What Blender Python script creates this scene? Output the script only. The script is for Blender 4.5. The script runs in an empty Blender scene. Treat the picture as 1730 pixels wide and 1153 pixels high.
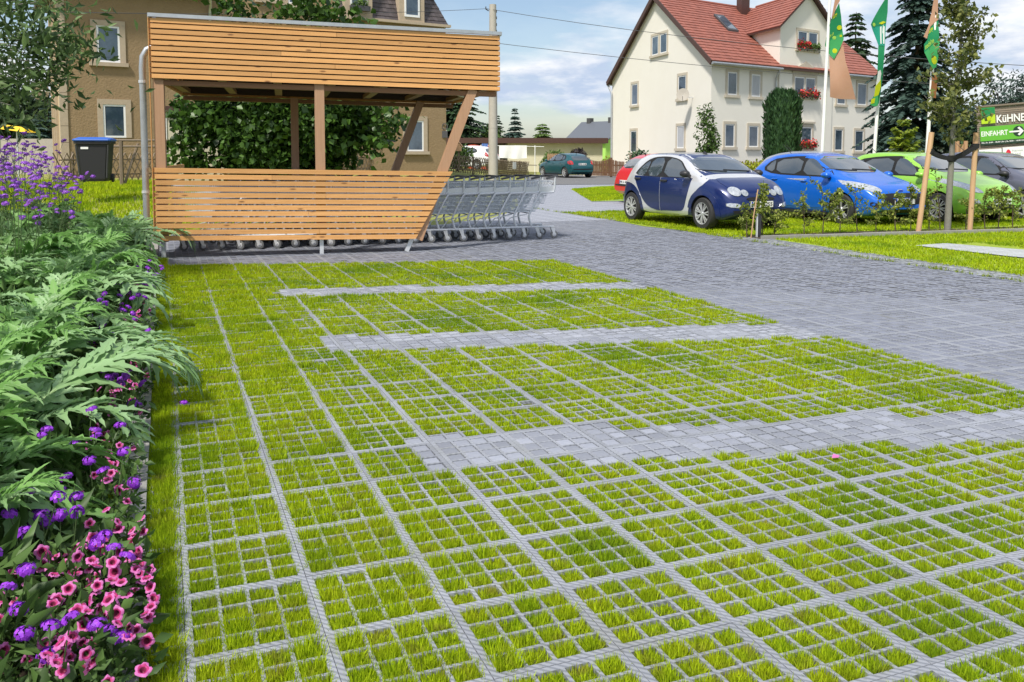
import bpy, bmesh, math, random
import numpy as np
from mathutils import Vector, Matrix
from mathutils.bvhtree import BVHTree

random.seed(7); RNG = np.random.default_rng(11)
SC = bpy.context.scene; COL = SC.collection
R = math.radians

# ---------------------------------------------------------------- camera
CAM_H = 1.475; PITCH = 4.13
cd = bpy.data.cameras.new('camera'); cam = bpy.data.objects.new('camera', cd); COL.objects.link(cam)
cam.location = (0, 0, CAM_H); cam.rotation_euler = (R(90 - PITCH), 0, 0)
cd.sensor_width = 36; cd.lens = 36 * 1475.6 / 1730; cd.shift_y = -(576.5 - 364.5) / 1730
cd.clip_start = 0.05; cd.clip_end = 3000
SC.camera = cam

# ---------------------------------------------------------------- light
SUN_DIR = Vector((-0.32, -0.58, 0.92)).normalized()          # towards the sun
SUN_EL = math.asin(SUN_DIR.z); SUN_AZ = math.atan2(SUN_DIR.x, SUN_DIR.y)
w = bpy.data.worlds.new('World'); SC.world = w; w.use_nodes = True
nt = w.node_tree; nt.nodes.clear()
def N(t, ty, **kw):
    n = t.nodes.new(ty)
    for k, v in kw.items(): setattr(n, k, v)
    return n
wo = N(nt, 'ShaderNodeOutputWorld'); bg = N(nt, 'ShaderNodeBackground'); bg.inputs['Strength'].default_value = 0.105
sky = N(nt, 'ShaderNodeTexSky', sky_type='NISHITA', sun_disc=False, sun_elevation=SUN_EL, sun_rotation=SUN_AZ)
sky.air_density = 1.0; sky.dust_density = 1.0; sky.ozone_density = 1.5
tc = N(nt, 'ShaderNodeTexCoord'); sep = N(nt, 'ShaderNodeSeparateXYZ'); nt.links.new(tc.outputs['Generated'], sep.inputs[0])
def vm(op, a, b=None):
    n = N(nt, 'ShaderNodeMath', operation=op)
    for i, x in enumerate((a, b)):
        if x is None: continue
        if isinstance(x, (int, float)): n.inputs[i].default_value = x
        else: nt.links.new(x, n.inputs[i])
    return n.outputs[0]
zz = vm('ADD', vm('MAXIMUM', sep.outputs[2], 0.0), 0.22)
cmb = N(nt, 'ShaderNodeCombineXYZ')
nt.links.new(vm('DIVIDE', sep.outputs[0], zz), cmb.inputs[0]); nt.links.new(vm('DIVIDE', sep.outputs[1], zz), cmb.inputs[1])
cmb.inputs[2].default_value = 3.7
n1 = N(nt, 'ShaderNodeTexNoise'); n1.inputs['Scale'].default_value = 0.95; n1.inputs['Detail'].default_value = 9; n1.inputs['Roughness'].default_value = 0.56; n1.inputs['Distortion'].default_value = 0.25
n2 = N(nt, 'ShaderNodeTexNoise'); n2.inputs['Scale'].default_value = 1.7; n2.inputs['Detail'].default_value = 7; n2.inputs['Roughness'].default_value = 0.6
for n in (n1, n2): nt.links.new(cmb.outputs[0], n.inputs['Vector'])
r1 = N(nt, 'ShaderNodeValToRGB'); r1.color_ramp.elements[0].position = 0.43; r1.color_ramp.elements[1].position = 0.56
r1.color_ramp.elements[0].color = (0.10, 0.10, 0.10, 1)
nt.links.new(n1.outputs[0], r1.inputs[0])
r2 = N(nt, 'ShaderNodeValToRGB'); e = r2.color_ramp.elements
e[0].position = 0.43; e[0].color = (4.0, 4.8, 6.2, 1); e[1].position = 0.57; e[1].color = (7.4, 7.5, 7.7, 1)
nt.links.new(n2.outputs[0], r2.inputs[0])
mx = N(nt, 'ShaderNodeMixRGB'); nt.links.new(r1.outputs[0], mx.inputs[0]); nt.links.new(sky.outputs[0], mx.inputs[1]); nt.links.new(r2.outputs[0], mx.inputs[2])
nt.links.new(mx.outputs[0], bg.inputs[0]); nt.links.new(bg.outputs[0], wo.inputs[0])

sd_ = bpy.data.lights.new('sun', 'SUN'); sd_.energy = 4.0; sd_.angle = R(6); sd_.color = (1, 0.94, 0.85)
sun = bpy.data.objects.new('sun', sd_); COL.objects.link(sun); sun.location = (0, 0, 40)
sun.rotation_euler = (-SUN_DIR).to_track_quat('-Z', 'Y').to_euler()
SC.view_settings.view_transform = 'Standard'; SC.view_settings.look = 'None'; SC.view_settings.gamma = 1
SC.view_settings.use_curve_mapping = False; SC.view_settings.exposure = 0.40
SC.render.engine = 'CYCLES'; SC.cycles.use_denoising = True; SC.cycles.max_bounces = 6; SC.cycles.transparent_max_bounces = 8

# ---------------------------------------------------------------- survey: a photo bearing turned into a place at a given distance
_cp, _sp = math.cos(R(PITCH)), math.sin(R(PITCH))
def bearing(px, py):
    a, b = (px - 865) / 1475.6, -(py - 364.5) / 1475.6
    return Vector((a, _cp + b * _sp, -_sp + b * _cp))
def at(px, py, Y):
    d = bearing(px, py); k = Y / d.y
    return Vector((d.x * k, Y, CAM_H + d.z * k))
def on_z(px, py, z=0.0):
    d = bearing(px, py); k = (z - CAM_H) / d.z
    return Vector((d.x * k, d.y * k, z))
# paving grid frame: x_local = across (0.4 m per block), y_local = away from the camera
TH = 0.37987; U0 = 3.40166; V0 = 0.0250187
GA = Vector((-math.sin(TH), math.cos(TH), 0)); GB = Vector((math.cos(TH), math.sin(TH), 0))
def gw(r, l, z=0.0): return (U0 - r * 0.4) * GA + (V0 + l * 0.4) * GB + Vector((0, 0, z))

def sm(a, b, x):
    t = min(1, max(0, (x - a) / (b - a))); return t * t * (3 - 2 * t)
def ground_z(x, y):
    return 0.55 * sm(14.5, 24, y) * sm(1.5, -5, x)

# ---------------------------------------------------------------- materials
def mat(name, col, rough=0.6, metal=0.0, spec=0.5, noise=None, col2=None, obj_rnd=0.0, isl_rnd=0.0, bump=None,
        trans=0.0, stretch=None, coat=0.0, transcol=None, isl_col=None, world=False):
    m = bpy.data.materials.new(name); m.use_nodes = True; t = m.node_tree; b = t.nodes['Principled BSDF']
    b.inputs['Roughness'].default_value = rough; b.inputs['Metallic'].default_value = metal
    b.inputs['Specular IOR Level'].default_value = spec
    if coat: b.inputs['Coat Weight'].default_value = coat; b.inputs['Coat Roughness'].default_value = 0.03
    L = t.links.new
    tcn = N(t, 'ShaderNodeTexCoord'); src = N(t, 'ShaderNodeNewGeometry').outputs['Position'] if world else tcn.outputs['Object']
    if stretch:
        mp = N(t, 'ShaderNodeMapping'); mp.inputs['Scale'].default_value = stretch; L(src, mp.inputs[0]); src = mp.outputs[0]
    cur = None
    def rgb(c):
        n = N(t, 'ShaderNodeRGB'); n.outputs[0].default_value = (*c, 1); return n.outputs[0]
    cur = rgb(col)
    if noise:
        nz = N(t, 'ShaderNodeTexNoise'); nz.inputs['Scale'].default_value = noise[0]; nz.inputs['Detail'].default_value = 6
        nz.inputs['Roughness'].default_value = 0.65; L(src, nz.inputs['Vector'])
        cr = N(t, 'ShaderNodeValToRGB'); cr.color_ramp.elements[0].position = 0.5 - noise[1]; cr.color_ramp.elements[1].position = 0.5 + noise[1]
        L(nz.outputs[0], cr.inputs[0])
        mxx = N(t, 'ShaderNodeMixRGB'); L(cr.outputs[0], mxx.inputs[0]); L(cur, mxx.inputs[1])
        mxx.inputs[2].default_value = (*(col2 or [c * 0.7 for c in col]), 1); cur = mxx.outputs[0]
    if isl_col:
        g = N(t, 'ShaderNodeNewGeometry'); mxx = N(t, 'ShaderNodeMixRGB'); L(g.outputs['Random Per Island'], mxx.inputs[0]); L(cur, mxx.inputs[1])
        mxx.inputs[2].default_value = (*isl_col, 1); cur = mxx.outputs[0]
    for amt, kind in ((obj_rnd, 'o'), (isl_rnd, 'i')):
        if not amt: continue
        s = N(t, 'ShaderNodeObjectInfo').outputs['Random'] if kind == 'o' else N(t, 'ShaderNodeNewGeometry').outputs['Random Per Island']
        mr = N(t, 'ShaderNodeMapRange'); L(s, mr.inputs[0]); mr.inputs[3].default_value = 1 - amt; mr.inputs[4].default_value = 1 + amt
        vs = N(t, 'ShaderNodeVectorMath', operation='SCALE'); L(cur, vs.inputs[0]); L(mr.outputs[0], vs.inputs['Scale']); cur = vs.outputs[0]
    L(cur, b.inputs['Base Color'])
    if bump:
        bz = N(t, 'ShaderNodeTexNoise'); bz.inputs['Scale'].default_value = bump[0]; bz.inputs['Detail'].default_value = 5; L(src, bz.inputs['Vector'])
        bp = N(t, 'ShaderNodeBump'); bp.inputs['Strength'].default_value = bump[1]; bp.inputs['Distance'].default_value = bump[2] if len(bump) > 2 else 0.02
        L(bz.outputs[0], bp.inputs['Height']); L(bp.outputs[0], b.inputs['Normal'])
    if trans:
        tr = N(t, 'ShaderNodeBsdfTranslucent'); ms = N(t, 'ShaderNodeMixShader'); ms.inputs[0].default_value = trans
        if transcol: tr.inputs[0].default_value = (*transcol, 1)
        else: L(cur, tr.inputs[0])
        L(b.outputs[0], ms.inputs[1]); L(tr.outputs[0], ms.inputs[2]); L(ms.outputs[0], t.nodes['Material Output'].inputs[0])
    return m

M = {}
M['soil'] = mat('soil', (0.075, 0.055, 0.035), 0.95, noise=(9, .2), bump=(30, .8))
M['ground'] = mat('ground', (0.17, 0.22, 0.035), 0.95, noise=(2.2, .22), col2=(0.27, 0.25, 0.07), bump=(25, .7))
M['rib'] = mat('rib', (0.27, 0.287, 0.328), 0.8, noise=(5, .3), col2=(0.20, 0.213, 0.242), obj_rnd=.12, world=True)
M['stone'] = mat('stone', (0.20, 0.215, 0.26), 0.75, noise=(20, .3), col2=(0.26, 0.275, 0.32), obj_rnd=.24, bump=(120, .25, .004))
M['stone_field'] = mat('stone_field', (0.25, 0.265, 0.31), 0.75, noise=(3, .3), col2=(0.31, 0.325, 0.37), isl_rnd=.15, bump=(120, .2, .004))
M['lane_stone'] = mat('lane_stone', (0.15, 0.163, 0.21), 0.75, noise=(.8, .3), col2=(0.185, 0.198, 0.243), isl_rnd=.16)
M['grass'] = mat('grass', (0.205, 0.37, 0.006), 0.75, spec=.12, noise=(4.5, .16), col2=(0.42, 0.46, 0.015), isl_rnd=.36, isl_col=(0.42, 0.53, 0.015), trans=.45)
def dry_patches(m):
    t = m.node_tree; b = t.nodes['Principled BSDF']; L = t.links.new; old = b.inputs['Base Color'].links[0].from_socket
    for sc_, lo_, hi_, c_ in ((11, .56, .72, (.34, .28, .07)), (.9, .50, .64, (.13, .27, .012))):       # dried blades, and fresher patches
        ge = N(t, 'ShaderNodeNewGeometry'); nz = N(t, 'ShaderNodeTexNoise'); nz.inputs['Scale'].default_value = sc_; nz.inputs['Detail'].default_value = 4; L(ge.outputs['Position'], nz.inputs['Vector'])
        cr = N(t, 'ShaderNodeValToRGB'); cr.color_ramp.elements[0].position = lo_; cr.color_ramp.elements[1].position = hi_; cr.color_ramp.elements[1].color = (.6, .6, .6, 1); L(nz.outputs[0], cr.inputs[0])
        mm = N(t, 'ShaderNodeMixRGB'); L(cr.outputs[0], mm.inputs[0]); L(old, mm.inputs[1]); mm.inputs[2].default_value = (*c_, 1); old = mm.outputs[0]
    L(old, b.inputs['Base Color'])
    for n in t.nodes:
        if n.type == 'BSDF_TRANSLUCENT': L(old, n.inputs[0])
dry_patches(M['grass'])
M['lawn'] = mat('lawn', (0.20, 0.30, 0.014), 0.95, noise=(3, .25), col2=(0.30, 0.36, 0.03), bump=(60, .8))
M['kerb'] = mat('kerb', (0.30, 0.295, 0.28), 0.9, noise=(12, .25), bump=(60, .4, .01), obj_rnd=.06)
M['asphalt'] = mat('asphalt', (0.16, 0.16, 0.165), 0.9, noise=(40, .3))
M['sand'] = mat('sand', (0.42, 0.36, 0.29), 0.95, noise=(6, .2))
# wood: grain along local x
def wood(name, c1, c2, knots=True, rnd=.1, rough=.6, sc=(1.2, 26, 26)):
    m = mat(name, c1, rough, noise=(1.6, .22), col2=c2, obj_rnd=rnd, stretch=sc)
    if knots:
        t = m.node_tree; b = t.nodes['Principled BSDF']; L = t.links.new
        oc = N(t, 'ShaderNodeTexCoord'); oi = N(t, 'ShaderNodeObjectInfo')
        ad = N(t, 'ShaderNodeVectorMath', operation='ADD'); sc2 = N(t, 'ShaderNodeVectorMath', operation='SCALE'); sc2.inputs['Scale'].default_value = 37
        L(oi.outputs['Random'], sc2.inputs[0]); L(oc.outputs['Object'], ad.inputs[0]); L(sc2.outputs[0], ad.inputs[1])
        mp = N(t, 'ShaderNodeMapping'); mp.inputs['Scale'].default_value = (2.6, 9, 9); L(ad.outputs[0], mp.inputs[0])
        vo = N(t, 'ShaderNodeTexVoronoi'); vo.inputs['Scale'].default_value = 1.0; L(mp.outputs[0], vo.inputs['Vector'])
        cr = N(t, 'ShaderNodeValToRGB'); cr.color_ramp.elements[0].position = .07; cr.color_ramp.elements[1].position = .15
        L(vo.outputs['Distance'], cr.inputs[0])
        old = b.inputs['Base Color'].links[0].from_socket
        mxx = N(t, 'ShaderNodeMixRGB'); L(cr.outputs[0], mxx.inputs[0]); mxx.inputs[1].default_value = (c2[0] * .45, c2[1] * .4, c2[2] * .4, 1); L(old, mxx.inputs[2])
        L(mxx.outputs[0], b.inputs['Base Color'])
    return m
M['slat'] = wood('slat_wood', (0.70, 0.375, 0.14), (0.54, 0.265, 0.085), rnd=.15)
M['post'] = wood('post_wood', (0.43, 0.255, 0.15), (0.36, 0.205, 0.115), knots=False, rnd=.05, sc=(26, 26, 1.2))
M['gap_shade'] = wood('gap_shade_dark', (0.045, 0.024, 0.014), (0.03, 0.017, 0.01), knots=False)  # near-black colour standing for the shade inside the slatted band
M['beam'] = wood('beam_wood', (0.25, 0.12, 0.05), (0.17, 0.08, 0.035), knots=False)
M['stake'] = wood('stake_wood', (0.56, 0.36, 0.20), (0.44, 0.27, 0.15), knots=False, sc=(26, 26, 2))
M['oldwood'] = wood('old_wood', (0.17, 0.125, 0.085), (0.25, 0.19, 0.13), knots=False, rnd=.2, sc=(20, 20, 2))
M['picket'] = wood('picket_wood', (0.20, 0.105, 0.055), (0.13, 0.065, 0.035), knots=False, rnd=.2, sc=(26, 26, 2))
M['signwood'] = wood('sign_wood', (0.27, 0.215, 0.17), (0.18, 0.14, 0.11), knots=False, rnd=.18)
M['zinc'] = mat('zinc', (0.55, 0.57, 0.59), 0.42, metal=.75, noise=(8, .25), col2=(0.42, .44, .46))
M['galv'] = mat('galv', (0.62, 0.64, 0.67), 0.35, metal=.35)
M['cartwire'] = mat('cart_wire', (0.62, 0.66, 0.71), 0.45, metal=.0)
M['black'] = mat('black_plastic', (0.022, 0.022, 0.025), 0.5)
M['rubber'] = mat('rubber', (0.025, 0.025, 0.026), 0.8)
M['darkgrey'] = mat('dark_grey', (0.06, 0.06, 0.065), 0.5)
M['caster'] = mat('caster_grey', (0.13, 0.135, 0.14), 0.6)
M['white'] = mat('white_paint', (0.80, 0.80, 0.78), 0.4)
M['sash'] = mat('sash_white', (0.78, 0.79, 0.80), 0.35)
M['glass'] = mat('window_glass', (0.03, 0.05, 0.075), 0.04, spec=.8, noise=(.8, .12), col2=(0.085, 0.12, 0.16), coat=.3)
M['carglass'] = mat('car_glass', (0.045, 0.06, 0.075), 0.03, spec=1.0, coat=.8)
M['curtain'] = mat('curtain', (0.5, 0.52, 0.56), 0.8, noise=(6, .2), stretch=(6, 6, .3), spec=.9)
M['render_brown'] = mat('render_brown', (0.30, 0.212, 0.118), 0.95, noise=(3.5, .3), col2=(0.25, 0.173, 0.094), bump=(14, .9, .02))
M['sandstone'] = mat('sandstone', (0.47, 0.38, 0.28), 0.9, noise=(6, .3), col2=(0.37, 0.30, 0.22))
M['render_white'] = mat('render_white', (0.79, 0.765, 0.70), 0.9, noise=(.5, .3), col2=(0.745, 0.715, 0.64))
M['stonetrim'] = mat('stone_trim', (0.56, 0.51, 0.42), 0.9, noise=(5, .3), col2=(.46, .41, .33))
M['tile'] = mat('roof_tile', (0.31, 0.105, 0.072), 0.65, noise=(1.8, .3), col2=(0.235, 0.078, 0.055), isl_rnd=.12)
M['slate'] = mat('slate', (0.055, 0.045, 0.05), 0.6, noise=(3, .3), col2=(.09, .075, .075), isl_rnd=.25)
M['darkbrown'] = mat('dark_brown', (0.07, 0.032, 0.025), 0.6)
M['cream'] = mat('cream', (0.62, 0.58, 0.44), 0.8, noise=(2, .2), col2=(.55, .51, .38))
M['concrete'] = mat('concrete', (0.46, 0.43, 0.38), 0.9, noise=(3, .3), col2=(.36, .335, .295), bump=(25, .3, .01))
M['bark'] = mat('bark', (0.10, 0.07, 0.048), 0.95, noise=(8, .3), bump=(20, .8))
M['greybark'] = mat('grey_bark', (0.235, 0.225, 0.195), 0.9, noise=(10, .3), col2=(.15, .145, .12), bump=(30, .5, .01))
def leafm(name, c, c2, tr=.3, isl=.3, rough=.5, spec=.35):
    return mat(name, c, rough, spec=spec, isl_col=c2, isl_rnd=isl, trans=tr)
M['leaf_tree'] = leafm('leaf_tree', (0.035, 0.075, 0.015), (0.085, 0.15, 0.03))
M['leaf_vine'] = leafm('leaf_vine', (0.022, 0.060, 0.010), (0.075, 0.15, 0.025), rough=.4, isl=.4)
M['leaf_spruce'] = leafm('leaf_spruce', (0.024, 0.050, 0.040), (0.055, 0.095, 0.075), tr=.1)
M['leaf_dark'] = leafm('leaf_dark', (0.018, 0.042, 0.020), (0.04, 0.08, 0.03), tr=.12)
M['leaf_cypress'] = leafm('leaf_cypress', (0.020, 0.060, 0.022), (0.045, 0.10, 0.035), tr=.12)
M['leaf_yellow'] = leafm('leaf_yellow', (0.24, 0.29, 0.025), (0.36, 0.38, 0.04))
M['leaf_gold'] = leafm('leaf_gold', (0.11, 0.19, 0.025), (0.28, 0.33, 0.03))
M['leaf_light'] = leafm('leaf_light', (0.075, 0.14, 0.035), (0.15, 0.23, 0.06))
M['leaf_purple'] = leafm('leaf_purple', (0.030, 0.022, 0.03), (0.06, 0.045, 0.055), tr=.1)
M['leaf_hedge'] = leafm('leaf_hedge', (0.15, 0.22, 0.03), (0.30, 0.33, 0.07), tr=.4)
M['leaf_young'] = leafm('leaf_young', (0.075, 0.11, 0.025), (0.18, 0.19, 0.05))
M['leaf_left'] = leafm('leaf_left', (0.05, 0.10, 0.03), (0.12, 0.19, 0.06))
M['cardoon'] = leafm('cardoon_leaf', (0.19, 0.35, 0.12), (0.30, 0.46, 0.23), tr=.30, isl=.16, rough=.45)
M['cardoon_dark'] = leafm('cardoon_leaf_green', (0.12, 0.29, 0.05), (0.22, 0.40, 0.12), tr=.35, isl=.15, rough=.5)
M['rib_green'] = mat('cardoon_rib', (0.25, 0.36, 0.16), .6, trans=.1)
M['bedleaf'] = leafm('bed_leaf', (0.045, 0.10, 0.02), (0.10, 0.18, 0.045))
M['stem'] = mat('stem_green', (0.07, 0.12, 0.035), .7)
M['verbena'] = leafm('verbena_purple', (0.22, 0.055, 0.45), (0.36, 0.13, 0.62), tr=.2)
M['verbena_deep'] = leafm('verbena_deep', (0.23, 0.025, 0.50), (0.34, 0.06, 0.66), tr=.2)
M['petunia'] = leafm('petunia_pink', (0.50, 0.05, 0.33), (0.72, 0.25, 0.55), tr=.25, isl=.1)
M['petunia_mid'] = mat('petunia_mid', (0.42, 0.02, 0.15), .6, trans=.15)
M['petunia_eye'] = mat('petunia_eye', (0.14, 0.006, 0.035), .6)
M['geranium'] = leafm('geranium_red', (0.55, 0.025, 0.03), (0.68, 0.07, 0.06))

# ---------------------------------------------------------------- mesh helpers
def mesh_np(name, V, F, mats, idx=None, smooth=False):
    """V (n,3); F (m,k) constant k or list of faces"""
    me = bpy.data.meshes.new(name)
    V = np.asarray(V, np.float32)
    if isinstance(F, np.ndarray) and F.ndim == 2:
        m, k = F.shape
        me.vertices.add(len(V)); me.vertices.foreach_set('co', V.ravel())
        me.loops.add(m * k); me.loops.foreach_set('vertex_index', F.astype(np.int32).ravel())
        me.polygons.add(m); me.polygons.foreach_set('loop_start', np.arange(0, m * k, k, dtype=np.int32))
        me.update(calc_edges=True)
    else:
        me.from_pydata(V.tolist(), [], [list(f) for f in F])
    for mm in (mats if isinstance(mats, (list, tuple)) else [mats]): me.materials.append(mm)
    if idx is not None: me.polygons.foreach_set('material_index', np.asarray(idx, np.int32))
    if smooth: me.polygons.foreach_set('use_smooth', np.ones(len(me.polygons), bool))
    me.update()
    return me
def link(name, me, parent=None, loc=None, rot=None, kind=None, label=None):
    o = bpy.data.objects.new(name, me); COL.objects.link(o)
    if parent is not None: o.parent = parent
    if loc is not None: o.location = loc
    if rot is not None: o.rotation_euler = rot
    if kind: o['kind'] = kind
    if label: o['label'] = label
    return o
def tag(o, label, cat, group=None):
    o['label'] = label; o['category'] = cat
    if group: o['group'] = group
    return o
def thing(name, label, cat, loc=(0, 0, 0), rotz=0.0, group=None):
    o = bpy.data.objects.new(name, None); COL.objects.link(o); o.empty_display_size = .1
    o.location = loc; o.rotation_euler = (0, 0, rotz)
    return tag(o, label, cat, group)
def copy_tree(o, parent=None):
    c = o.copy(); COL.objects.link(c)
    if parent is not None: c.parent = parent
    for ch in list(o.children): copy_tree(ch, c)
    return c
ORD = 'first second third fourth fifth sixth seventh eighth ninth tenth eleventh twelfth thirteenth fourteenth fifteenth sixteenth seventeenth eighteenth nineteenth twentieth'.split()
def nth(i):
    if i < 20: return ORD[i]
    return 'twenty-' + ORD[i - 20] if i < 29 else 'thirtieth'

class MB:
    def __init__(s, xf=None): s.v = []; s.f = []; s.m = []; s.xf = xf; s.mi = 0
    def add(s, vs, fs):
        b = len(s.v)
        s.v += [tuple(s.xf(*v)) if s.xf else tuple(v) for v in vs]
        for f in fs: s.f.append([b + i for i in f]); s.m.append(s.mi)
    def box(s, x0, x1, y0, y1, z0, z1):
        s.add([(x0, y0, z0), (x1, y0, z0), (x1, y1, z0), (x0, y1, z0), (x0, y0, z1), (x1, y0, z1), (x1, y1, z1), (x0, y1, z1)],
              [(0, 3, 2, 1), (4, 5, 6, 7), (0, 1, 5, 4), (1, 2, 6, 5), (2, 3, 7, 6), (3, 0, 4, 7)])
    def obox(s, c, ax, ay, az):
        c, ax, ay, az = map(Vector, (c, ax, ay, az)); vs = []
        for sz in (-1, 1):
            for sx, sy in ((-1, -1), (1, -1), (1, 1), (-1, 1)): vs.append(c + ax * sx + ay * sy + az * sz)
        s.add(vs, [(0, 3, 2, 1), (4, 5, 6, 7), (0, 1, 5, 4), (1, 2, 6, 5), (2, 3, 7, 6), (3, 0, 4, 7)])
    def beam(s, a, b, w, h, up=(0, 0, 1)):
        a, b = Vector(a), Vector(b); d = (b - a); l = d.length; d.normalize(); up = Vector(up)
        sd = d.cross(up)
        if sd.length < 1e-4: sd = d.cross(Vector((1, 0, 0)))
        sd.normalize(); u = sd.cross(d)
        s.obox((a + b) / 2, d * l / 2, sd * w / 2, u * h / 2)
    def tube(s, pts, r, n=6, cap=True):
        pts = [Vector(p) for p in pts]; rs = r if isinstance(r, (list, tuple)) else [r] * len(pts)
        rings = []; prev = None
        for i, p in enumerate(pts):
            d = (pts[min(i + 1, len(pts) - 1)] - pts[max(i - 1, 0)]).normalized()
            if prev is None:
                a = d.cross(Vector((0, 0, 1)))
                if a.length < 1e-3: a = d.cross(Vector((0, 1, 0)))
            else: a = prev - d * prev.dot(d)
            a.normalize(); prev = a; b = d.cross(a)
            rings.append([p + (a * math.cos(2 * math.pi * k / n) + b * math.sin(2 * math.pi * k / n)) * rs[i] for k in range(n)])
        vs = [v for r_ in rings for v in r_]; fs = []
        for i in range(len(pts) - 1):
            for k in range(n):
                k2 = (k + 1) % n; fs.append((i * n + k, i * n + k2, (i + 1) * n + k2, (i + 1) * n + k))
        if cap: fs.append(tuple(range(n - 1, -1, -1))); fs.append(tuple((len(pts) - 1) * n + k for k in range(n)))
        s.add(vs, fs)
    def lathe(s, prof, n=16, axis='z', c=(0, 0, 0), closed=False):
        vs = []; c = Vector(c)
        for r_, h in prof:
            for k in range(n):
                a = 2 * math.pi * k / n; p = (r_ * math.cos(a), r_ * math.sin(a), h)
                if axis == 'y': p = (p[0], p[2], p[1])
                if axis == 'x': p = (p[2], p[0], p[1])
                vs.append(c + Vector(p))
        fs = []; m = len(prof)
        for i in range(m - 1 + (1 if closed else 0)):
            j = (i + 1) % m
            for k in range(n):
                k2 = (k + 1) % n; fs.append((i * n + k, i * n + k2, j * n + k2, j * n + k))
        s.add(vs, fs)
    def prism(s, poly, z0, z1):
        n = len(poly)
        s.add([(x, y, z0) for x, y in poly] + [(x, y, z1) for x, y in poly],
              [tuple(range(n - 1, -1, -1)), tuple(range(n, 2 * n))] + [(i, (i + 1) % n, n + (i + 1) % n, n + i) for i in range(n)])
    def mesh(s, name, mats, smooth=False):
        me = bpy.data.meshes.new(name); me.from_pydata([tuple(v) for v in s.v], [], s.f)
        for mm in (mats if isinstance(mats, (list, tuple)) else [mats]): me.materials.append(mm)
        me.polygons.foreach_set('material_index', s.m)
        if smooth:
            me.polygons.foreach_set('use_smooth', [True] * len(s.f)); me.set_sharp_from_angle(angle=R(40))
        me.update(); return me
    def build(s, name, mats, parent=None, smooth=False, **kw):
        return link(name, s.mesh(name, mats, smooth), parent, **kw)

def catmull(P, n):
    P = [np.asarray(p, float) for p in P]; out = []
    for i in range(len(P) - 1):
        p0, p1, p2, p3 = P[max(i - 1, 0)], P[i], P[i + 1], P[min(i + 2, len(P) - 1)]
        for k in range(n):
            t = k / n
            out.append(.5 * ((2 * p1) + (-p0 + p2) * t + (2 * p0 - 5 * p1 + 4 * p2 - p3) * t * t + (-p0 + 3 * p1 - 3 * p2 + p3) * t ** 3))
    out.append(P[-1]); return np.array(out)

def leaf_quads(P, size, aspect=.55, up=None, fold=.0, rng=RNG, droop=0.3, outward=None):
    """leaf faces at points P (n,3): bent diamonds, two triangles-pairs each (4 verts, 1 quad folded as 2 tris)"""
    n = len(P); P = np.asarray(P, float)
    d = rng.normal(size=(n, 3))
    if outward is not None: d = d * .7 + outward * 1.0
    d[:, 2] -= droop
    d /= np.linalg.norm(d, axis=1, keepdims=True) + 1e-9
    q = rng.normal(size=(n, 3)); sd = np.cross(d, q); sd /= np.linalg.norm(sd, axis=1, keepdims=True) + 1e-9
    nn = np.cross(sd, d)
    s = size * (.6 + .8 * rng.random((n, 1)))
    base = P; tip = P + d * s; mid = P + d * s * .45
    a = mid + sd * s * aspect * .5 + nn * s * .12; b = mid - sd * s * aspect * .5 + nn * s * .12
    V = np.stack([base, a, tip, b], 1).reshape(-1, 3)
    k = np.arange(n)[:, None] * 4
    F = np.concatenate([k + np.array([0, 1, 2]), k + np.array([0, 2, 3])], 1).reshape(-1, 3)
    return V, F
def ring_pts(n, c, r, rng=RNG, shell=.55):
    d = rng.normal(size=(n, 3)); d /= np.linalg.norm(d, axis=1, keepdims=True)
    rr = (shell + (1 - shell) * rng.random((n, 1)) ** .7)
    return np.asarray(c) + d * rr * np.asarray(r), d
# lettering, made once up front
TXT = {}
def text_mesh(s, bold=.012, extrude=0.0, spacing=1.0):
    cu = bpy.data.curves.new('txt', 'FONT'); cu.body = s; cu.size = 1; cu.align_x = 'LEFT'; cu.offset = bold; cu.extrude = extrude; cu.resolution_u = 3; cu.space_character = spacing
    ob = bpy.data.objects.new('txt', cu); COL.objects.link(ob)
    dg = bpy.context.evaluated_depsgraph_get(); me = bpy.data.meshes.new_from_object(ob.evaluated_get(dg))
    V = np.array([v.co[:] for v in me.vertices]); F = [tuple(p.vertices) for p in me.polygons]
    bpy.data.objects.remove(ob); bpy.data.curves.remove(cu); bpy.data.meshes.remove(me)
    V[:, 0] -= V[:, 0].min(); V[:, 1] -= V[:, 1].min()
    return V, F
for s_ in ('KüHNE', 'EINFAHRT', 'grün', 'erleben', 'hansa', 'bred', 'PIR S 255', 'PIR HU 611', 'DD M 256', 'Mo.-Fr. 8.00 - 18.00 Uhr | Sa. 8.00 - 14.00 Uhr', 'DD K 83', 'PIR A 48', 'gärtnerei', 'florist'):
    TXT[s_] = text_mesh(s_, .02 if s_ not in ('hansa', 'bred') else .0)
def put_text(key, name, parent, origin, ux, uy, w=None, h=None, material=None, off=.003, kind=None):
    """place lettering with its lower-left corner at origin, width w along ux, height h along uy"""
    V, F = TXT[key]; ux, uy = Vector(ux).normalized(), Vector(uy).normalized(); nn = ux.cross(uy)
    sx = (w / V[:, 0].max()) if w else h / V[:, 1].max(); sy = (h / V[:, 1].max()) if h else sx
    vs = [Vector(origin) + ux * (x * sx) + uy * (y * sy) + nn * off for x, y, _ in V]
    return link(name, mesh_np(name, [tuple(v) for v in vs], F, material), parent)
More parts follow.
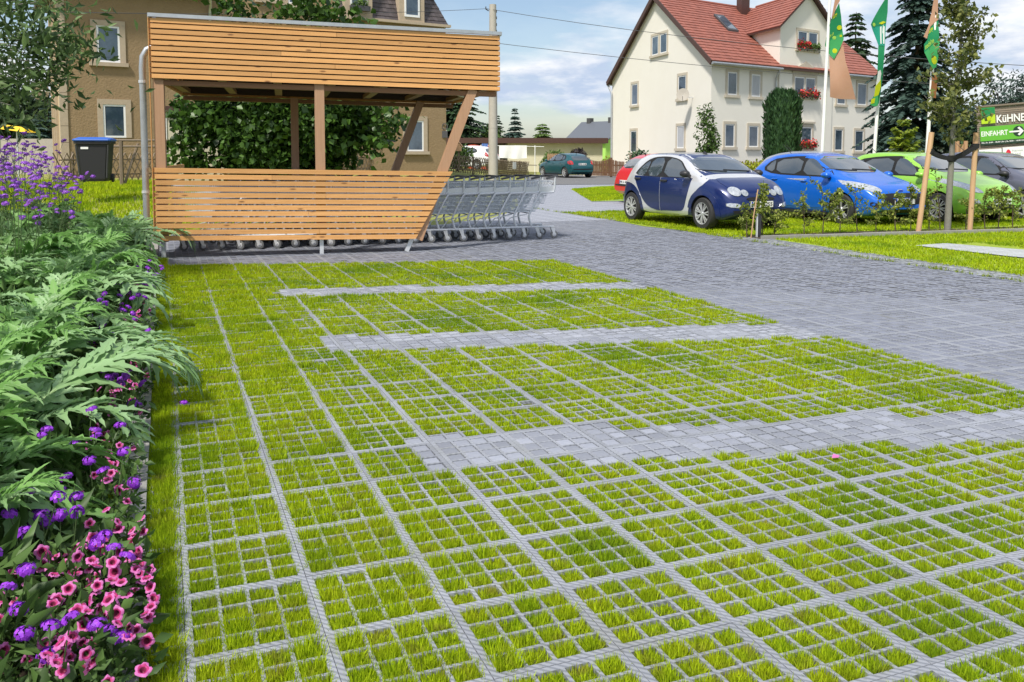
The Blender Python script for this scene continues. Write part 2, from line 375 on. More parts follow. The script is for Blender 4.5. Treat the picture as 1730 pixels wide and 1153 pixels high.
# ================================================================ GROUND
def structure(name, me, **kw):
    return link(name, me, kind='structure', **kw)
def make_ground():
    xs = np.unique(np.concatenate([np.linspace(-700, -60, 9), np.linspace(-60, 60, 61), np.linspace(60, 700, 9)]))
    ys = np.unique(np.concatenate([np.linspace(-120, 0, 5), np.linspace(0, 60, 41), np.linspace(60, 1500, 10)]))
    X, Y = np.meshgrid(xs, ys); Z = np.vectorize(ground_z)(X, Y) - .07
    V = np.stack([X, Y, Z], -1).reshape(-1, 3); nx = len(xs); F = []
    for j in range(len(ys) - 1):
        for i in range(nx - 1): F.append((j * nx + i, j * nx + i + 1, (j + 1) * nx + i + 1, (j + 1) * nx + i))
    structure('ground', mesh_np('ground', V, np.array(F), M['ground'], smooth=True))
make_ground()

# pavement frame: local x across the blocks, local y away from the camera
ORI = gw(0, 0)
def loc(l, r): return (l * .4, -r * .4)
def sheet(name, poly, m, z, kind='structure', parent=None):
    vs = [(*loc(l, r), z) for l, r in poly]
    o = link(name, mesh_np(name, vs, [tuple(range(len(vs)))], m), parent)
    if parent is None: o.location = ORI; o.rotation_euler = (0, 0, TH)
    if kind: o['kind'] = kind
    return o
def pattern_mat(name, cell, cell2, rib, cw=.20, bw=.135, fade=True):
    """grid paving seen from afar: 0.1 m cells between pale ribs, wider ribs every 0.4 m, in the sheet's own metres"""
    m = bpy.data.materials.new(name); m.use_nodes = True; t = m.node_tree; b = t.nodes['Principled BSDF']; L = t.links.new
    b.inputs['Roughness'].default_value = .8
    tcn = N(t, 'ShaderNodeTexCoord'); sp = N(t, 'ShaderNodeSeparateXYZ'); L(tcn.outputs['Object'], sp.inputs[0])
    def ma(op, a, bb=None):
        n = N(t, 'ShaderNodeMath', operation=op)
        for i, x in enumerate((a, bb)):
            if x is None: continue
            if isinstance(x, (int, float)): n.inputs[i].default_value = x
            else: L(x, n.inputs[i])
        return n.outputs[0]
    lines = []
    for ax in (0, 1):
        for per, wd in ((.1, cw), (.4, bw)):
            f = ma('FRACT', ma('DIVIDE', sp.outputs[ax], per)); d = ma('ABSOLUTE', ma('SUBTRACT', f, .5))
            lines.append(ma('GREATER_THAN', d, .5 - wd / 2))
    ln = ma('MAXIMUM', ma('MAXIMUM', lines[0], lines[1]), ma('MAXIMUM', lines[2], lines[3]))
    nz = N(t, 'ShaderNodeTexNoise'); nz.inputs['Scale'].default_value = 1.3; nz.inputs['Detail'].default_value = 5; L(tcn.outputs['Object'], nz.inputs['Vector'])
    cr = N(t, 'ShaderNodeValToRGB'); cr.color_ramp.elements[0].position = .35; cr.color_ramp.elements[1].position = .65
    cr.color_ramp.elements[0].color = (*cell, 1); cr.color_ramp.elements[1].color = (*cell2, 1); L(nz.outputs[0], cr.inputs[0])
    mxx = N(t, 'ShaderNodeMixRGB'); L(ln, mxx.inputs[0]); L(cr.outputs[0], mxx.inputs[1]); mxx.inputs[2].default_value = (*rib, 1)
    L(mxx.outputs[0], b.inputs['Base Color'])
    return m
M['lane_far'] = pattern_mat('lane_far', (.145, .155, .195), (.18, .19, .23), (.335, .355, .40))
M['edge_far'] = pattern_mat('edge_far', (.25, .265, .28), (.33, .35, .33), (.40, .42, .44))
M['bay_far'] = pattern_mat('bay_far', (.15, .27, .008), (.24, .33, .02), (.27, .33, .16), cw=.10, bw=.09)

def strip_shift(l): return -.25 * math.floor(l - 2.75 + .5) - 0.0
STRIPS = [(-2.35, 1.25), (-9.0, 1.5), (-15.6, 1.4)]
BAY_END_L, BAY_END_R = 12.25, -21.75
LANE_L = 23.75
def cell_kind(r, l):
    """r, l: cell centre in blocks. 'g' grass, 's' strip stone, 'p' lane stone"""
    if l > LANE_L - 1.0 and l < LANE_L: return 'e'
    if l > BAY_END_L: return 'p'
    sh = -.25 * -(round(l - 2.75))            # the stripes step one cell per block
    rr = r - .25 * round(max(0, l - 2.75) - .2)
    if r < BAY_END_R + .28 * max(0, l - 1.0): return 'p'
    if l > 2.72:
        for far, th in STRIPS:
            if far <= rr < far + th: return 's'
    return 'g'
ROW0, ROW1 = -34, 6
def in_view(p, m=.35, wide=0.0):
    if p.y < 1.5 - wide: return False
    px = p.x / max(p.y, .3)
    return -.62 - m / max(p.y, .3) < px < .60 + wide * .12 + (m + wide) / max(p.y, .3)
pav = bpy.data.objects.new('pavement', None); COL.objects.link(pav); pav.location = ORI; pav.rotation_euler = (0, 0, TH); pav['kind'] = 'structure'

# one plastic grid block of 4 x 4 cells: ribs with open cells (true depth), interlocking lugs along its joints
def grid_block_mesh():
    mb = MB(); a, rb, jt = .0788, .0128, .0232      # cell, inner rib, half joint
    g = .0012; lo, hi = g, .4 - g; zt, zb = 0.0, -.03
    ed = [jt + i * (a + rb) for i in range(4)]; ed = [(e_, e_ + a) for e_ in ed]
    cuts = [lo] + [x for e_ in ed for x in e_] + [hi]
    n = len(cuts)
    vs = [(x, -y, zt) for y in cuts for x in cuts]; fs = []
    for j in range(n - 1):
        for i in range(n - 1):
            if i % 2 == 1 and j % 2 == 1: continue
            k = j * n + i; fs.append((k, k + n, k + n + 1, k + 1))
    mb.add(vs, fs)
    for (y0, y1) in ed:
        for (x0, x1) in ed:
            P = [(x0, -y0), (x1, -y0), (x1, -y1), (x0, -y1)]
            mb.add([(x, y, zt) for x, y in P] + [(x, y, zb) for x, y in P], [(i, (i + 1) % 4, 4 + (i + 1) % 4, 4 + i) for i in range(4)])
    P = [(lo, -lo), (hi, -lo), (hi, -hi), (lo, -hi)]
    mb.add([(x, y, zt) for x, y in P] + [(x, y, zb) for x, y in P], [(i, (i + 1) % 4, 4 + (i + 1) % 4, 4 + i) for i in range(4)])
    return mb, ed
blk, CELLS = grid_block_mesh()
# ribbed tread on the rib faces: slanting grooves, in the block's own metres
def rib_mat():
    m = M['rib']; t = m.node_tree; b = t.nodes['Principled BSDF']; L = t.links.new
    tcn = N(t, 'ShaderNodeTexCoord'); wv = N(t, 'ShaderNodeTexWave', wave_type='BANDS', bands_direction='DIAGONAL')
    wv.inputs['Scale'].default_value = 22; wv.inputs['Distortion'].default_value = .4; L(tcn.outputs['Object'], wv.inputs['Vector'])
    bp = N(t, 'ShaderNodeBump'); bp.inputs['Strength'].default_value = .55; bp.inputs['Distance'].default_value = .006
    ge = N(t, 'ShaderNodeNewGeometry'); old = b.inputs['Base Color'].links[0].from_socket          # soil and moss trodden onto the ribs
    for sc_, lo_, hi_, c_ in ((2.2, .56, .72, (.17, .17, .13)), (38, .60, .72, (.10, .10, .055))):
        nz = N(t, 'ShaderNodeTexNoise'); nz.inputs['Scale'].default_value = sc_; nz.inputs['Detail'].default_value = 7; L(ge.outputs['Position'], nz.inputs['Vector'])
        cr = N(t, 'ShaderNodeValToRGB'); cr.color_ramp.elements[0].position = lo_; cr.color_ramp.elements[1].position = hi_; cr.color_ramp.elements[1].color = (.42, .42, .42, 1); L(nz.outputs[0], cr.inputs[0])
        mm = N(t, 'ShaderNodeMixRGB'); L(cr.outputs[0], mm.inputs[0]); L(old, mm.inputs[1]); mm.inputs[2].default_value = (*c_, 1); old = mm.outputs[0]
    L(old, b.inputs['Base Color'])
    L(wv.outputs['Fac'], bp.inputs['Height']); L(bp.outputs[0], b.inputs['Normal'])
rib_mat()
blk_me = blk.mesh('grid_block', M['rib'])
blkV = np.array(blk.v); blkF = blk.f
blocks = []
for r_ in range(ROW0, ROW1 + 1):
    for l_ in range(-1, 24):
        c = gw(r_ + .5, l_ + .5)
        if in_view(c, wide=1.2): blocks.append((c.y * c.y + c.x * c.x, r_, l_, in_view(c)))
blocks.sort(key=lambda q: (not q[3], q[0])); blocks = [q[:3] for q in blocks]
near_blocks = blocks[:300]; far_blocks = blocks[300:]
for _, r_, l_ in near_blocks:
    link('grid_block', blk_me, pav, loc=(l_ * .4, -r_ * .4, RNG.uniform(-.0012, .0012)))
# farther blocks: the same ribs, cut to a flat lattice and joined
lat = [f for f in blkF if all(abs(blkV[i][2]) < 1e-6 for i in f)]
used = sorted({i for f in lat for i in f}); rm = {i: k for k, i in enumerate(used)}
lv = blkV[used]; lf = np.array([[rm[i] for i in f] for f in lat])
VV, FF = [], []
for k, (_, r_, l_) in enumerate(far_blocks):
    VV.append(lv + np.array([l_ * .4, -r_ * .4, 0])); FF.append(lf + k * len(lv))
o = link('grid_block_field', mesh_np('grid_block_field', np.concatenate(VV), np.concatenate(FF), M['rib']), pav, kind='stuff')
# bedding below the cells
sheet('bedding', [(-1.2, ROW1 + 2), (LANE_L + .4, ROW1 + 2), (LANE_L + .4, ROW0), (-1.2, ROW0)], M['soil'], -.032, kind=None, parent=pav)

# stones in the cells
sb = MB(); a_ = .0762 / 2; bv = .006
sb.add([(-a_, -a_, -.02), (a_, -a_, -.02), (a_, a_, -.02), (-a_, a_, -.02), (-a_, -a_, -.006), (a_, -a_, -.006), (a_, a_, -.006), (-a_, a_, -.006),
        (-a_ + bv, -a_ + bv, 0), (a_ - bv, -a_ + bv, 0), (a_ - bv, a_ - bv, 0), (-a_ + bv, a_ - bv, 0)],
       [(0, 1, 5, 4), (1, 2, 6, 5), (2, 3, 7, 6), (3, 0, 4, 7), (4, 5, 9, 8), (5, 6, 10, 9), (6, 7, 11, 10), (7, 4, 8, 11), (8, 9, 10, 11)])
stone_me = sb.mesh('setting_stone', M['stone'])
stones, grass_cells, lane_cells = [], [], []
for d2, r_, l_ in blocks:
    for (y0, y1) in CELLS:
        for (x0, x1) in CELLS:
            cx_, cy_ = l_ * .4 + (x0 + x1) / 2, -(r_ * .4) - (y0 + y1) / 2
            k = cell_kind(-cy_ / .4, cx_ / .4)
            if k == 'g': grass_cells.append((cx_, cy_, d2))
            elif k == 's': stones.append((d2, cx_, cy_))
            else: lane_cells.append((cx_, cy_, k))
stones.sort()
for _, x, y in stones[:300]:
    link('setting_stone', stone_me, pav, loc=(x, y, RNG.uniform(-.003, .002)), rot=(RNG.uniform(-.02, .02), RNG.uniform(-.02, .02), RNG.uniform(-.03, .03)))
def join_cells(cells, name, m, z=-.001, hs=.0384):
    C = np.array([(c[0], c[1]) for c in cells]); n = len(C)
    q = np.array([(-hs, -hs), (hs, -hs), (hs, hs), (-hs, hs)])
    V = np.zeros((n, 4, 3)); V[:, :, :2] = C[:, None, :] + q[None]; V[:, :, 2] = z + RNG.uniform(-.004, .001, (n, 1)) + RNG.uniform(-.0015, .0015, (n, 4))
    F = np.arange(n * 4).reshape(n, 4)
    return link(name, mesh_np(name, V.reshape(-1, 3), F, m), pav, kind='stuff')
join_cells([(x, y) for _, x, y in stones[300:]], 'setting_stone_field', M['stone_field'])
join_cells([c for c in lane_cells if c[2] == 'p'], 'lane_stone_field', M['lane_stone'])
M['edge_stone'] = mat('edge_stone', (.235, .255, .265), .8, noise=(2, .3), col2=(.30, .32, .31), isl_rnd=.12)
join_cells([c for c in lane_cells if c[2] == 'e'], 'edge_stone_field', M['edge_stone'])
# paving beyond the built blocks, one sheet carrying the pattern
far_poly = [(-2, ROW0), (LANE_L, ROW0), (LANE_L, -22.3), (24.2, -22.3), (24.2, -40), (32, -49), (40, -75), (44, -100), (40, -130), (-2, -60)]
def ground_poly(name, pts, m, z):
    inv = LOCAL2W.inverted(); return link(name, mesh_np(name, [tuple(inv @ on_z(a, b, 0) + Vector((0, 0, z))) for a, b in pts], [tuple(range(len(pts)))], m), loc=ORI, rot=(0, 0, TH), kind='structure')
LOCAL2W = Matrix.Translation(ORI) @ Matrix.Rotation(TH, 4, 'Z')
ground_poly('pavement', [(640, 385), (800, 322), (910, 311), (1120, 310), (1330, 325), (1330, 372), (1200, 383), (1065, 392), (960, 396)], M['lane_far'], -.002)
sheet('pavement', [(4, ROW0), (LANE_L - 1, ROW0), (LANE_L - 1, -44), (10, -50)], M['lane_far'], .0)

# ---- grass growing in the cells (one mass)
LOCAL2W = Matrix.Translation(ORI) @ Matrix.Rotation(TH, 4, 'Z')
def blades(P, nper, ln, wd, spread, seed, lean=.45, sc=None):
    """P (n,3) tuft centres; returns V,F of single-triangle blades"""
    rg = np.random.default_rng(seed); n = len(P)
    B = np.repeat(P, nper, 0).astype(float); m = len(B)
    B[:, :2] += rg.uniform(-spread, spread, (m, 2))
    az = rg.uniform(0, 2 * np.pi, m); ll = ln * rg.uniform(.45, 1.25, m)
    if sc is not None: ll = ll * np.repeat(sc, nper)
    le = np.abs(rg.normal(0, lean, m))
    # blades near the cell edge lean outwards
    off = B[:, :2] - np.repeat(P[:, :2], nper, 0)
    dirv = np.stack([np.cos(az), np.sin(az)], 1) + off / spread * .8
    dirv /= np.linalg.norm(dirv, axis=1, keepdims=True) + 1e-9
    T = B.copy(); T[:, :2] += dirv * (ll * np.sin(le))[:, None]; T[:, 2] += ll * np.cos(le)
    sd = np.stack([-dirv[:, 1], dirv[:, 0]], 1); tw = rg.uniform(0, np.pi, m); sx = np.stack([np.cos(tw), np.sin(tw)], 1) * (wd * rg.uniform(.7, 1.3, m) / 2)[:, None]
    V = np.zeros((m, 3, 3)); V[:, 0] = B; V[:, 1] = B; V[:, 0, :2] -= sx; V[:, 1, :2] += sx; V[:, 2] = T
    return V.reshape(-1, 3), m
gc = np.array(grass_cells); rgg = np.random.default_rng(3)
P = np.zeros((len(gc), 3)); P[:, :2] = gc[:, :2]; P[:, 2] = -.016
dist = np.sqrt(gc[:, 2]); vig = np.clip(rgg.normal(1.0, .2, len(gc)), .45, 1.7)
keep = rgg.random(len(gc)) > .002
lefty = gc[:, 0] < .4 * 2.2
chunks = []; tot = 0
for lo_, hi_, npb, ln, wd in ((0, 3.6, 300, .033, .0046), (3.6, 5.5, 200, .033, .0064), (5.5, 8.5, 165, .036, .0092), (8.5, 99, 105, .038, .0135)):
    for lf_ in (False, True):
        s_ = (dist >= lo_) & (dist < hi_) & keep & (lefty == lf_)
        if not s_.any(): continue
        V, m = blades(P[s_], int(npb * (1.4 if lf_ else 1)), ln * (1.1 if lf_ else 1), wd, (.0355 if lo_ < 5 else .040 if lo_ < 8 else .044) + (.006 if lf_ else 0), int(lo_ * 10) + lf_, lean=.55, sc=vig[s_])
        chunks.append(V); tot += m
# verge between kerb and first block, and a few long stray tufts
vg = []
for k in range(5200):
    l_ = RNG.uniform(-.29, -.03); r_ = RNG.uniform(-24, 4); vg.append((l_ * .4, -r_ * .4, -.02))
vg = np.array(vg); V, m = blades(vg, 14, .05, .006, .02, 77, lean=.55); chunks.append(V); tot += m
V = np.concatenate(chunks); F = np.arange(tot * 3, dtype=np.int32).reshape(-1, 3)
g = link('grass', mesh_np('grass', V, F, M['grass']), loc=ORI, rot=(0, 0, TH), kind='stuff')
tag(g, 'bright green grass growing in the cells of the paving grid', 'grass')
# thin soil+moss filling at the foot of the blades
n = len(gc); q = np.array([(-.0392, -.0392), (.0392, -.0392), (.0392, .0392), (-.0392, .0392)])
Vq = np.zeros((n, 4, 3)); Vq[:, :, :2] = gc[:, None, :2] + q[None]; Vq[:, :, 2] = -.016 + rgg.uniform(-.004, .006, (n, 4))
M['turf'] = mat('turf', (0.10, 0.155, 0.010), .95, noise=(40, .3), col2=(.12, .10, .025), isl_rnd=.3)
link('turf_fill', mesh_np('turf_fill', Vq.reshape(-1, 3), np.arange(n * 4).reshape(n, 4), M['turf']), pav, kind='stuff')

# ---- grass bays on the right, behind the lane, and the lawn behind the shelter
right_bay = [(LANE_L, -8), (60, -8), (60, -22.2), (LANE_L, -22.2)]
sheet('lawn', [(LANE_L, 4), (62, -4), (62, -18.6), (38, -21.9), (24.1, -22.3), (23.9, -19.5), (LANE_L + .2, -18)], M['lawn'], -.006)
sheet('lawn', [(23.0, -25.5), (24.1, -22.9), (38, -22.5), (75, -16), (75, -60), (36, -44), (24.6, -37), (22.6, -33), (22.2, -29.5)], M['lawn'], .004)
ground_poly('lawn', [(966, 320), (1010, 315), (1120, 312), (1200, 330), (1085, 340), (1000, 341)], M['bay_far'], .009)
def strip(name, pts, m, z): return sheet(name, pts, m, z)
strip('stone_strip', [(27.5, -17.5), (29.3, -17.7), (30.6, -13), (31.4, -9), (29.2, -8), (27.7, -13.5)], M['edge_far'], .010)
def scatter_lawn(poly_fn, n, ln, wd, seed, npb=3, z=-.005, spread=.05):
    rg = np.random.default_rng(seed); P = []
    while len(P) < n:
        p_ = poly_fn(rg)
        if p_ is not None: P.append(p_)
    V, m = blades(np.array(P), npb, ln, wd, spread, seed + 1, lean=.7)
    return V, m
def f_right(rg):
    l = rg.uniform(LANE_L, 52); r_ = rg.uniform(-22.2, -5)
    if 27.5 < l < 30.9 and -17.6 < r_ < -8.5: return None
    if l < 27.3 and r_ < -17.5 - (27.3 - l) * .2 and l < 24.2: return None
    return (l * .4, -r_ * .4, -.005)
def f_cars(rg):
    l = rg.uniform(22.6, 50); r_ = rg.uniform(-40, -22.9 + max(0, l - 40) * .25)
    return (l * .4, -r_ * .4, .004)
V1, m1 = scatter_lawn(f_right, 26000, .05, .016, 21, 4); V2, m2 = scatter_lawn(f_cars, 20000, .05, .02, 23, 4)
V = np.concatenate([V1, V2]); F = np.arange((m1 + m2) * 3, dtype=np.int32).reshape(-1, 3)
g = link('grass', mesh_np('grass_right', V, F, M['grass']), loc=ORI, rot=(0, 0, TH), kind='stuff')
tag(g, 'short yellow-green grass covering the bays by the parked cars', 'grass')
P = []
for k in range(15000):
    x, y = RNG.uniform(-16, -4.5), RNG.uniform(14.5, 30); P.append((x, y, ground_z(x, y) - .07))
V, m = blades(np.array(P), 5, .11, .03, .08, 31, lean=.6)
g = link('grass', mesh_np('grass_back', V, np.arange(m * 3, dtype=np.int32).reshape(-1, 3), M['grass']), kind='stuff')
tag(g, 'rougher lawn grass between the trolley shelter and the lattice fence', 'grass')

P = []; q4 = [on_z(*q_) for q_ in ((966, 320), (1100, 312), (1190, 330), (1000, 341))]
for k in range(9000):
    u, v = RNG.random(), RNG.random(); p_ = (q4[0] * (1 - u) + q4[1] * u) * (1 - v) + (q4[3] * (1 - u) + q4[2] * u) * v; P.append((p_.x, p_.y, .008))
V, m = blades(np.array(P), 4, .05, .03, .06, 91, lean=.7)
g = link('grass', mesh_np('grass_far', V, np.arange(m * 3, dtype=np.int32).reshape(-1, 3), M['grass']), kind='stuff')
tag(g, 'far green grass bay left of the red car', 'grass')

# weeds along the lane's right joint
V, F = [], []
for k in range(160):
    t_ = RNG.random(); l_ = 22.7 + RNG.normal(0, .06); r_ = -45 + t_ * 42
    V.append((l_ * .4, -r_ * .4, -.003))
V, m = blades(np.array(V), 16, .05, .012, .05, 55, lean=.9)
g = link('weeds', mesh_np('weeds', V, np.arange(m * 3, dtype=np.int32).reshape(-1, 3), M['leaf_gold']), loc=ORI, rot=(0, 0, TH), kind='stuff')
tag(g, 'small weeds sprouting along the joint of the lane', 'weeds')

# ---- flower bed and its kerb stones on the left
def bed_sheet():
    ls = [-.58, -1.6, -2.6, -4.5, -8, -14, -20]; zs = [-.02, .05, .10, .18, .25, .2, -.1]
    rs = np.linspace(8, -40, 25); V = []; F = []
    for i, r_ in enumerate(rs):
        for l_, z in zip(ls, zs): V.append((l_ * .4, -r_ * .4, z))
    n = len(ls)
    for i in range(len(rs) - 1):
        for j in range(n - 1): F.append((i * n + j, i * n + j + 1, (i + 1) * n + j + 1, (i + 1) * n + j))
    return link('flower_bed', mesh_np('flower_bed', V, F, M['soil'], smooth=True), loc=ORI, rot=(0, 0, TH), kind='structure')
bed_sheet()
kb = bpy.data.objects.new('kerb', None); COL.objects.link(kb); kb.location = ORI; kb.rotation_euler = (0, 0, TH); kb['kind'] = 'structure'
km = MB(); km.box(-.055, .055, -.495, .495, -.1, .035); kme = km.mesh('kerb_stone', M['kerb'])
for i in range(14):
    link('kerb_stone', kme, kb, loc=(-.45 * .4, 1.2 - i * -1.0 - 3.0, RNG.uniform(-.004, .004)), rot=(0, 0, RNG.uniform(-.006, .006)))
# kerb of the hedge strip on the right
kb2 = bpy.data.objects.new('kerb', None); COL.objects.link(kb2); kb2['kind'] = 'structure'
A_, B_ = gw(-22.0, 23.6), gw(-20.4, 38.5); dA = (B_ - A_).normalized(); ang = math.atan2(dA.y, dA.x)
kb2.location = A_; kb2.rotation_euler = (0, 0, ang)
km = MB(); km.box(.004, .996, -.05, .05, -.1, .055); kme = km.mesh('kerb_stone', M['kerb'])
nst = int((B_ - A_).length) + 10
for i in range(nst): link('kerb_stone', kme, kb2, loc=(i * 1.0, 0, RNG.uniform(-.004, .004)))
HEDGE0, HEDGE_D, HEDGE_A = A_, dA, ang
mb = MB(); mb.box(0, nst * 1.0, .06, .7, -.05, .012); mb.build('soil_strip', M['soil'], loc=A_, rot=(0, 0, ang), kind='structure')
# road and sandy drive far behind
def wsheet(name, pts, m, z): return structure(name, mesh_np(name, [(x, y, z) for x, y in pts], [tuple(range(len(pts)))], m))
ground_poly('road', [(870, 313), (1090, 311.5), (1400, 306), (1760, 300), (1760, 288), (1400, 292), (1060, 295), (900, 297)], M['asphalt'], .013)
ground_poly('driveway', [(985, 298.5), (1075, 296.5), (1075, 290), (990, 291)], M['sand'], .020)
# ================================================================ TROLLEY SHELTER
SH_A = math.atan2(.252, .968)
SH0 = Vector((-4.93, 12.06, 0))
shelter = thing('trolley_shelter', 'open timber shelter of horizontal larch slats with slanted posts', 'shelter', SH0, SH_A)
SL = -.018                                   # it stands slightly out of level, falling to the right
def shz(s, t, z): return (s, t, z + SL * s)
SLAT_LEN = 4.90
def slat_mesh(x0, x1, t0, th, h, cut=None):
    """plank along x with its own local frame at the centre; cut shortens the lower right corner"""
    c = (x0 + x1) / 2; hl = (x1 - x0) / 2; e = .004
    mb = MB(); d = 0 if cut is None else cut
    a = [(-hl, -th / 2, -h / 2), (hl - d, -th / 2, -h / 2), (hl - d, th / 2, -h / 2), (-hl, th / 2, -h / 2), (-hl, -th / 2, h / 2), (hl, -th / 2, h / 2), (hl, th / 2, h / 2), (-hl, th / 2, h / 2)]
    mb.add(a, [(0, 3, 2, 1), (4, 5, 6, 7), (0, 1, 5, 4), (1, 2, 6, 5), (2, 3, 7, 6), (3, 0, 4, 7)])
    me = mb.mesh('slat', M['slat'])
    return me, c
def put_slat(x0, x1, t, z, h, cut=None, th=.022, m=None, dy=0.0):
    me, c = slat_mesh(x0, x1, t, th, h, cut)
    if m: me.materials[0] = m
    tilt = RNG.uniform(-.0006, .0006)
    return link('slat', me, shelter, loc=(c, t + RNG.uniform(-.002, .002) + dy, z + SL * c), rot=(RNG.uniform(-.01, .01), -SL + tilt, 0))
# rotation about y by +angle lowers +x: slope SL < 0 means falling to +x
def slats_front():
    n = 11; z0, z1 = 2.485, 3.315; p = (z1 - z0) / n
    for i in range(n):
        z = z0 + p * (i + .5); j = 2.2 + RNG.uniform(-.9, .9) if i % 2 else None
        if j: put_slat(0, j - .0015, 0, z, p - .019); put_slat(j + .0015, SLAT_LEN, 0, z, p - .019)
        else: put_slat(0, SLAT_LEN, 0, z, p - .019)
    n = 12; z0, z1 = .245, 1.275; p = (z1 - z0) / n
    for i in range(n):
        za, zb = z0 + p * i, z0 + p * (i + 1); xr = 3.60 + (zb - z0) / (z1 - z0) * .575
        cut = .575 / n * .8
        if i % 3 == 1:
            j = 1.6 + RNG.uniform(-.5, .9); put_slat(0, j - .0015, 0, (za + zb) / 2, p - .021); put_slat(j + .0015, xr, 0, (za + zb) / 2, p - .021, cut)
        else: put_slat(0, xr, 0, (za + zb) / 2, p - .021, cut)
slats_front()
def box_part(name, x0, x1, y0, y1, z0, z1, m, parent=None, bevel=.004):
    c = ((x0 + x1) / 2, (y0 + y1) / 2, (z0 + z1) / 2); mb = MB(); hx, hy, hz = (x1 - x0) / 2, (y1 - y0) / 2, (z1 - z0) / 2
    mb.box(-hx, hx, -hy, hy, -hz, hz); return mb.build(name, m, parent, loc=c)
DEP = 3.75
# posts (mid and corner), slanted struts at the open end
def beam_part(name, a, b, w_, h_, m, up=(0, 1, 0)):
    a, b = Vector(a), Vector(b); c = (a + b) / 2; mb = MB(); mb.beam(a - c, b - c, w_, h_, up); return mb.build(name, m, shelter, loc=c)
PW = .135
for (s_, t_) in ((.075, .10), (2.24, .10), (1.93, 3.6)):
    beam_part('post', (s_, t_, .23), (s_, t_, 2.5 + SL * s_), PW, PW, M['post'])
for (sa, sb_, t_) in ((3.56, 4.50, .10), (3.30, 4.24, 3.6)):
    beam_part('strut', (sa + .09, t_, .24 + SL * sa), (sb_, t_, 2.5 + SL * sb_), PW, .15, M['post'])
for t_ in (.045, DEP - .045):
    beam_part('gap_shade_board', (.02, t_, 2.91), (4.87, t_, 2.91 + SL * 4.85), .012, .76, M['gap_shade'], up=(0, 0, 1))  # dark sheets added behind the slats; shade in the gaps put into their colour
# zinc feet
for s_, t_ in ((2.24, .07), (.075, .10), (1.93, 3.6)):
    beam_part('foot', (s_, t_, 0.0), (s_, t_, .25), .055, .055, M['galv'])
for sa, t_ in ((3.47, .08), (3.2, 3.6)):
    beam_part('foot', (sa + .01, t_, 0), (sa + .115, t_, .24), .06, .05, M['galv'])
# roof: beams, deck and edge flashing
for t_ in (.10, 3.6):
    beam_part('roof_beam', (0.03, t_, 2.44), (4.86, t_, 2.44 + SL * 4.83), .07, .11, M['beam'])
for i in range(7):
    s_ = .1 + i * .78
    beam_part('rafter', (s_, .16, 2.56 + SL * s_), (s_, 3.54, 2.56 + SL * s_), .07, .12, M['beam'])
beam_part('roof_brace', (4.1, .2, 2.40), (4.75, 1.5, 2.40), .05, .04, M['galv'])
mb = MB(); mb.add([shz(*v) for v in [(.0, .02, 3.20), (4.88, .02, 3.20), (4.88, DEP - .02, 3.20), (0, DEP - .02, 3.20), (0, .02, 3.24), (4.88, .02, 3.24), (4.88, DEP - .02, 3.24), (0, DEP - .02, 3.24)]],
                  [(0, 3, 2, 1), (4, 5, 6, 7), (0, 1, 5, 4), (1, 2, 6, 5), (2, 3, 7, 6), (3, 0, 4, 7)])
mb.build('roof_deck', M['beam'], shelter)
def flash(a, b, w=.06, hh=.05):
    beam_part('flashing', a, b, w, hh, M['zinc'], up=(0, 0, 1))
flash((-.03, -.005, 3.345), (4.93, -.005, 3.345 + SL * 4.93)); flash((-.03, DEP, 3.345), (4.93, DEP, 3.345 + SL * 4.9))
flash((-.01, .03, 3.343), (-.01, DEP - .03, 3.343)); flash((4.91, .03, 3.343 + SL * 4.9), (4.91, DEP - .03, 3.343 + SL * 4.9))
# back and end slats of the upper band, seen from below; left end wall slats
n = 11; p = .83 / n
for i in range(n): put_slat(0, SLAT_LEN, DEP, 2.485 + p * (i + .5), p - .019, m=M['slat'])
def end_slat(s_, t0, t1, z, h):
    mb = MB(); hl = (t1 - t0) / 2; mb.box(-hl, hl, -.011, .011, -h / 2, h / 2)
    link('slat', mb.mesh('slat', M['slat']), shelter, loc=(s_, (t0 + t1) / 2, z + SL * s_), rot=(0, 0, R(90)))
for i in range(n):
    end_slat(-.012, .016, DEP - .016, 2.485 + p * (i + .5), p - .019); end_slat(SLAT_LEN + .0, .016, DEP - .016, 2.485 + p * (i + .5), p - .019)
pl = 1.03 / 12
for i in range(12): end_slat(-.012, .016, DEP - .016, .245 + pl * (i + .5), pl - .021)
box_part('corner_board', -.034, -.024, -.012, .05, .23, 3.31, M['slat'], shelter)
# zinc rain pipe and rusty rain chain beside the left end
dp = thing('rain_pipe', 'curved galvanised rain pipe running down the left end of the timber shelter', 'drainpipe', (-5.36, 12.78, 0), 0)
mb = MB(); pts = [(.28, .05, 2.98), (.16, .03, 3.0), (.07, .01, 2.96), (.015, 0, 2.86), (0, 0, 2.7), (0, 0, 1.8), (0, 0, .3), (0, 0, 0)]
mb.tube(pts, .047, 12); mb.build('pipe', M['zinc'], dp, smooth=True)
for z in (.9, 2.5):
    mb = MB(); mb.lathe([(.05, -.02), (.056, -.02), (.056, .02), (.05, .02)], 12, c=(0, 0, z), closed=True); mb.build('pipe_clip', M['galv'], dp)
M['rust'] = mat('rust', (.16, .07, .035), .9, noise=(30, .3))
ch = MB()
for k in range(62):
    z = .15 + k * .043; a = 0 if k % 2 else math.pi / 2
    pts = [(math.cos(t) * .013 * math.cos(a), math.cos(t) * .013 * math.sin(a), z + math.sin(t) * .027) for t in [i * math.pi / 3 for i in range(7)]]
    ch.tube(pts, .0045, 4, cap=False)
c_ = ch.build('rain_chain', M['rust'], loc=(-5.16, 12.72, .05)); tag(c_, 'rusty brown rain chain hanging beside the galvanised rain pipe', 'chain')

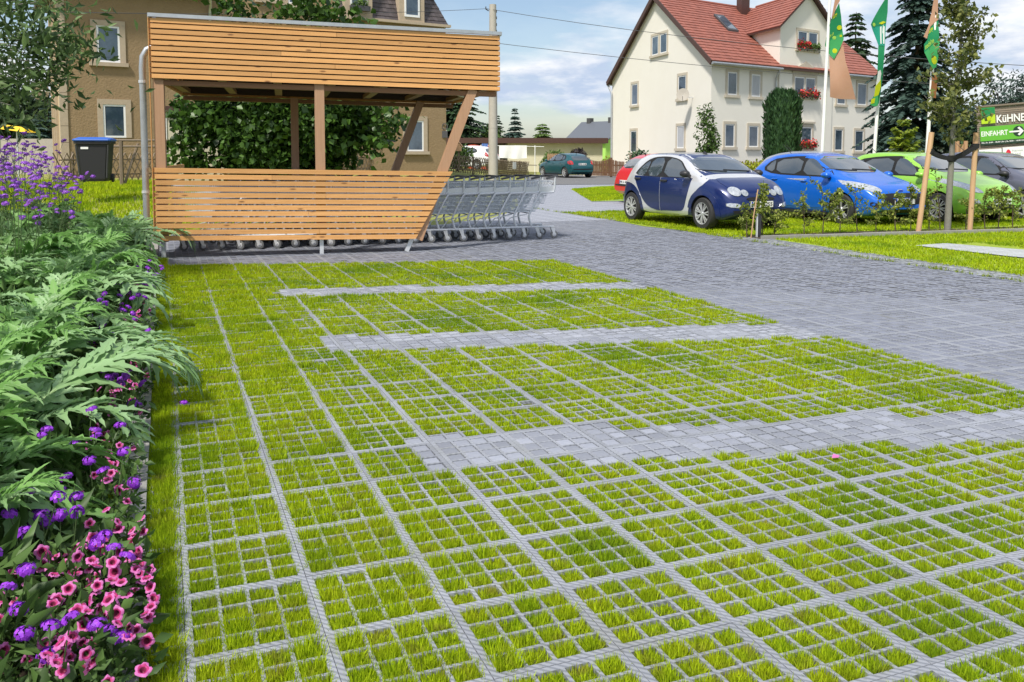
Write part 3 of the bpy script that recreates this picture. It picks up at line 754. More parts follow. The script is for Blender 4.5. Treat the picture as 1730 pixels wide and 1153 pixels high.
# ================================================================ SHOPPING CARTS
def make_cart():
    t = thing('shopping_cart', 'x', 'shopping cart', group='shopping carts nested in one row')
    hw = .275
    fr = MB()
    for s in (-1, 1):
        pts = catmull([(.0, s * hw, 1.06), (.005, s * hw, .95), (.015, s * hw, .84), (.05, s * hw, .795), (.22, s * hw * .98, .785), (.29, s * hw * .97, .75), (.46, s * hw * .93, .43), (.465, s * hw * .93, .33), (.43, s * hw * .95, .22)], 4)
        fr.tube(pts, .0175, 6)
        fr.tube([(.02, s * hw, .205), (.5, s * .24, .205), (.98, s * .19, .205)], .0155, 6)
        fr.tube([(.50, s * .25, .43), (.80, s * .20, .36), (.92, s * .19, .205)], .009, 5)
    for x, w_ in ((.30, .26), (.55, .235), (.8, .21), (.97, .19)): fr.tube([(x, -w_, .215), (x, w_, .215)], .008, 5)
    fr.tube([(.46, -.255, .44), (.46, .255, .44)], .010, 5); fr.tube([(.22, -.27, .785), (.22, .27, .785)], .009, 5)
    for k in range(-2, 3): fr.tube([(.3, k * .08, .215), (.97, k * .065, .215)], .004, 4)
    fr.build('frame', M['galv'], t, smooth=True)
    # basket: a flared wire cage
    bk = MB(); rw = .0042
    def rim(z, xr, xf, wr, wf): return [(xr, -wr, z), (xf, -wf, z + (.0)), (xf, wf, z), (xr, wr, z)]
    top = rim(.985, .03, .98, .27, .215); bot = rim(.47, .36, .93, .245, .19)
    for q, r_ in ((top, .0075), (bot, .0075)): bk.tube(q + [q[0]], r_, 5)
    def lerp(a, b, k): return tuple(a[i] + (b[i] - a[i]) * k for i in range(3))
    for f in (.12, .25, .38, .5, .62, .75, .88):
        q = [lerp(b_, t_, f) for b_, t_ in zip(bot, top)]; bk.tube(q[:4], rw, 4, cap=False)
    for a_, b_, nn in ((0, 1, 32), (1, 2, 11), (2, 3, 32)):
        for k in range(nn + 1):
            f = k / nn; bk.tube([lerp(top[a_], top[b_], f), lerp(bot[a_], bot[b_], f)], rw, 4, cap=False)
    for k in range(8):
        f = k / 7; bk.tube([lerp(bot[0], bot[3], f), lerp(bot[1], bot[2], f)], rw, 4, cap=False)
    bk.build('basket', M['cartwire'], t)
    fl = MB()
    for k in range(12):
        y = -.25 + k * .5 / 11; fl.tube([(.035, y, .99), (.20, y * .95, .60)], .003, 4, cap=False)
    for f in (0, .33, .66, 1): fl.tube([(.035 + .165 * f, -.255, .99 - .39 * f), (.035 + .165 * f, .255, .99 - .39 * f)], .004, 4)
    fl.build('flap', M['cartwire'], t)
    for s in (-1, 1):
        sp_ = MB(); sp_.add([(.012, s * .268, .80), (.27, s * .262, .79), (.30, s * .262, .88), (.022, s * .268, .90), (.012, s * .262, .80), (.27, s * .256, .79), (.30, s * .256, .88), (.022, s * .262, .90)], [(0, 1, 2, 3), (7, 6, 5, 4), (0, 4, 5, 1), (1, 5, 6, 2), (2, 6, 7, 3), (3, 7, 4, 0)]); sp_.build('side_plate', M['galv'], t)
    cs = MB(); cs.add([(.03, -.25, .80), (.21, -.24, .795), (.21, .24, .795), (.03, .25, .80), (.03, -.25, .81), (.21, -.24, .805), (.21, .24, .805), (.03, .25, .81)], [(0, 3, 2, 1), (4, 5, 6, 7), (0, 1, 5, 4), (1, 2, 6, 5), (2, 3, 7, 6), (3, 0, 4, 7)])
    cs.build('child_seat', M['galv'], t)
    hd = MB(); hd.tube([(-.045, -hw - .01, 1.075), (-.045, hw + .01, 1.075)], .017, 8); hd.build('handle', M['black'], t, smooth=True)
    for s in (-1, 1):
        ar = MB(); ar.beam((-.055, s * hw, 1.075), (.16, s * hw, 1.03), .026, .034); ar.build('handle_arm', M['darkgrey'], t)
    wh = MB(); wh.lathe([(.0, -.014), (.052, -.015), (.066, -.011), (.068, 0), (.066, .011), (.052, .015), (0, .014)], 14, 'y'); wm = wh.mesh('caster_wheel', M['caster'], True)
    hb = MB(); hb.lathe([(.0, -.019), (.032, -.018), (.038, -.013), (.038, .013), (.032, .018), (0, .019)], 12, 'y'); hm = hb.mesh('wheel_hub', M['galv'], True)
    fk = MB()
    for s in (-1, 1): fk.add([(.035, s * .023, .195), (-.035, s * .023, .195), (-.055, s * .023, .068), (-.02, s * .023, .055), (.035, s * .027, .195), (-.035, s * .027, .195), (-.055, s * .027, .068), (-.02, s * .027, .055)], [(0, 1, 2, 3), (7, 6, 5, 4), (0, 4, 5, 1), (1, 5, 6, 2), (2, 6, 7, 3), (3, 7, 4, 0)])
    fk.box(-.035, .035, -.027, .027, .19, .2); fm = fk.mesh('caster_fork', M['galv'])
    for (x, y) in ((.05, -.27), (.05, .27), (.86, -.195), (.86, .195)):
        f = link('caster', fm, t, loc=(x, y, 0), rot=(0, 0, RNG.uniform(-.5, .5)))
        wv = link('caster_wheel', wm, f, loc=(-.038, 0, .068)); link('wheel_hub', hm, f, loc=(-.038, 0, .068))
    return t
cart0 = make_cart()
ROW_A = R(20.3); rd = Vector((math.cos(ROW_A), math.sin(ROW_A), 0)); rn = Vector((-rd.y, rd.x, 0))
C0 = Vector((.735, 15.02, 0)) + rn * .27
NC = 20
N2 = 9
for i in range(NC + N2):
    o = cart0 if i == 0 else copy_tree(cart0)
    o.location = (C0 - rd * (i * .272) if i < NC else C0 - rd * (2.55 + (i - NC) * .272) + rn * .95) + rn * RNG.uniform(-.006, .006); o.rotation_euler = (0, 0, ROW_A + math.pi + RNG.uniform(-.006, .006))
    if i == 0: o['label'] = 'wire shopping cart last in the nested row, its whole side free'
    elif i >= NC: o['label'] = f'shopping cart of the rear nested row under the roof, {nth(i - NC)} from its open end'; o['group'] = 'shopping carts nested in the rear row'
    elif i < 8: o['label'] = f'wire shopping cart {nth(i)} in front of the free end cart, standing outside the shelter'
    else: o['label'] = f'shopping cart behind the lower slats, {nth(i - 8)} from the shelter\'s slanted end, wheels showing'
    for ch in o.children:
        if ch.name.startswith('caster') and i: ch.rotation_euler.z = RNG.uniform(-.7, .7)
# ================================================================ FLOWER BED PLANTS
def blw(l, r_, z=0.0):
    p = gw(r_, l); p.z = z; return p
def bed_z(l):
    return float(np.interp(-l, [.58, 1.6, 2.6, 4.5, 8, 14, 20], [-.02, .05, .10, .18, .25, .2, -.1]))
def cardoon_leaf(seed, L=.85, rise=.55, lobes=15, sag=1.0, material=None, wid=.30):
    """a long arching leaf, its blade cut almost to the rib into toothed, folded lobes"""
    rg = np.random.default_rng(seed); mb = MB(); n = 26; a0 = rise
    pts = []; x = z = 0.0; ang = a0 * 1.35; yb = 0
    for i in range(n + 1):
        pts.append(np.array([x, yb, z])); st = L / n
        x += math.cos(ang) * st; z += math.sin(ang) * st; ang -= sag * (1.9 + rg.uniform(-.2, .2)) / n * (1.6 * (i / n) + .35); yb += rg.normal(0, .0018)
    pts = np.array(pts)
    def P(t):
        k = min(t * n, n - 1e-6); i = int(k); f = k - i; return pts[i] * (1 - f) + pts[i + 1] * f
    def T(t):
        d = P(min(1, t + .02)) - P(max(0, t - .02)); return d / np.linalg.norm(d)
    mb.mi = 1
    mb.tube([tuple(P(t)) for t in np.linspace(0, .93, 12)], [.012 * (1 - .85 * t) + .0015 for t in np.linspace(0, .93, 12)], 5)
    mb.mi = 0
    for k in range(lobes * 2 + 1):
        term = k == lobes * 2
        side = 1 if k % 2 else -1
        t = .16 + .80 * (k // 2) / lobes + (.02 if side > 0 else 0) if not term else .94
        prof = math.sin(math.pi * min(1, (t - .05) / .98) ** .8) ** .75
        ll = wid * (.32 + .66 * prof) * rg.uniform(.85, 1.15) if not term else wid * .6
        c = P(t); d = T(t); up = np.cross(d, [0, 1, 0]); up = -up if up[2] < 0 else up
        sd = np.array([0, 1.0, 0]) * side
        fwd = math.radians(rg.uniform(38, 58)) if not term else 0
        ax = sd * math.cos(fwd + .0) * (0 if term else 1) + d * (math.sin(fwd) if not term else 1)
        ax = ax + up * rg.uniform(.05, .45) * (0 if term else 1); ax /= np.linalg.norm(ax)
        wv = np.cross(up, ax); wv /= np.linalg.norm(wv)
        ns = 12; mid = []; le = []; ri = []
        wmax = ll * rg.uniform(.095, .135)
        droop = rg.uniform(.1, .75)
        for i in range(ns + 1):
            u = i / ns; tooth = (1.12 if i % 3 == 1 else .82 if i % 3 == 2 else .60)
            wd = wmax * (math.sin(math.pi * min(1, u * .92 + .12)) ** .8) * tooth * (1 if i < ns else 0)
            if i == 0: wd = wmax * .45
            m = c + ax * ll * u + up * (-.5 * droop * ll * u * u) + np.array([0, 0, -1.0]) * droop * .55 * ll * u ** 2.2
            fw = ax * (wd * .5 if i % 2 else -wd * .1)
            mid.append(m); le.append(m + wv * wd + up * wd * .42 + fw); ri.append(m - wv * wd + up * wd * .42 + fw)
        b = len(mid)
        fs = []
        for i in range(ns): fs += [(i, i + 1, b + i + 1, b + i), (i + 1, i, 2 * b + i, 2 * b + i + 1)]
        mb.add([tuple(v) for v in mid + le + ri], fs)
        mb.mi = 1; vw = .0016; vv = [tuple(m_ + wv * vw * (1 - i / ns * .8) + up * .0015) for i, m_ in enumerate(mid)] + [tuple(m_ - wv * vw * (1 - i / ns * .8) + up * .0015) for i, m_ in enumerate(mid)]
        mb.add(vv, [(i, i + 1, b + i + 1, b + i) for i in range(ns)]); mb.mi = 0
    me = mb.mesh('leaf', [material or M['cardoon'], M['rib_green']])
    me.polygons.foreach_set('use_smooth', [True] * len(me.polygons))
    return me
CL = [cardoon_leaf(s_, L_, r_, 14, sg, mt, wd) for s_, L_, r_, sg, mt, wd in (
    (1, .95, .62, 1.05, M['cardoon'], .30), (2, .82, .75, 1.0, M['cardoon'], .27), (3, 1.0, .45, .8, M['cardoon'], .32),
    (4, .75, .95, .75, M['cardoon_dark'], .26), (5, .90, .55, 1.3, M['cardoon_dark'], .29), (6, .62, 1.0, .55, M['cardoon'], .22))]
CARD_LABEL = []
def cardoon(l, r_, sc, n, label, rot0=0.0, z=None, toward=None):
    p = blw(l, r_, bed_z(l) if z is None else z)
    t = thing('cardoon_plant', label, 'cardoon', p, rot0, 'cardoon clumps in the flower bed')
    rg = np.random.default_rng(int(abs(r_ * 100) + abs(l * 1000)))
    for i in range(n):
        a = 2 * math.pi * (i / n) + rg.uniform(-.3, .3); inner = i % 3 == 2
        me = CL[int(rg.integers(0, 6))] if not inner else CL[3 if rg.random() < .5 else 5]
        s_ = sc * rg.uniform(.8, 1.15) * (.85 if inner else 1)
        o = link('leaf', me, t, loc=(.03 * math.cos(a), .03 * math.sin(a), rg.uniform(0, .08)), rot=(rg.uniform(-.2, .2), rg.uniform(-.25, .12) - (.35 if inner else 0), a))
        o.scale = (s_, s_ * rg.uniform(.85, 1.1), s_)
    return t
# the front row along the kerb, then the rows behind
front = [(-1.75, .55, .72, 9), (-2.0, -.6, .92, 18), (-1.95, -2.6, .86, 18), (-1.95, -4.7, .86, 18), (-1.95, -6.6, .88, 18), (-1.95, -8.6, .9, 18),
         (-1.95, -10.8, .95, 18), (-1.9, -13.2, 1.0, 17), (-1.9, -15.8, 1.0, 16), (-1.8, -18.5, 1.05, 16), (-1.7, -21.3, 1.05, 16), (-1.4, -24.2, 1.1, 15)]
for i, (l, r_, sc, n) in enumerate(front):
    cardoon(l, r_, sc, n, f'silvery cardoon clump beside the kerb, {nth(i)} from the front of the flower bed', rot0=i * .7)
back = [(-3.6, -8.0, .95, 14), (-3.3, -11.0, 1.05, 12), (-3.4, -14.0, 1.1, 12), (-3.6, -17.5, 1.15, 12), (-3.5, -21.5, 1.2, 12), (-5.4, -20, 1.1, 10), (-3.6, -25, 1.2, 10)]
for i, (l, r_, sc, n) in enumerate(back):
    cardoon(l, r_, sc, n, f'leafy cardoon clump behind the kerb row, {nth(i)} from the front of that second row', rot0=i * 1.3)

# --- petunias: funnel flowers with a dark eye
def petunia_flower(seed):
    """five ruffled lobes round a dark throat"""
    rg = np.random.default_rng(seed); mb = MB(); n = 20; R0 = .036
    vs = [(0, 0, -.030)]
    for ring, (rr, zz) in enumerate(((.0075, -.016), (.0135, -.004), (.023, .002), (R0, -.001))):
        for k in range(n):
            a = 2 * math.pi * k / n; lobe = .5 + .5 * math.cos(5 * a); f = 1 if ring < 2 else (.90 + .10 * lobe if ring == 2 else .76 + .24 * lobe ** .6)
            ruf = rg.normal(0, .0022) + .004 * math.cos(10 * a + seed) * (ring - 1) / 2 if ring >= 2 else 0
            vs.append((rr * f * math.cos(a), rr * f * math.sin(a), zz + ruf - (.007 * (1 - lobe) if ring == 3 else 0)))
    fs = []; mi = []
    for k in range(n):
        k2 = (k + 1) % n; fs.append((0, 1 + k2, 1 + k)); mi.append(2)
        for ring in range(3):
            o = 1 + ring * n; fs.append((o + k, o + k2, o + n + k2, o + n + k)); mi.append(2 if ring == 0 else (1 if ring == 1 or k % 4 == 0 and False else 0))
    me = bpy.data.meshes.new('flower'); me.from_pydata(vs, [], fs)
    for m in ('petunia', 'petunia_mid', 'petunia_eye'): me.materials.append(M[m])
    me.polygons.foreach_set('material_index', mi); me.polygons.foreach_set('use_smooth', [True] * len(fs)); me.update(); return me
PF = [petunia_flower(k) for k in range(5)]
def verbena_head(seed, m, r=.022, n=46, flat=.55):
    rg = np.random.default_rng(seed); V = []; F = []
    for k in range(n):
        d = rg.normal(size=3); d[2] = abs(d[2]) * .9 + .1; d /= np.linalg.norm(d); c = d * np.array([r, r, r * flat]) * rg.uniform(.75, 1.05)
        a = np.cross(d, rg.normal(size=3)); a /= np.linalg.norm(a); b = np.cross(d, a); s_ = r * .30
        i0 = len(V)
        V += [tuple(c + a * s_), tuple(c + b * s_ * 1.0), tuple(c - a * s_), tuple(c - b * s_)]; F.append((i0, i0 + 1, i0 + 2, i0 + 3))
    return mesh_np('flower_head', V, np.array(F), m)
VH = [verbena_head(k, M['verbena']) for k in range(2)]; VD = [verbena_head(9 + k, M['verbena_deep'], .026, 40) for k in range(2)]
def leafy(name, n, c, r, size, m, parent, aspect=.4, seed=1, droop=.1, shell=.35):
    rg = np.random.default_rng(seed); P, d = ring_pts(n, c, r, rg, shell); P[:, 2] = np.maximum(P[:, 2], .004)
    V, F = leaf_quads(P, size, aspect, rng=rg, droop=droop, outward=d * .6)
    return link(name, mesh_np(name, V, F, m), parent, kind='stuff')
def petunia_plant(l, r_, n, rad, label, seed):
    t = thing('petunia_plant', label, 'petunia', blw(l, r_, bed_z(l)), 0, 'petunias edging the flower bed'); rg = np.random.default_rng(seed)
    leafy('foliage', 300, (0, 0, .08), (rad * 1.1, rad * 1.1, .17), .05, M['bedleaf'], t, .5, seed)
    for k in range(n):
        a = rg.uniform(0, 6.28); q = rad * math.sqrt(rg.random()) * 1.05; h = .17 + .10 * (1 - q / rad) + rg.uniform(-.05, .03)
        o = link('flower', PF[int(rg.integers(0, 5))], t, loc=(q * math.cos(a), q * math.sin(a), h), rot=(R(-25) + rg.normal(0, .55) + R(66), rg.normal(0, .25), rg.normal(.45, .75)))
        s_ = rg.uniform(.42, .66); o.scale = (s_, s_, s_)
    return t
pets = [(-.62, 2.6, 26, .15), (-.60, 2.05, 32, .15), (-.58, 1.5, 34, .15), (-.60, .95, 32, .15), (-.95, 1.9, 20, .18), (-.92, 1.15, 20, .18), (-.60, .35, 16, .13), (-.72, -.6, 11, .15), (-.70, -1.9, 12, .14), (-.72, -3.3, 12, .14), (-.72, -4.5, 15, .15),
        (-.66, -5.6, 18, .14), (-.95, -6.6, 14, .18), (-.7, -7.3, 13, .15), (-.95, -8.9, 13, .18), (-.75, -10.3, 13, .18), (-.9, -12.0, 13, .2), (-.75, -14.0, 12, .18)]
for i, a in enumerate(pets): petunia_plant(*a, f'pink petunias with dark eyes at the bed edge, {nth(i)} patch from the front', 100 + i)
def low_verbena(l, r_, n, rad, label, seed, hz=.3):
    t = thing('verbena_plant', label, 'verbena', blw(l, r_, bed_z(l)), 0, 'low purple verbenas edging the flower bed'); rg = np.random.default_rng(seed)
    leafy('foliage', 110, (0, 0, .05), (rad, rad, hz * .6), .06, M['bedleaf'], t, .3, seed)
    for k in range(n):
        a = rg.uniform(0, 6.28); q = rad * math.sqrt(rg.random()); h = hz * rg.uniform(.6, 1.1); p = (q * math.cos(a), q * math.sin(a), h)
        mb = MB(); mb.tube([(p[0] * .4, p[1] * .4, 0), p], .0022, 4); st = mb.build('stem', M['stem'], t)
        link('flower_head', VD[k % 2], st, loc=p, rot=(rg.normal(0, .35), rg.normal(0, .35), rg.uniform(0, 6)))
lv = [(-1.25, 1.75, 7, .16), (-.9, 2.4, 4, .12), (-.5, 1.2, 4, .08), (-.95, .6, 7, .14), (-1.6, 1.2, 6, .2), (-.48, 2.2, 3, .06), (-1.35, .4, 7, .22), (-.7, -.55, 6, .15), (-1.0, -1.9, 7, .2), (-.62, -3.7, 8, .12), (-.6, -4.6, 7, .12), (-1.0, -5.9, 8, .22), (-.7, -6.9, 8, .18), (-1.4, -6.3, 6, .2),
      (-.9, -8.6, 8, .22), (-1.3, -9.9, 8, .25), (-.7, -10.8, 8, .2), (-1.3, -12.0, 8, .25), (-.65, -13.0, 8, .2), (-.6, -15.5, 8, .2), (-2.0, -8.3, 5, .25), (-.4, -17.5, 6, .2)]
for i, a in enumerate(lv): low_verbena(*a, f'low deep purple verbena by the kerb, {nth(i)} patch from the front', 300 + i)
# --- tall verbenas: thin branching stems with violet heads
def tall_verbena(l, r_, h, n, label, seed):
    t = thing('tall_verbena', label, 'verbena', blw(l, r_, bed_z(l)), 0, 'tall violet verbenas at the back of the bed'); rg = np.random.default_rng(seed)
    leafy('foliage', 130, (0, 0, h * .3), (.30, .30, h * .35), .09, M['bedleaf'], t, .16, seed, shell=.1)
    mb = MB()
    heads = []
    for k in range(max(3, n // 4)):
        a = rg.uniform(0, 6.28); q = rg.uniform(.05, .34); top = np.array([q * math.cos(a), q * math.sin(a), h * rg.uniform(.62, .92)])
        mb.tube([(top[0] * .25, top[1] * .25, 0), tuple(top * [.7, .7, .6]), tuple(top)], .003, 4)
        for j in range(4):
            e_ = top + np.array([rg.normal(0, .07), rg.normal(0, .07), rg.uniform(.03, .2)]); mb.tube([tuple(top), tuple(e_)], .002, 4); heads.append(e_)
    mb.build('stems', M['stem'], t, kind='stuff')
    for k, e_ in enumerate(heads[:n]):
        o = link('flower_head', VH[k % 2], t, loc=tuple(e_), rot=(rg.normal(0, .3), rg.normal(0, .3), 0)); s_ = rg.uniform(.9, 1.7); o.scale = (s_, s_, s_)
tv = []
rg_ = np.random.default_rng(5)
spots = [(-3.0, -12.5, 1.25), (-3.9, -14.5, 1.35), (-3.2, -16.0, 1.3), (-4.6, -16.5, 1.5), (-3.9, -18.2, 1.5), (-5.2, -18.8, 1.6), (-4.5, -20.2, 1.55), (-5.8, -21.0, 1.65), (-3.8, -21.6, 1.4), (-5.0, -22.8, 1.6), (-6.3, -23.2, 1.7), (-4.3, -24.5, 1.45),
         (-5.6, -25.6, 1.6), (-7.0, -26.0, 1.7), (-4.9, -27.6, 1.45), (-6.4, -28.5, 1.6), (-3.3, -19.6, 1.15), (-2.7, -15.2, 1.0), (-3.0, -23.0, 1.1), (-8.0, -29, 1.7), (-3.6, -28.0, 1.2)]
for i, (l, r_, h) in enumerate(spots): tall_verbena(l, r_, h, 30, f'tall thin-stemmed violet verbena behind the cardoons, {nth(i)} from the front', 500 + i)
# underplanting between the clumps
V, F, k0 = [], [], 0
rg = np.random.default_rng(8); P = []
for k in range(9000):
    l, r_ = -abs(rg.normal(0, 2.6)) - .85, rg.uniform(-30, 3.5); p = gw(r_, l); p.z = bed_z(l) + rg.uniform(0, .18 + .1 * min(2, -l - .8)); P.append(p[:])
V, F = leaf_quads(np.array(P), .12, .28, rng=rg, droop=-.5)
g = link('undergrowth', mesh_np('undergrowth', V, F, M['bedleaf']), kind='stuff'); tag(g, 'dark leafy undergrowth between the cardoons and petunias of the flower bed', 'undergrowth')

# ================================================================ TREES AND SHRUBS
def limb_tree(name, label, base, h, crown_c, crown_r, n_leaf, leaf, lm, cat='tree', bark=None, trunk_r=.16, limbs=9, seed=1, group=None, aspect=.5, clumps=26, clump_r=.34, trunk_top=.7):
    t = thing(name, label, cat, base, 0, group); rg = np.random.default_rng(seed)
    c = np.array(crown_c, float); r_ = np.array(crown_r, float)
    mb = MB(); top = (c[0], c[1], h * trunk_top)
    mb.tube([(0, 0, -.2), (c[0] * .2, c[1] * .2, h * .25), (c[0] * .7, c[1] * .7, h * .5), top], [trunk_r * 1.25, trunk_r, trunk_r * .7, trunk_r * .25], 8)
    tr = mb.build('trunk', bark or M['bark'], t, smooth=True)
    cl, d = ring_pts(clumps, c, r_ * .78, rg, .35); P = []; O = []
    for k in range(clumps):
        if k < limbs:
            lb = MB(); s0 = np.array([c[0] * .5, c[1] * .5, h * (.28 + .35 * rg.random())]); m = (s0 + cl[k]) / 2 + np.array([0, 0, .1 * h * rg.random()])
            lb.tube([tuple(s0), tuple(m), tuple(cl[k])], [trunk_r * .45, trunk_r * .25, trunk_r * .08], 5); lb.build('limb', bark or M['bark'], tr)
        q = rg.normal(size=(n_leaf // clumps, 3)); q /= np.linalg.norm(q, axis=1, keepdims=True)
        cr = clump_r * rg.uniform(.7, 1.3); P.append(cl[k] + q * cr * r_ * rg.random((len(q), 1)) ** .45); O.append(q)
    P = np.concatenate(P); O = np.concatenate(O)
    V, F = leaf_quads(P, leaf, aspect, rng=rg, outward=O * .5, droop=.35)
    link('crown', mesh_np('crown', V, F, lm), t, kind='stuff'); return t
def conifer(name, label, base, h, rad, lm, seed=1, tiers=18, per=9, cards=22, droop=.35, z0=.08, cat='tree', group=None, card=.30, power=1.0, bark=None, tr=None):
    t = thing(name, label, cat, base, 0, group); rg = np.random.default_rng(seed)
    mb = MB(); rr = tr or h * .016; mb.tube([(0, 0, -.3), (0, 0, h * .5), (0, 0, h * .98)], [rr, rr * .6, rr * .1], 7); mb.build('trunk', bark or M['bark'], t, smooth=True)
    B, T = [], []
    for i in range(tiers):
        f = (i + rg.random() * .6) / tiers; z = h * (z0 + (1 - z0) * f); rl = rad * (1 - f) ** power * rg.uniform(.8, 1.12) + .05
        for k in range(max(4, int(per * (1 - f * .5)))):
            a = rg.uniform(0, 6.28); ll = rl * rg.uniform(.65, 1.12)
            for u in np.linspace(.12, 1, max(5, int(cards * 1.25 * (ll / rad) ** .6))):
                q = u * ll; zz = z - droop * q * u + (.12 * q * u * u)
                p = np.array([math.cos(a) * q, math.sin(a) * q, zz]); spread = .30 * ll * (1.05 - u) + .05
                for s_ in (-1, 1):
                    d = np.array([math.cos(a) * .6 - math.sin(a) * s_ * .8, math.sin(a) * .6 + math.cos(a) * s_ * .8, -.25 - .3 * rg.random()])
                    B.append(p); T.append(p + d * min(card * rg.uniform(.6, 1.3), spread + card * .4))
    B = np.array(B); T = np.array(T); n = len(B); dd = T - B; ln = np.linalg.norm(dd, axis=1, keepdims=True); dd /= ln
    sd = np.cross(dd, rg.normal(size=(n, 3)) * .5 + [0, 0, 1.0]); sd /= np.linalg.norm(sd, axis=1, keepdims=True)
    m = (B + T) / 2; wd = ln * .24
    V = np.stack([B, m + sd * wd, T, m - sd * wd], 1).reshape(-1, 3); F = np.arange(n * 4).reshape(n, 4)
    link('crown', mesh_np('crown', V, F, lm), t, kind='stuff'); return t
def shrub(name, label, base, r_, n, leaf, lm, cat='shrub', seed=1, aspect=.5, shell=.45, group=None, lobes=7):
    t = thing(name, label, cat, base, 0, group); rg = np.random.default_rng(seed); r_ = np.array(r_, float)
    mb = MB()
    for k in range(5):
        a = k * 1.3; mb.tube([(0, 0, -.1), (math.cos(a) * r_[0] * .3, math.sin(a) * r_[1] * .3, r_[2]), (math.cos(a) * r_[0] * .55, math.sin(a) * r_[1] * .55, r_[2] * 1.5)], [.03, .02, .008], 5)
    mb.build('stems', M['bark'], t, kind='stuff')
    P, O = [], []
    cc, _ = ring_pts(lobes, (0, 0, r_[2]), r_ * .5, rg, .5)
    for k in range(lobes):
        p, d = ring_pts(n // lobes, cc[k], r_ * .58 * rg.uniform(.8, 1.1), rg, shell); P.append(p); O.append(d)
    P = np.concatenate(P); P[:, 2] = np.maximum(P[:, 2], .02)
    V, F = leaf_quads(P, leaf, aspect, rng=rg, outward=np.concatenate(O) * .6, droop=.25)
    link('foliage', mesh_np('foliage', V, F, lm), t, kind='stuff'); return t
def gp(px, Y, z=None):
    p = at(px, 258, Y); p.z = ground_z(p.x, p.y) - .07 if z is None else z; return p

# big leafy climber-tree between the shelter and the brown house
p = gp(478, 26)
vt = limb_tree('leafy_tree', 'broad dark green leafy tree filling the view through the timber shelter', p, 4.4, (0, 0, 2.05), (3.35, 2.0, 2.2), 52000, .18, M['leaf_vine'], seed=4, clumps=190, clump_r=.25, trunk_r=.14, aspect=.85)
P = []; O = []
rg = np.random.default_rng(41); mb = MB()
for (px, py, k) in ((395, 0, 70), (410, 18, 80), (385, 12, 40), (470, 22, 50), (520, 12, 130), (505, 25, 80), (545, 25, 110), (590, 30, 60), (565, 18, 40), (660, 200, 120), (640, 240, 160), (310, 250, 120), (325, 200, 120), (330, 280, 160)):
    c = at(px, py, 25.4) - p; q = rg.normal(size=(k, 3)) * [.30, .3, .22] + np.array(c); P.append(q); O.append(rg.normal(size=(k, 3)))
    b_ = Vector((c.x * .6, 0, 2.6)); mb.tube([b_, (b_ + c) / 2 + Vector((.1, 0, .2)), c], [.03, .02, .006], 5)
mb.build('shoots', M['bark'], vt, kind='stuff')
V, F = leaf_quads(np.concatenate(P), .21, .85, rng=rg); link('shoot_leaves', mesh_np('shoot_leaves', V, F, M['leaf_vine']), vt, kind='stuff')

# overhanging branches of a tree beyond the left edge of the picture
tb = gp(-330, 10.5, .15)
lt = thing('overhanging_tree', 'slender-leaved tree leaning in at the left, in front of the sky', 'tree', tb)
mb = MB(); mb.tube([(0, 0, -.2), (.15, .1, 1.6), (.3, .2, 3.2), (.35, .3, 4.6)], [.13, .11, .08, .03], 8); trk = mb.build('trunk', M['greybark'], lt, smooth=True)
rg = np.random.default_rng(17); P = []; D = []
for (px, py, n, sx) in ((-60, 20, 240, .5), (20, 20, 200, .42), (60, 15, 90, .3), (15, 70, 200, .4), (60, 60, 80, .25), (85, 75, 55, .18), (105, 70, 40, .13), (135, 78, 38, .10), (145, 90, 26, .08), (30, 110, 160, .35), (70, 95, 70, .2), (100, 110, 26, .12), (85, 125, 26, .12), (10, 150, 200, .38), (45, 120, 60, .2), (25, 180, 120, .3), (60, 140, 20, .1), (-80, 120, 300, .6), (115, 62, 24, .1), (95, 128, 14, .08), (60, 5, 60, .2), (30, 0, 90, .3)):
    c = np.array(at(px, py, 9.6 + rg.uniform(-.5, .5)) - tb)
    lb = MB(); s0 = np.array([.3, .2, 1.6 + .7 * rg.random() + .3 * c[2] * .5]); lb.tube([tuple(s0), tuple((s0 + c) / 2 + [0, 0, .25]), tuple(c)], [.022, .012, .004], 5); lb.build('branch', M['greybark'], trk)
    q = rg.normal(size=(n, 3)) * [sx, sx, sx * .6]; P.append(c + q)
    if n < 130:      # leaves strung along the twig
        u = rg.random((n, 1)) ** .7; P[-1] = (s0 * (1 - u) + c * u + np.array([0, 0, .25]) * 4 * u * (1 - u) * .5) * .35 + P[-1] * .65 if False else P[-1]
V, F = leaf_quads(np.concatenate(P), .125, .34, rng=rg, droop=.5); link('crown', mesh_np('crown', V, F, M['leaf_left']), lt, kind='stuff')

# dark trees behind, at the far left
for i, (px, Y, h, rad) in enumerate(((8, 62, 7.2, 5), (62, 66, 5.6, 4), (-60, 60, 8, 5))):
    limb_tree('dark_tree', ('dense dark tree behind the verbenas at the picture edge', 'lower dark tree left of the brown house wall', 'tall dark tree partly outside the left edge')[i], gp(px, Y), h, (0, 0, h * .55), (rad * .75, rad * .6, h * .45), 4200, .34, M['leaf_dark'], seed=60 + i, clumps=30, group='dark trees left of the brown house')
conifer('pine_tree', 'dark open pine beside the brown house wall, its top below the satellite dish', gp(84, 58), 5.2, 2.3, M['leaf_spruce'], 71, 18, 10, 14, droop=.1, card=.4)
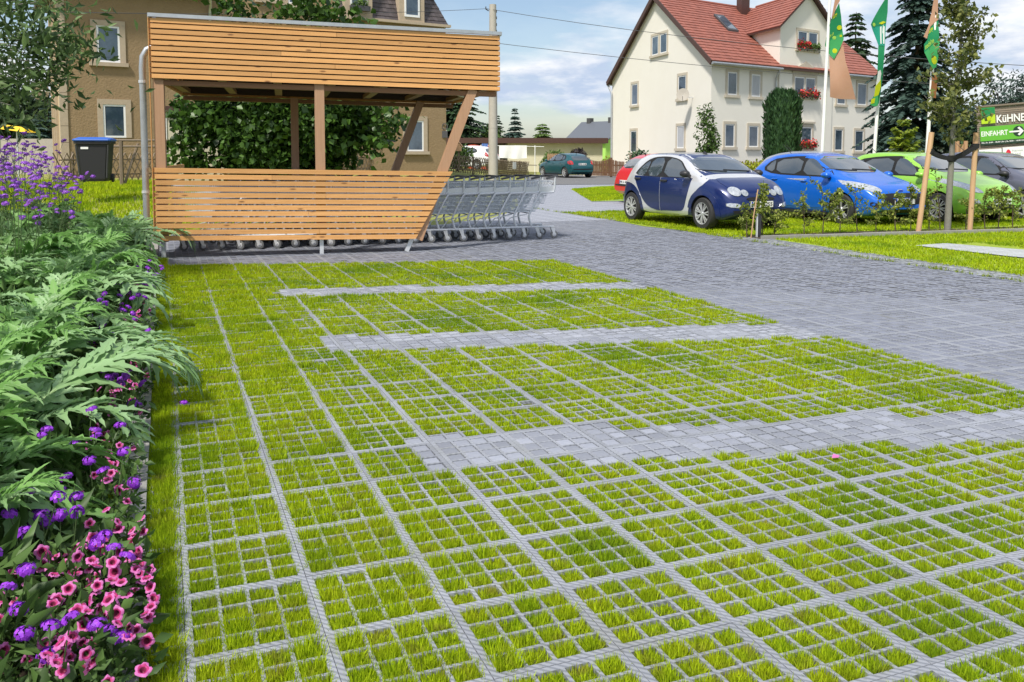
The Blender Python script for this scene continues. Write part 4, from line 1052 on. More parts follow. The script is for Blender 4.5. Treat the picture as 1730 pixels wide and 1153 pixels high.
# conifers and trees in the distance, left to right
conifer('spruce_tree', 'tall dark spruce just behind the shelter\'s slanted post', gp(772, 72), 8.6, 2.9, M['leaf_dark'], 81, 26, 13, 18, group='distant conifers', card=.5, power=.6, z0=.2)
conifer('spruce_tree', 'slim dark green spruce right behind the concrete pole', gp(840, 84), 5.0, 2.1, M['leaf_dark'], 82, 20, 12, 15, group='distant conifers', card=.5)
conifer('spruce_tree', 'pointed blue-green spruce above the flat garage roof', gp(870, 84), 5.9, 2.1, M['leaf_spruce'], 83, 22, 12, 15, group='distant conifers', card=.5)
conifer('fir_tree', 'light green bushy fir above the flat garage roof', gp(916, 88), 4.6, 2.6, M['leaf_light'], 84, 18, 13, 15, group='distant conifers', card=.55, power=.7)
limb_tree('round_tree', 'mid green bush tree between the spruce and the concrete pole', gp(808, 78), 4.2, (0, 0, 2.2), (2.3, 2, 1.9), 1800, .38, M['leaf_tree'], seed=85, clumps=16)
conifer('blue_spruce', 'very tall blue spruce with drooping boughs between the right-hand flagpoles', gp(1543, 45), 11.4, 3.1, M['leaf_spruce'], 91, 34, 15, 24, droop=.55, card=.46, power=.72, z0=.06)
conifer('spruce_tree', 'dark spruce rising behind the red roof beside the first flag', gp(1440, 72), 13.2, 3.9, M['leaf_dark'], 92, 30, 13, 18, droop=.4, card=.75, power=.75)
limb_tree('dark_conifer', 'rounded dark conifer above the wooden sign wall', gp(1702, 48), 6.5, (0, 0, 4.0), (2.6, 2.2, 2.2), 4200, .28, M['leaf_spruce'], seed=93, clumps=30, aspect=.3, clump_r=.3)
limb_tree('dark_tree', 'dark tree mass behind the blue spruce foot', gp(1632, 58), 6.0, (0, 0, 2.6), (3.6, 3, 2.7), 5200, .34, M['leaf_dark'], seed=94, clumps=36)
limb_tree('dark_tree', 'dark tree low behind the timber sign wall', gp(1720, 62), 5.4, (0, 0, 2.4), (4.2, 3, 2.5), 5200, .36, M['leaf_dark'], seed=97, clumps=36)
conifer('golden_cypress', 'bright yellow-green cypress shrub in front of the blue spruce', gp(1524, 33), 2.9, 1.15, M['leaf_gold'], 95, 14, 9, 14, droop=-.25, card=.3, power=.8, cat='shrub')
# shrubs by the white house and garage
def column_cypress():
    b = gp(1321, 40); t = thing('column_cypress', 'dense dark green column cypress trimmed in front of the white house', 'cypress', b); rg = np.random.default_rng(96); n = 9500
    z = rg.random(n) ** .9 * 4.25; a = rg.uniform(0, 6.28, n); r_ = (.80 * np.clip(1 - np.maximum(0, z - 3.75) / .62, .05, 1) ** .5) * (.93 + .10 * np.sin(a * 9 + z * .6)) * rg.uniform(.82, 1.02, n)
    P = np.stack([np.cos(a) * r_, np.sin(a) * r_, z], 1); up = np.stack([np.cos(a) * .25, np.sin(a) * .25, np.ones(n)], 1)
    d = up + rg.normal(0, .22, (n, 3)); d /= np.linalg.norm(d, axis=1, keepdims=True); s_ = .26 * rg.uniform(.6, 1.2, (n, 1))
    sd = np.cross(d, np.stack([np.cos(a), np.sin(a), 0 * a], 1) + rg.normal(0, .4, (n, 3))); sd /= np.linalg.norm(sd, axis=1, keepdims=True)
    V = np.stack([P, P + d * s_ * .5 + sd * s_ * .16, P + d * s_, P + d * s_ * .5 - sd * s_ * .16], 1).reshape(-1, 3)
    link('crown', mesh_np('crown', V, np.arange(n * 4).reshape(n, 4), M['leaf_cypress']), t, kind='stuff')
    mb = MB(); mb.tube([(0, 0, -.1), (0, 0, 4.0)], [.16, .04], 8); mb.build('trunk', M['bark'], t)
    mb = MB(); mb.lathe([(.0, .02), (.62, .05), (.66, 2), (.60, 3.6), (.25, 4.05), (0, 4.1)], 14); mb.build('inner_branches', M['leaf_cypress'], t)
column_cypress()
shrub('yellow_shrub', 'yellow-green shrub at the foot of the white house, left of the column cypress', gp(1275, 39), (.95, .7, .62), 2000, .13, M['leaf_yellow'], seed=101)
shrub('round_juniper', 'compact dark green bush in front of the white house\'s left windows', gp(1080, 46), (.8, .8, .95), 2200, .16, M['leaf_cypress'], seed=102, lobes=12)
limb_tree('rowan_sapling', 'slim leafy young tree against the corner of the white house', gp(1195, 40), 3.9, (0, 0, 2.3), (.62, .6, 1.55), 1500, .15, M['leaf_tree'], seed=103, clumps=22, clump_r=.32, trunk_r=.04)
shrub('green_hedge_bush', 'light green bush in front of the flat garage', gp(938, 58), (1.25, 1, .85), 1900, .18, M['leaf_light'], seed=104)
shrub('purple_bush', 'dark purple-leaved bush beside the light green bush at the garage', gp(977, 59), (1.05, .9, .95), 1700, .16, M['leaf_purple'], seed=105)
shrub('pot_shrub', 'small yellow and red shrub beside the white house\'s downpipe', gp(1023, 56), (.42, .4, .75), 420, .14, M['leaf_yellow'], seed=106)
shrub('fence_bush', 'green bush behind the lattice fence beside the slanted post', gp(772, 52), (1.2, 1, 1.0), 1300, .18, M['leaf_tree'], seed=107)
shrub('rose_bush', 'pink and red flowering bush at the right foot of the white house', gp(1455, 38), (1.3, .7, .42), 1500, .10, M['leaf_tree'], seed=108)
# ================================================================ BUILDINGS
class Frame:
    """plan frame of a building: s along the front, t along the side, z up"""
    def __init__(s, P0, B, A): s.P0, s.B, s.A = Vector(P0), Vector(B), Vector(A)
    def __call__(s, a, b, z): return s.P0 + s.B * a + s.A * b + Vector((0, 0, z))
    def s_at(s, px, t=0.0):
        k = (px - 865) / 1475.6; p = s.P0 + s.A * t
        return (k * p.y - p.x) / (s.B.x - k * s.B.y)
    def t_at(s, px, a=0.0):
        k = (px - 865) / 1475.6; p = s.P0 + s.B * a
        return (k * p.y - p.x) / (s.A.x - k * s.A.y)
    def z_at(s, a, b, py):
        p = s(a, b, 0); d = bearing(865, py); return CAM_H + d.z / d.y * p.y
def wall_box(fr, axis, c0, c1, z0, z1, o0, o1, mb, base=0.0):
    """box on a facade: axis 's' -> front plane t=base, outwards is -t; axis 't' -> side plane s=base, outwards is -s"""
    lo, hi = base - o1, base - o0
    if axis == 's': mb.box(c0, c1, lo, hi, z0, z1)
    else: mb.box(lo, hi, c0, c1, z0, z1)
def window(fr, house, axis, c0, c1, z0, z1, base=0.0, panes=1, trim=.16, sill=True, curtain=False, m_trim='stonetrim', mullion=.10, head=False, name='window'):
    """c0..c1, z0..z1 is the glazed opening incl. sash"""
    mb = MB(fr); e = .003
    for a, b, za, zb in ((c0 - trim, c0, z0, z1), (c1, c1 + trim, z0, z1), (c0 - trim, c1 + trim, z1, z1 + trim)): wall_box(fr, axis, a, b, za, zb, -.05, .05, mb, base)
    if head: wall_box(fr, axis, c0 - trim - .1, c1 + trim + .1, z1 + trim + .06, z1 + trim + .18, -.02, .14, mb, base)
    w = mb.build(name, M[m_trim], house)
    if sill:
        mb = MB(fr); wall_box(fr, axis, c0 - trim - .08, c1 + trim + .08, z0 - .15, z0 - e, -.02, .13, mb, base); mb.build('sill', M[m_trim], w)
    wd = (c1 - c0 - mullion * (panes - 1)) / panes
    for i in range(panes):
        a, b = c0 + i * (wd + mullion), c0 + i * (wd + mullion) + wd; f = .075
        if i: mb = MB(fr); wall_box(fr, axis, a - mullion, a, z0, z1, -.05, .04, mb, base); mb.build('mullion', M[m_trim], w)
        mb = MB(fr)
        for q in ((a + e, a + f, z0 + e, z1 - e), (b - f, b - e, z0 + e, z1 - e), (a + f, b - f, z0 + e, z0 + f), (a + f, b - f, z1 - f, z1 - e)): wall_box(fr, axis, *q, -.03, .022, mb, base)
        mb.build('frame', M['sash'], w)
        mb = MB(fr); wall_box(fr, axis, a + f, b - f, z0 + f, z1 - f, -.03, .008, mb, base); mb.build('pane', M['curtain'] if curtain else M['glass'], w)
    return w
def courses(p00, p10, p01, p11, n, th=.05, seg=1):
    """stepped tile rows from the eaves edge p00-p10 up to the ridge p01-p11"""
    p00, p10, p01, p11 = map(Vector, (p00, p10, p01, p11)); nn = (p10 - p00).cross(p01 - p00).normalized()
    if nn.z < 0: nn = -nn
    mb = MB()
    for i in range(n):
        a, b = i / n, (i + 1.25) / n; b = min(b, 1)
        for k in range(seg):
            f0, f1 = k / seg, (k + 1) / seg - .02 / seg if seg > 1 else 1
            def q(u, v): return (p00 * (1 - u) + p10 * u) * (1 - v) + (p01 * (1 - u) + p11 * u) * v
            e = RNG.uniform(-.006, .006)
            A0, A1, B1, B0 = q(f0, a) + nn * (th + e), q(f1, a) + nn * (th + e), q(f1, b) + nn * .006, q(f0, b) + nn * .006
            C0, C1 = q(f0, a) - nn * .01, q(f1, a) - nn * .01
            mb.add([A0, A1, B1, B0, C0, C1], [(0, 1, 2, 3), (4, 5, 1, 0)])
    return mb
def flowerbox(fr, axis, c0, c1, z, base, label, red=True, seed=1):
    """window box with a mass of blooms, standing on the sill"""
    ctr = fr((c0 + c1) / 2, base - .16, z) if axis == 's' else fr(base - .16, (c0 + c1) / 2, z)
    t = thing('flower_box', label, 'flower box', ctr, 0, 'window boxes on the white house')
    inv = ctr; rg = np.random.default_rng(seed)
    mb = MB(lambda a, b, zz: (fr(a, b, zz) - inv)); mb.box(c0, c1, base - .28, base - .14, z, z + .16); mb.build('box', M['darkbrown'], t)
    n = 420; A = rg.uniform(c0 - .1, c1 + .1, n); Zr = z + .18 + rg.normal(0, .12, n); Bq = base - .21 + rg.normal(0, .07, n)
    P = np.array([(fr(a, b, zz) - inv)[:] for a, b, zz in zip(A, Bq, Zr)])
    h = n // 2 if red else int(n * .8)
    V, F = leaf_quads(P[:h], .11, .8, rng=rg); link('leaves', mesh_np('leaves', V, F, M['leaf_tree' if red else 'leaf_light']), t, kind='stuff')
    if red: P[h:, 2] += .04; V, F = leaf_quads(P[h:], .12, .95, rng=rg); link('blooms', mesh_np('blooms', V, F, M['geranium']), t, kind='stuff')

# ---------------------------------------------------------------- white house with red tiled roof
B_ = Vector((.804, .595, 0)).normalized(); A_ = Vector((-.262, .965, 0)).normalized()
WH = Frame((50 * .2264, 50, 0), B_, A_)
wh = thing('white_house', 'cream-white three-storey house with red tiled roof and central cross gable', 'house', WH(0, 0, 0)); wh_inv = WH(0, 0, 0)
def whp(a, b, z): return WH(a, b, z) - wh_inv
class WF(Frame):
    def __call__(s, a, b, z): return Frame.__call__(s, a, b, z) - wh_inv
WL = WF(WH.P0, B_, A_)
SLEN = WH.s_at(1478); TLEN = WH.t_at(1033); EAVE = 6.72; APEX = 11.45; TM = TLEN / 2
mb = MB(WL); mb.add([(0, 0, -.3), (SLEN, 0, -.3), (SLEN, TLEN, -.3), (0, TLEN, -.3), (0, 0, EAVE), (SLEN, 0, EAVE), (SLEN, TLEN, EAVE), (0, TLEN, EAVE), (0, TM, APEX), (SLEN, TM, APEX)],
    [(0, 1, 5, 4), (1, 2, 6, 9, 5), (2, 3, 7, 6), (3, 0, 4, 8, 7), (4, 5, 9, 8), (7, 8, 9, 6)])
mb.build('wall', M['render_white'], wh)
sl = (APEX - EAVE) / TM; OV = .42; OS = .30
def roof_pts(s0, s1, side):
    if side < 0: return WL(s0, -OV, EAVE - sl * OV + .16), WL(s1, -OV, EAVE - sl * OV + .16), WL(s0, TM, APEX + .16), WL(s1, TM, APEX + .16)
    return WL(s1, TLEN + OV, EAVE - sl * OV + .16), WL(s0, TLEN + OV, EAVE - sl * OV + .16), WL(s1, TM, APEX + .16), WL(s0, TM, APEX + .16)
roof = MB(WL)
for side in (-1, 1):
    q0, q1 = ((-OV, EAVE - sl * OV), (TM, APEX)) if side < 0 else ((TLEN + OV, EAVE - sl * OV), (TM, APEX))
    roof.add([(-OS, q0[0], q0[1] + .02), (SLEN + OS, q0[0], q0[1] + .02), (SLEN + OS, q1[0], q1[1] + .02), (-OS, q1[0], q1[1] + .02),
              (-OS, q0[0], q0[1] + .15), (SLEN + OS, q0[0], q0[1] + .15), (SLEN + OS, q1[0], q1[1] + .15), (-OS, q1[0], q1[1] + .15)],
             [(0, 3, 2, 1), (4, 5, 6, 7), (0, 1, 5, 4), (1, 2, 6, 5), (2, 3, 7, 6), (3, 0, 4, 7)])
rf = roof.build('roof', M['darkbrown'], wh)
courses(*roof_pts(-OS - .02, SLEN + OS + .02, -1), 23, seg=60).build('roof_tiles', M['tile'], rf, kind='stuff')
courses(*roof_pts(-OS - .02, SLEN + OS + .02, 1), 23, seg=1).build('roof_tiles', M['tile'], rf, kind='stuff')
mb = MB(); mb.tube([WL(-OS, TM, APEX + .17), WL(SLEN + OS, TM, APEX + .17)], .11, 8); mb.build('ridge', M['tile'], rf)
for s_, m_ in ((-OS - .05, 'darkbrown'),):       # verge boards
    for q0, q1 in (((-OV, EAVE - sl * OV), (TM, APEX)), ((TLEN + OV, EAVE - sl * OV), (TM, APEX))):
        mb = MB(); mb.beam(WL(s_, q0[0], q0[1] + .05), WL(s_, q1[0], q1[1] + .05), .06, .30); mb.build('verge_board', M[m_], rf)
# cross gable on the front
g0, g1 = WH.s_at(1311), WH.s_at(1400); gm = (g0 + g1) / 2; GE = 9.15; GP = 11.3; PR = .12
mb = MB(WL); td = (GP - EAVE) / sl
mb.add([(g0, -PR, -.3), (g1, -PR, -.3), (g1, -PR, GE), (gm, -PR, GP), (g0, -PR, GE), (g0, 6, -.3), (g1, 6, -.3), (g1, 6, GE), (gm, 6, GP), (g0, 6, GE)],
       [(0, 1, 2, 3, 4), (1, 6, 7, 2), (5, 0, 4, 9), (2, 7, 8, 3), (4, 3, 8, 9)])
mb.build('cross_gable', M['render_white'], wh)
gsl = (GP - GE) / (gm - g0); go = .35
for sd_, e_ in ((g0 - go, GE - gsl * go), (g1 + go, GE - gsl * go)):
    mb = MB(WL); mb.add([(sd_, -.5, e_ + .03), (gm, -.5, GP + .03), (gm, 6.8, GP + .03), (sd_, 6.8, e_ + .03), (sd_, -.5, e_ + .14), (gm, -.5, GP + .14), (gm, 6.8, GP + .14), (sd_, 6.8, e_ + .14)],
        [(0, 3, 2, 1), (4, 5, 6, 7), (0, 1, 5, 4), (1, 2, 6, 5), (2, 3, 7, 6), (3, 0, 4, 7)])
    gr_ = mb.build('gable_roof', M['darkbrown'], wh)
    a, b, c, d = WL(sd_, -.52, e_ + .15), WL(sd_, 6.8, e_ + .15), WL(gm, -.52, GP + .15), WL(gm, 6.8, GP + .15)
    courses(a, b, c, d, 11, seg=24).build('roof_tiles', M['tile'], gr_, kind='stuff')
mb = MB(); mb.tube([WL(gm, -.5, GP + .16), WL(gm, 6, GP + .16)], .10, 8); mb.build('ridge', M['tile'], wh)
# chimney, skylight, gutters, downpipes
cs = WH.s_at(1240, TM); mb = MB(WL); mb.box(cs - .42, cs + .42, TM - 1.15, TM - .45, APEX - 1.6, APEX + 1.7); mb.build('chimney', M['darkbrown'], wh)
ks = WH.s_at(1219, TM * .62)
def rz(t): return EAVE + sl * t
t0_, t1_ = TM * .46, TM * .72
mb = MB(WL); mb.add([(ks - .5, t0_, rz(t0_) + .15), (ks + .5, t0_, rz(t0_) + .15), (ks + .5, t1_, rz(t1_) + .15), (ks - .5, t1_, rz(t1_) + .15), (ks - .5, t0_, rz(t0_) + .34), (ks + .5, t0_, rz(t0_) + .34), (ks + .5, t1_, rz(t1_) + .36), (ks - .5, t1_, rz(t1_) + .36)], [(0, 3, 2, 1), (4, 5, 6, 7), (0, 1, 5, 4), (1, 2, 6, 5), (2, 3, 7, 6), (3, 0, 4, 7)])
sk = mb.build('skylight', M['darkgrey'], wh)
mb = MB(WL); mb.add([(ks - .36, t0_ + .12, rz(t0_ + .12) + .355), (ks + .36, t0_ + .12, rz(t0_ + .12) + .355), (ks + .36, t1_ - .25, rz(t1_ - .25) + .37), (ks - .36, t1_ - .25, rz(t1_ - .25) + .37)], [(0, 1, 2, 3)]); mb.build('pane', M['glass'], sk)
for sa, sb_ in ((-OS, g0 - .02), (g1 + .02, SLEN + OS)):
    mb = MB(); mb.tube([WL(sa, -OV - .08, EAVE - sl * OV + .03), WL(sb_, -OV - .08, EAVE - sl * OV + .03)], .08, 8); mb.build('gutter', M['zinc'], wh, smooth=True)
mb = MB(); mb.tube([WL(g0 - .25, -OV - .05, EAVE - sl * OV), WL(g0 - .28, -.12, EAVE - .75), WL(g0 - .28, -.1, EAVE - 1.0), WL(g0 - .28, -.1, 0)], .06, 8); mb.build('downpipe', M['zinc'], wh, smooth=True)
mb = MB(); mb.tube([WL(-.25, TLEN + OV, EAVE - sl * OV), WL(-.14, TLEN - .1, EAVE - .85), WL(-.12, TLEN - .15, EAVE - 1.1), WL(-.12, TLEN - .15, 0)], .07, 8); mb.build('downpipe', M['zinc'], wh, smooth=True)
mb = MB(); mb.tube([WL(-OS, TLEN + OV + .06, EAVE - sl * OV + .02), WL(SLEN, TLEN + OV + .06, EAVE - sl * OV + .02)], .08, 8); mb.build('gutter', M['zinc'], wh, smooth=True)
# windows of the front
def wfront(x0, x1, y0, y1, base=0.0, **kw):
    a, b = WH.s_at(x0, base), WH.s_at(x1, base); c = (a + b) / 2
    return window(WL, wh, 's', a, b, WH.z_at(c, base, y1), WH.z_at(c, base, y0), base, **kw), (a, b, WH.z_at(c, base, y1))
def wside(x0, x1, y0, y1, **kw):
    a, b = WH.t_at(x1), WH.t_at(x0); c = (a + b) / 2
    return window(WL, wh, 't', a, b, WH.z_at(0, c, y1), WH.z_at(0, c, y0), 0.0, **kw)
wfront(1223, 1239, 210, 249); wfront(1263, 1279, 213, 249)
wfront(1226, 1242, 122, 161); wfront(1266, 1281, 126, 164, curtain=True)
wfront(1410, 1424, 141, 177); wfront(1444, 1459, 141, 178)
wfront(1408, 1421, 219, 255); wfront(1442, 1456, 221, 256)
_, d1 = wfront(1342, 1375, 54, 84, base=-PR, panes=2)
w2, d2 = wfront(1338, 1373, 131, 164, base=-PR, panes=2, head=True)
mb = MB(WL); za = WH.z_at((d2[0] + d2[1]) / 2, -PR, 131) + .36; sc_ = (d2[0] + d2[1]) / 2
mb.add([(d2[0] - .3, -PR - .12, za), (d2[1] + .3, -PR - .12, za), (sc_, -PR - .12, za + .62), (d2[0] - .3, -PR - .01, za), (d2[1] + .3, -PR - .01, za), (sc_, -PR - .01, za + .62)], [(0, 1, 2), (5, 4, 3), (0, 3, 4, 1), (1, 4, 5, 2), (2, 5, 3, 0)])
mb.build('pediment', M['stonetrim'], w2)
w3, d3 = wfront(1351, 1369, 215, 250, base=-PR, head=True)
flowerbox(WH, 's', d1[0], (d1[0] + d1[1]) / 2 - .05, d1[2] + .005, -PR, 'red geranium box under the left half of the top gable window', True, 5)
flowerbox(WH, 's', (d1[0] + d1[1]) / 2 + .05, d1[1], d1[2] + .005, -PR, 'green foliage box under the right half of the top gable window', False, 6)
flowerbox(WH, 's', d2[0] + .5, d2[1] + .2, d2[2] + .005, -PR, 'red geranium box under the pedimented double window', True, 7)
flowerbox(WH, 's', d3[0] - .4, d3[1] + .3, d3[2] + .005, -PR, 'red geranium box at the ground floor window beside the column cypress', True, 8)
# windows of the gable side
wside(1066, 1076, 142, 178); wside(1144, 1157, 128, 167); wside(1065, 1075, 221, 258); wside(1143, 1155, 213, 251, curtain=True); wside(1099, 1124, 59, 92, panes=2, mullion=.28)
# satellite dish on the gable wall
dc = WH(-.75, WH.t_at(1166), WH.z_at(0, WH.t_at(1166), 161)); sdh = thing('satellite_dish', 'white satellite dish mounted near the corner of the white house', 'satellite dish', dc)
mb = MB(); mb.lathe([(0, .07), (.2, .05), (.36, 0), (.38, 0), (.37, .02), (.2, .075), (0, .09)], 18, 'y'); d_ = mb.build('dish', M['concrete'], sdh, smooth=True, rot=(R(-10), 0, R(-20)))
wallp = WH(0, WH.t_at(1166) - .2, dc.z - .15) - dc
mb = MB(); mb.tube([(0, .06, -.05), (wallp.x * .6, wallp.y * .6, -.15), wallp], .025, 6); mb.build('bracket', M['galv'], sdh)
mb = MB(); mb.tube([(0, .02, -.35), (-.1, -.42, -.12)], .014, 5); mb.build('feed_arm', M['darkgrey'], sdh)

# ---------------------------------------------------------------- brown rendered house on the left
BB = Vector((.836, .549, 0)); BA = Vector((-.50, .866, 0))
P0 = at(106, 258, 33); P0.z = 0; BH = Frame(P0, BB, BA); bh = thing('brown_house', 'old brown pebble-dashed house with sandstone window surrounds and dark mansard roof', 'house', P0)
class BF(Frame):
    def __call__(s, a, b, z): return Frame.__call__(s, a, b, z) - P0
BL = BF(P0, BB, BA); S1 = BH.s_at(363); S2 = BH.s_at(757); S3 = BH.s_at(574)
LE = 7.75
mb = MB(BL); mb.box(0, S1, 0, 7.5, -.2, LE); mb.build('wall', M['render_brown'], bh)
mb = MB(BL); mb.box(S1 + .002, S3, .18, 8.5, -.2, 10.5); mb.build('wall', M['render_brown'], bh)
zm = BH.z_at((S3 + S2) / 2, .2, 37)
mb = MB(BL); mb.box(S3 + .002, S2, .18, 8.5, -.2, zm); mb.build('wall', M['render_brown'], bh)
# corner pilasters and pale side wall
mb = MB(BL)
for z in np.arange(0, LE - .3, .62): mb.box(-.05, .22, -.05, .30, z, z + .605)
mb.build('corner_stones', M['sandstone'], bh, kind='stuff')
M['tanwall'] = mat('tan_wall', (.55, .42, .26), .9, noise=(2, .3), col2=(.45, .34, .2))
mb = MB(BL); mb.box(-.02, -.004, .31, 7.45, -.2, LE - .02); mb.build('side_wall', M['tanwall'], bh)
for t_ in (1.6, 3.1, 4.9): mb = MB(BL); mb.box(-.12, -.02, t_, t_ + .22, 0, LE - .1); mb.build('pilaster', M['sandstone'], bh)
# roofs: eaves board, gutter, verge of the left block; mansard of the right part
mb = MB(BL); mb.add([(-.55, -.5, LE - .02), (S1 + .1, -.5, LE - .02), (S1 + .1, 8, LE - .02), (-.55, 8, LE - .02), (-.55, -.5, LE + .22), (S1 + .1, -.5, LE + .22), (S1 + .1, 4, LE + 3.4), (-.55, 4, LE + 3.4), (-.55, 8, LE + .22), (S1 + .1, 8, LE + .22)],
    [(0, 3, 2, 1), (0, 1, 5, 4), (4, 5, 6, 7), (7, 6, 9, 8), (2, 3, 8, 9), (1, 2, 9, 6, 5), (3, 0, 4, 7, 8)])
mb.build('roof', M['slate'], bh)
M['verdigris'] = mat('verdigris', (.12, .2, .19), .6, noise=(4, .3))
mb = MB(); mb.beam(BL(-.60, -.55, LE + .12), BL(-.60, 3.5, LE + .12), .07, .26); mb.build('verge_board', M['verdigris'], bh)
mb = MB(); mb.tube([BL(-.55, -.58, LE + .12), BL(S1 + .12, -.58, LE + .12)], .085, 8); mb.build('gutter', M['zinc'], bh, smooth=True)
mb = MB(); mb.tube([BL(S1 - .12, -.56, LE + .05), BL(S1 - .05, -.25, LE - .35), BL(S1 - .05, -.08, LE - .6), BL(S1 - .05, -.08, 0)], .06, 8); mb.build('downpipe', M['zinc'], bh, smooth=True)
mh = 3.2; mi_ = 1.1
mb = MB(BL); mb.add([(S3, .18, zm), (S2 + .1, .10, zm), (S2 + .1, 8.6, zm), (S3, 8.6, zm), (S3, .18 + mi_, zm + mh), (S2 - mi_ * 1.25, .18 + mi_, zm + mh), (S2 - mi_ * 1.25, 7.5, zm + mh), (S3, 7.5, zm + mh)],
    [(0, 3, 2, 1), (0, 1, 5, 4), (1, 2, 6, 5), (2, 3, 7, 6), (3, 0, 4, 7), (4, 5, 6, 7)])
mr_ = mb.build('mansard', M['slate'], bh)
q = [BL(S3, .13, zm + .01), BL(S2 + .1, .05, zm + .01), BL(S3, .13 + mi_, zm + mh), BL(S2 - mi_ * 1.25, .13 + mi_, zm + mh)]
courses(*q, 16, th=.035, seg=26).build('slates', M['slate'], mr_, kind='stuff')
mb = MB(); mb.beam(BL(S3, .02, zm - .02), BL(S2 + .15, .0, zm - .02), .22, .12); mb.build('eaves_board', M['sandstone'], bh)
def bfront(x0, x1, y0, y1, base=0.0, **kw):
    a, b = BH.s_at(x0, base), BH.s_at(x1, base); c = (a + b) / 2
    return window(BL, bh, 's', a, b, BH.z_at(c, base, y1), BH.z_at(c, base, y0), base, m_trim='sandstone', **kw)
bfront(171, 210, 44, 106, trim=.20); bfront(178, 216, 177, 233, trim=.20, sill=False)
bfront(448, 474, -45, 0, base=.18, trim=.2); bfront(492, 522, -45, 8, base=.18, trim=.2)
bfront(688, 716, 204, 256, base=.18, trim=.20)
for x0, x1, y1, nm in ((594, 622, 19, 1), (684, 709, 30, 2)):       # mansard dormer windows
    a, b = BH.s_at(x0, .1), BH.s_at(x1, .1); zb = BH.z_at((a + b) / 2, .1, y1)
    mb = MB(BL); mb.box(a - .26, b + .26, -.02, 1.6, zb - .30, zb + 2.2); dm = mb.build('dormer', M['sandstone'], bh)
    window(BL, dm, 's', a, b, zb, zb + 1.45, -.024, m_trim='sandstone', trim=.02, sill=True) if False else None
    mb = MB(BL)
    for q in ((a, a + .08, zb, zb + 1.5), (b - .08, b, zb, zb + 1.5), (a + .08, b - .08, zb, zb + .1), (a + .08, b - .08, zb + 1.4, zb + 1.5)): wall_box(BL, 's', *q, .0, .04, mb, -.024)
    mb.build('window_frame', M['sash'], dm)
    mb = MB(BL); wall_box(BL, 's', a + .08, b - .08, zb + .1, zb + 1.4, 0, .015, mb, -.024); mb.build('pane', M['glass'], dm)
for x0, x1, y1 in ((597, 622, 19),):
    a, b = BH.s_at(x0, 0), BH.s_at(x1, 0); zb = BH.z_at((a + b) / 2, 0, y1); ctr = BH((a + b) / 2, -.2, zb - .02)
    t = thing('flower_box', 'dark planter with green sprigs under the left mansard window', 'flower box', ctr)
    mb = MB(lambda u, v, z: BH(u, v, z) - ctr); mb.box(a - .1, b + .1, -.32, -.08, zb - .02, zb + .2); mb.build('box', M['darkgrey'], t)
    rg = np.random.default_rng(3); P = np.array([(BH(rg.uniform(a, b), -.2 + rg.normal(0, .06), zb + .2 + abs(rg.normal(0, .22))) - ctr)[:] for _ in range(160)]); V, F = leaf_quads(P, .13, .5, rng=rg); link('leaves', mesh_np('leaves', V, F, M['leaf_light']), t, kind='stuff')
# small plates on the wall near the right corner and the satellite dish left
a = BH.s_at(751, .18); z_ = BH.z_at(a, .18, 214)
mb = MB(BL)
mb.lathe([(.10, -.02), (.13, -.02), (.13, .02), (.10, .02)], 14, 'y', (0, 0, 0), True)
sc_ = mb.v[:]; p = BH(a, .12, z_)
tg = MB(); tg.lathe([(.11, -.015), (.15, -.015), (.15, .015), (.11, .015)], 14, 'y', closed=True); o = tg.build('wall_ornament', M['darkgrey'], loc=p); tag(o, 'dark round iron ornament high on the brown house near its right corner', 'ornament')
tg = MB(); tg.box(-.13, .13, -.02, .02, -.16, .16); o = tg.build('wall_plate', M['darkgrey'], loc=p + Vector((0, 0, -.38))); tag(o, 'small dark plate below the iron ornament on the brown house', 'plate')
dp_ = BH(-.5, 5.6, BH.z_at(0, 5.6, 154)); t = thing('satellite_dish', 'grey satellite dish on the left side wall of the brown house', 'satellite dish', dp_)
mb = MB(); mb.lathe([(0, .07), (.2, .05), (.40, 0), (.42, 0), (.40, .02), (.2, .075), (0, .09)], 18, 'y'); mb.build('dish', M['concrete'], t, smooth=True, rot=(0, 0, R(62)))
mb = MB(); mb.tube([(0, 0, 0), (.28, .15, -.05), (.45, .24, -.05)], .025, 6); mb.build('bracket', M['galv'], t)
# cream outbuilding and its two round vents, dark flat roof
ob = at(283, 258, 27.5); ob.z = .3
cb = thing('outbuilding', 'cream outbuilding with a thin dark flat roof half hidden by the leafy tree', 'outbuilding', ob, R(22))
mb = MB(); mb.box(0, 3.4, 0, 2.6, -.4, 2.42); mb.build('wall', M['cream'], cb)
mb = MB(); mb.box(-.10, 3.5, -.12, 2.7, 2.422, 2.62); mb.build('roof', M['darkbrown'], cb)
mb = MB(); mb.box(-.12, -.003, -.03, .10, -.4, 2.42); mb.build('corner_trim', M['white'], cb)
for i in range(2):
    mb = MB(); mb.lathe([(.0, -.02), (.10, -.02), (.13, -.03), (.13, .0)], 16, 'y', (.44 + .30 * i, -.0, .76)); mb.build('round_vent', M['galv'], cb)

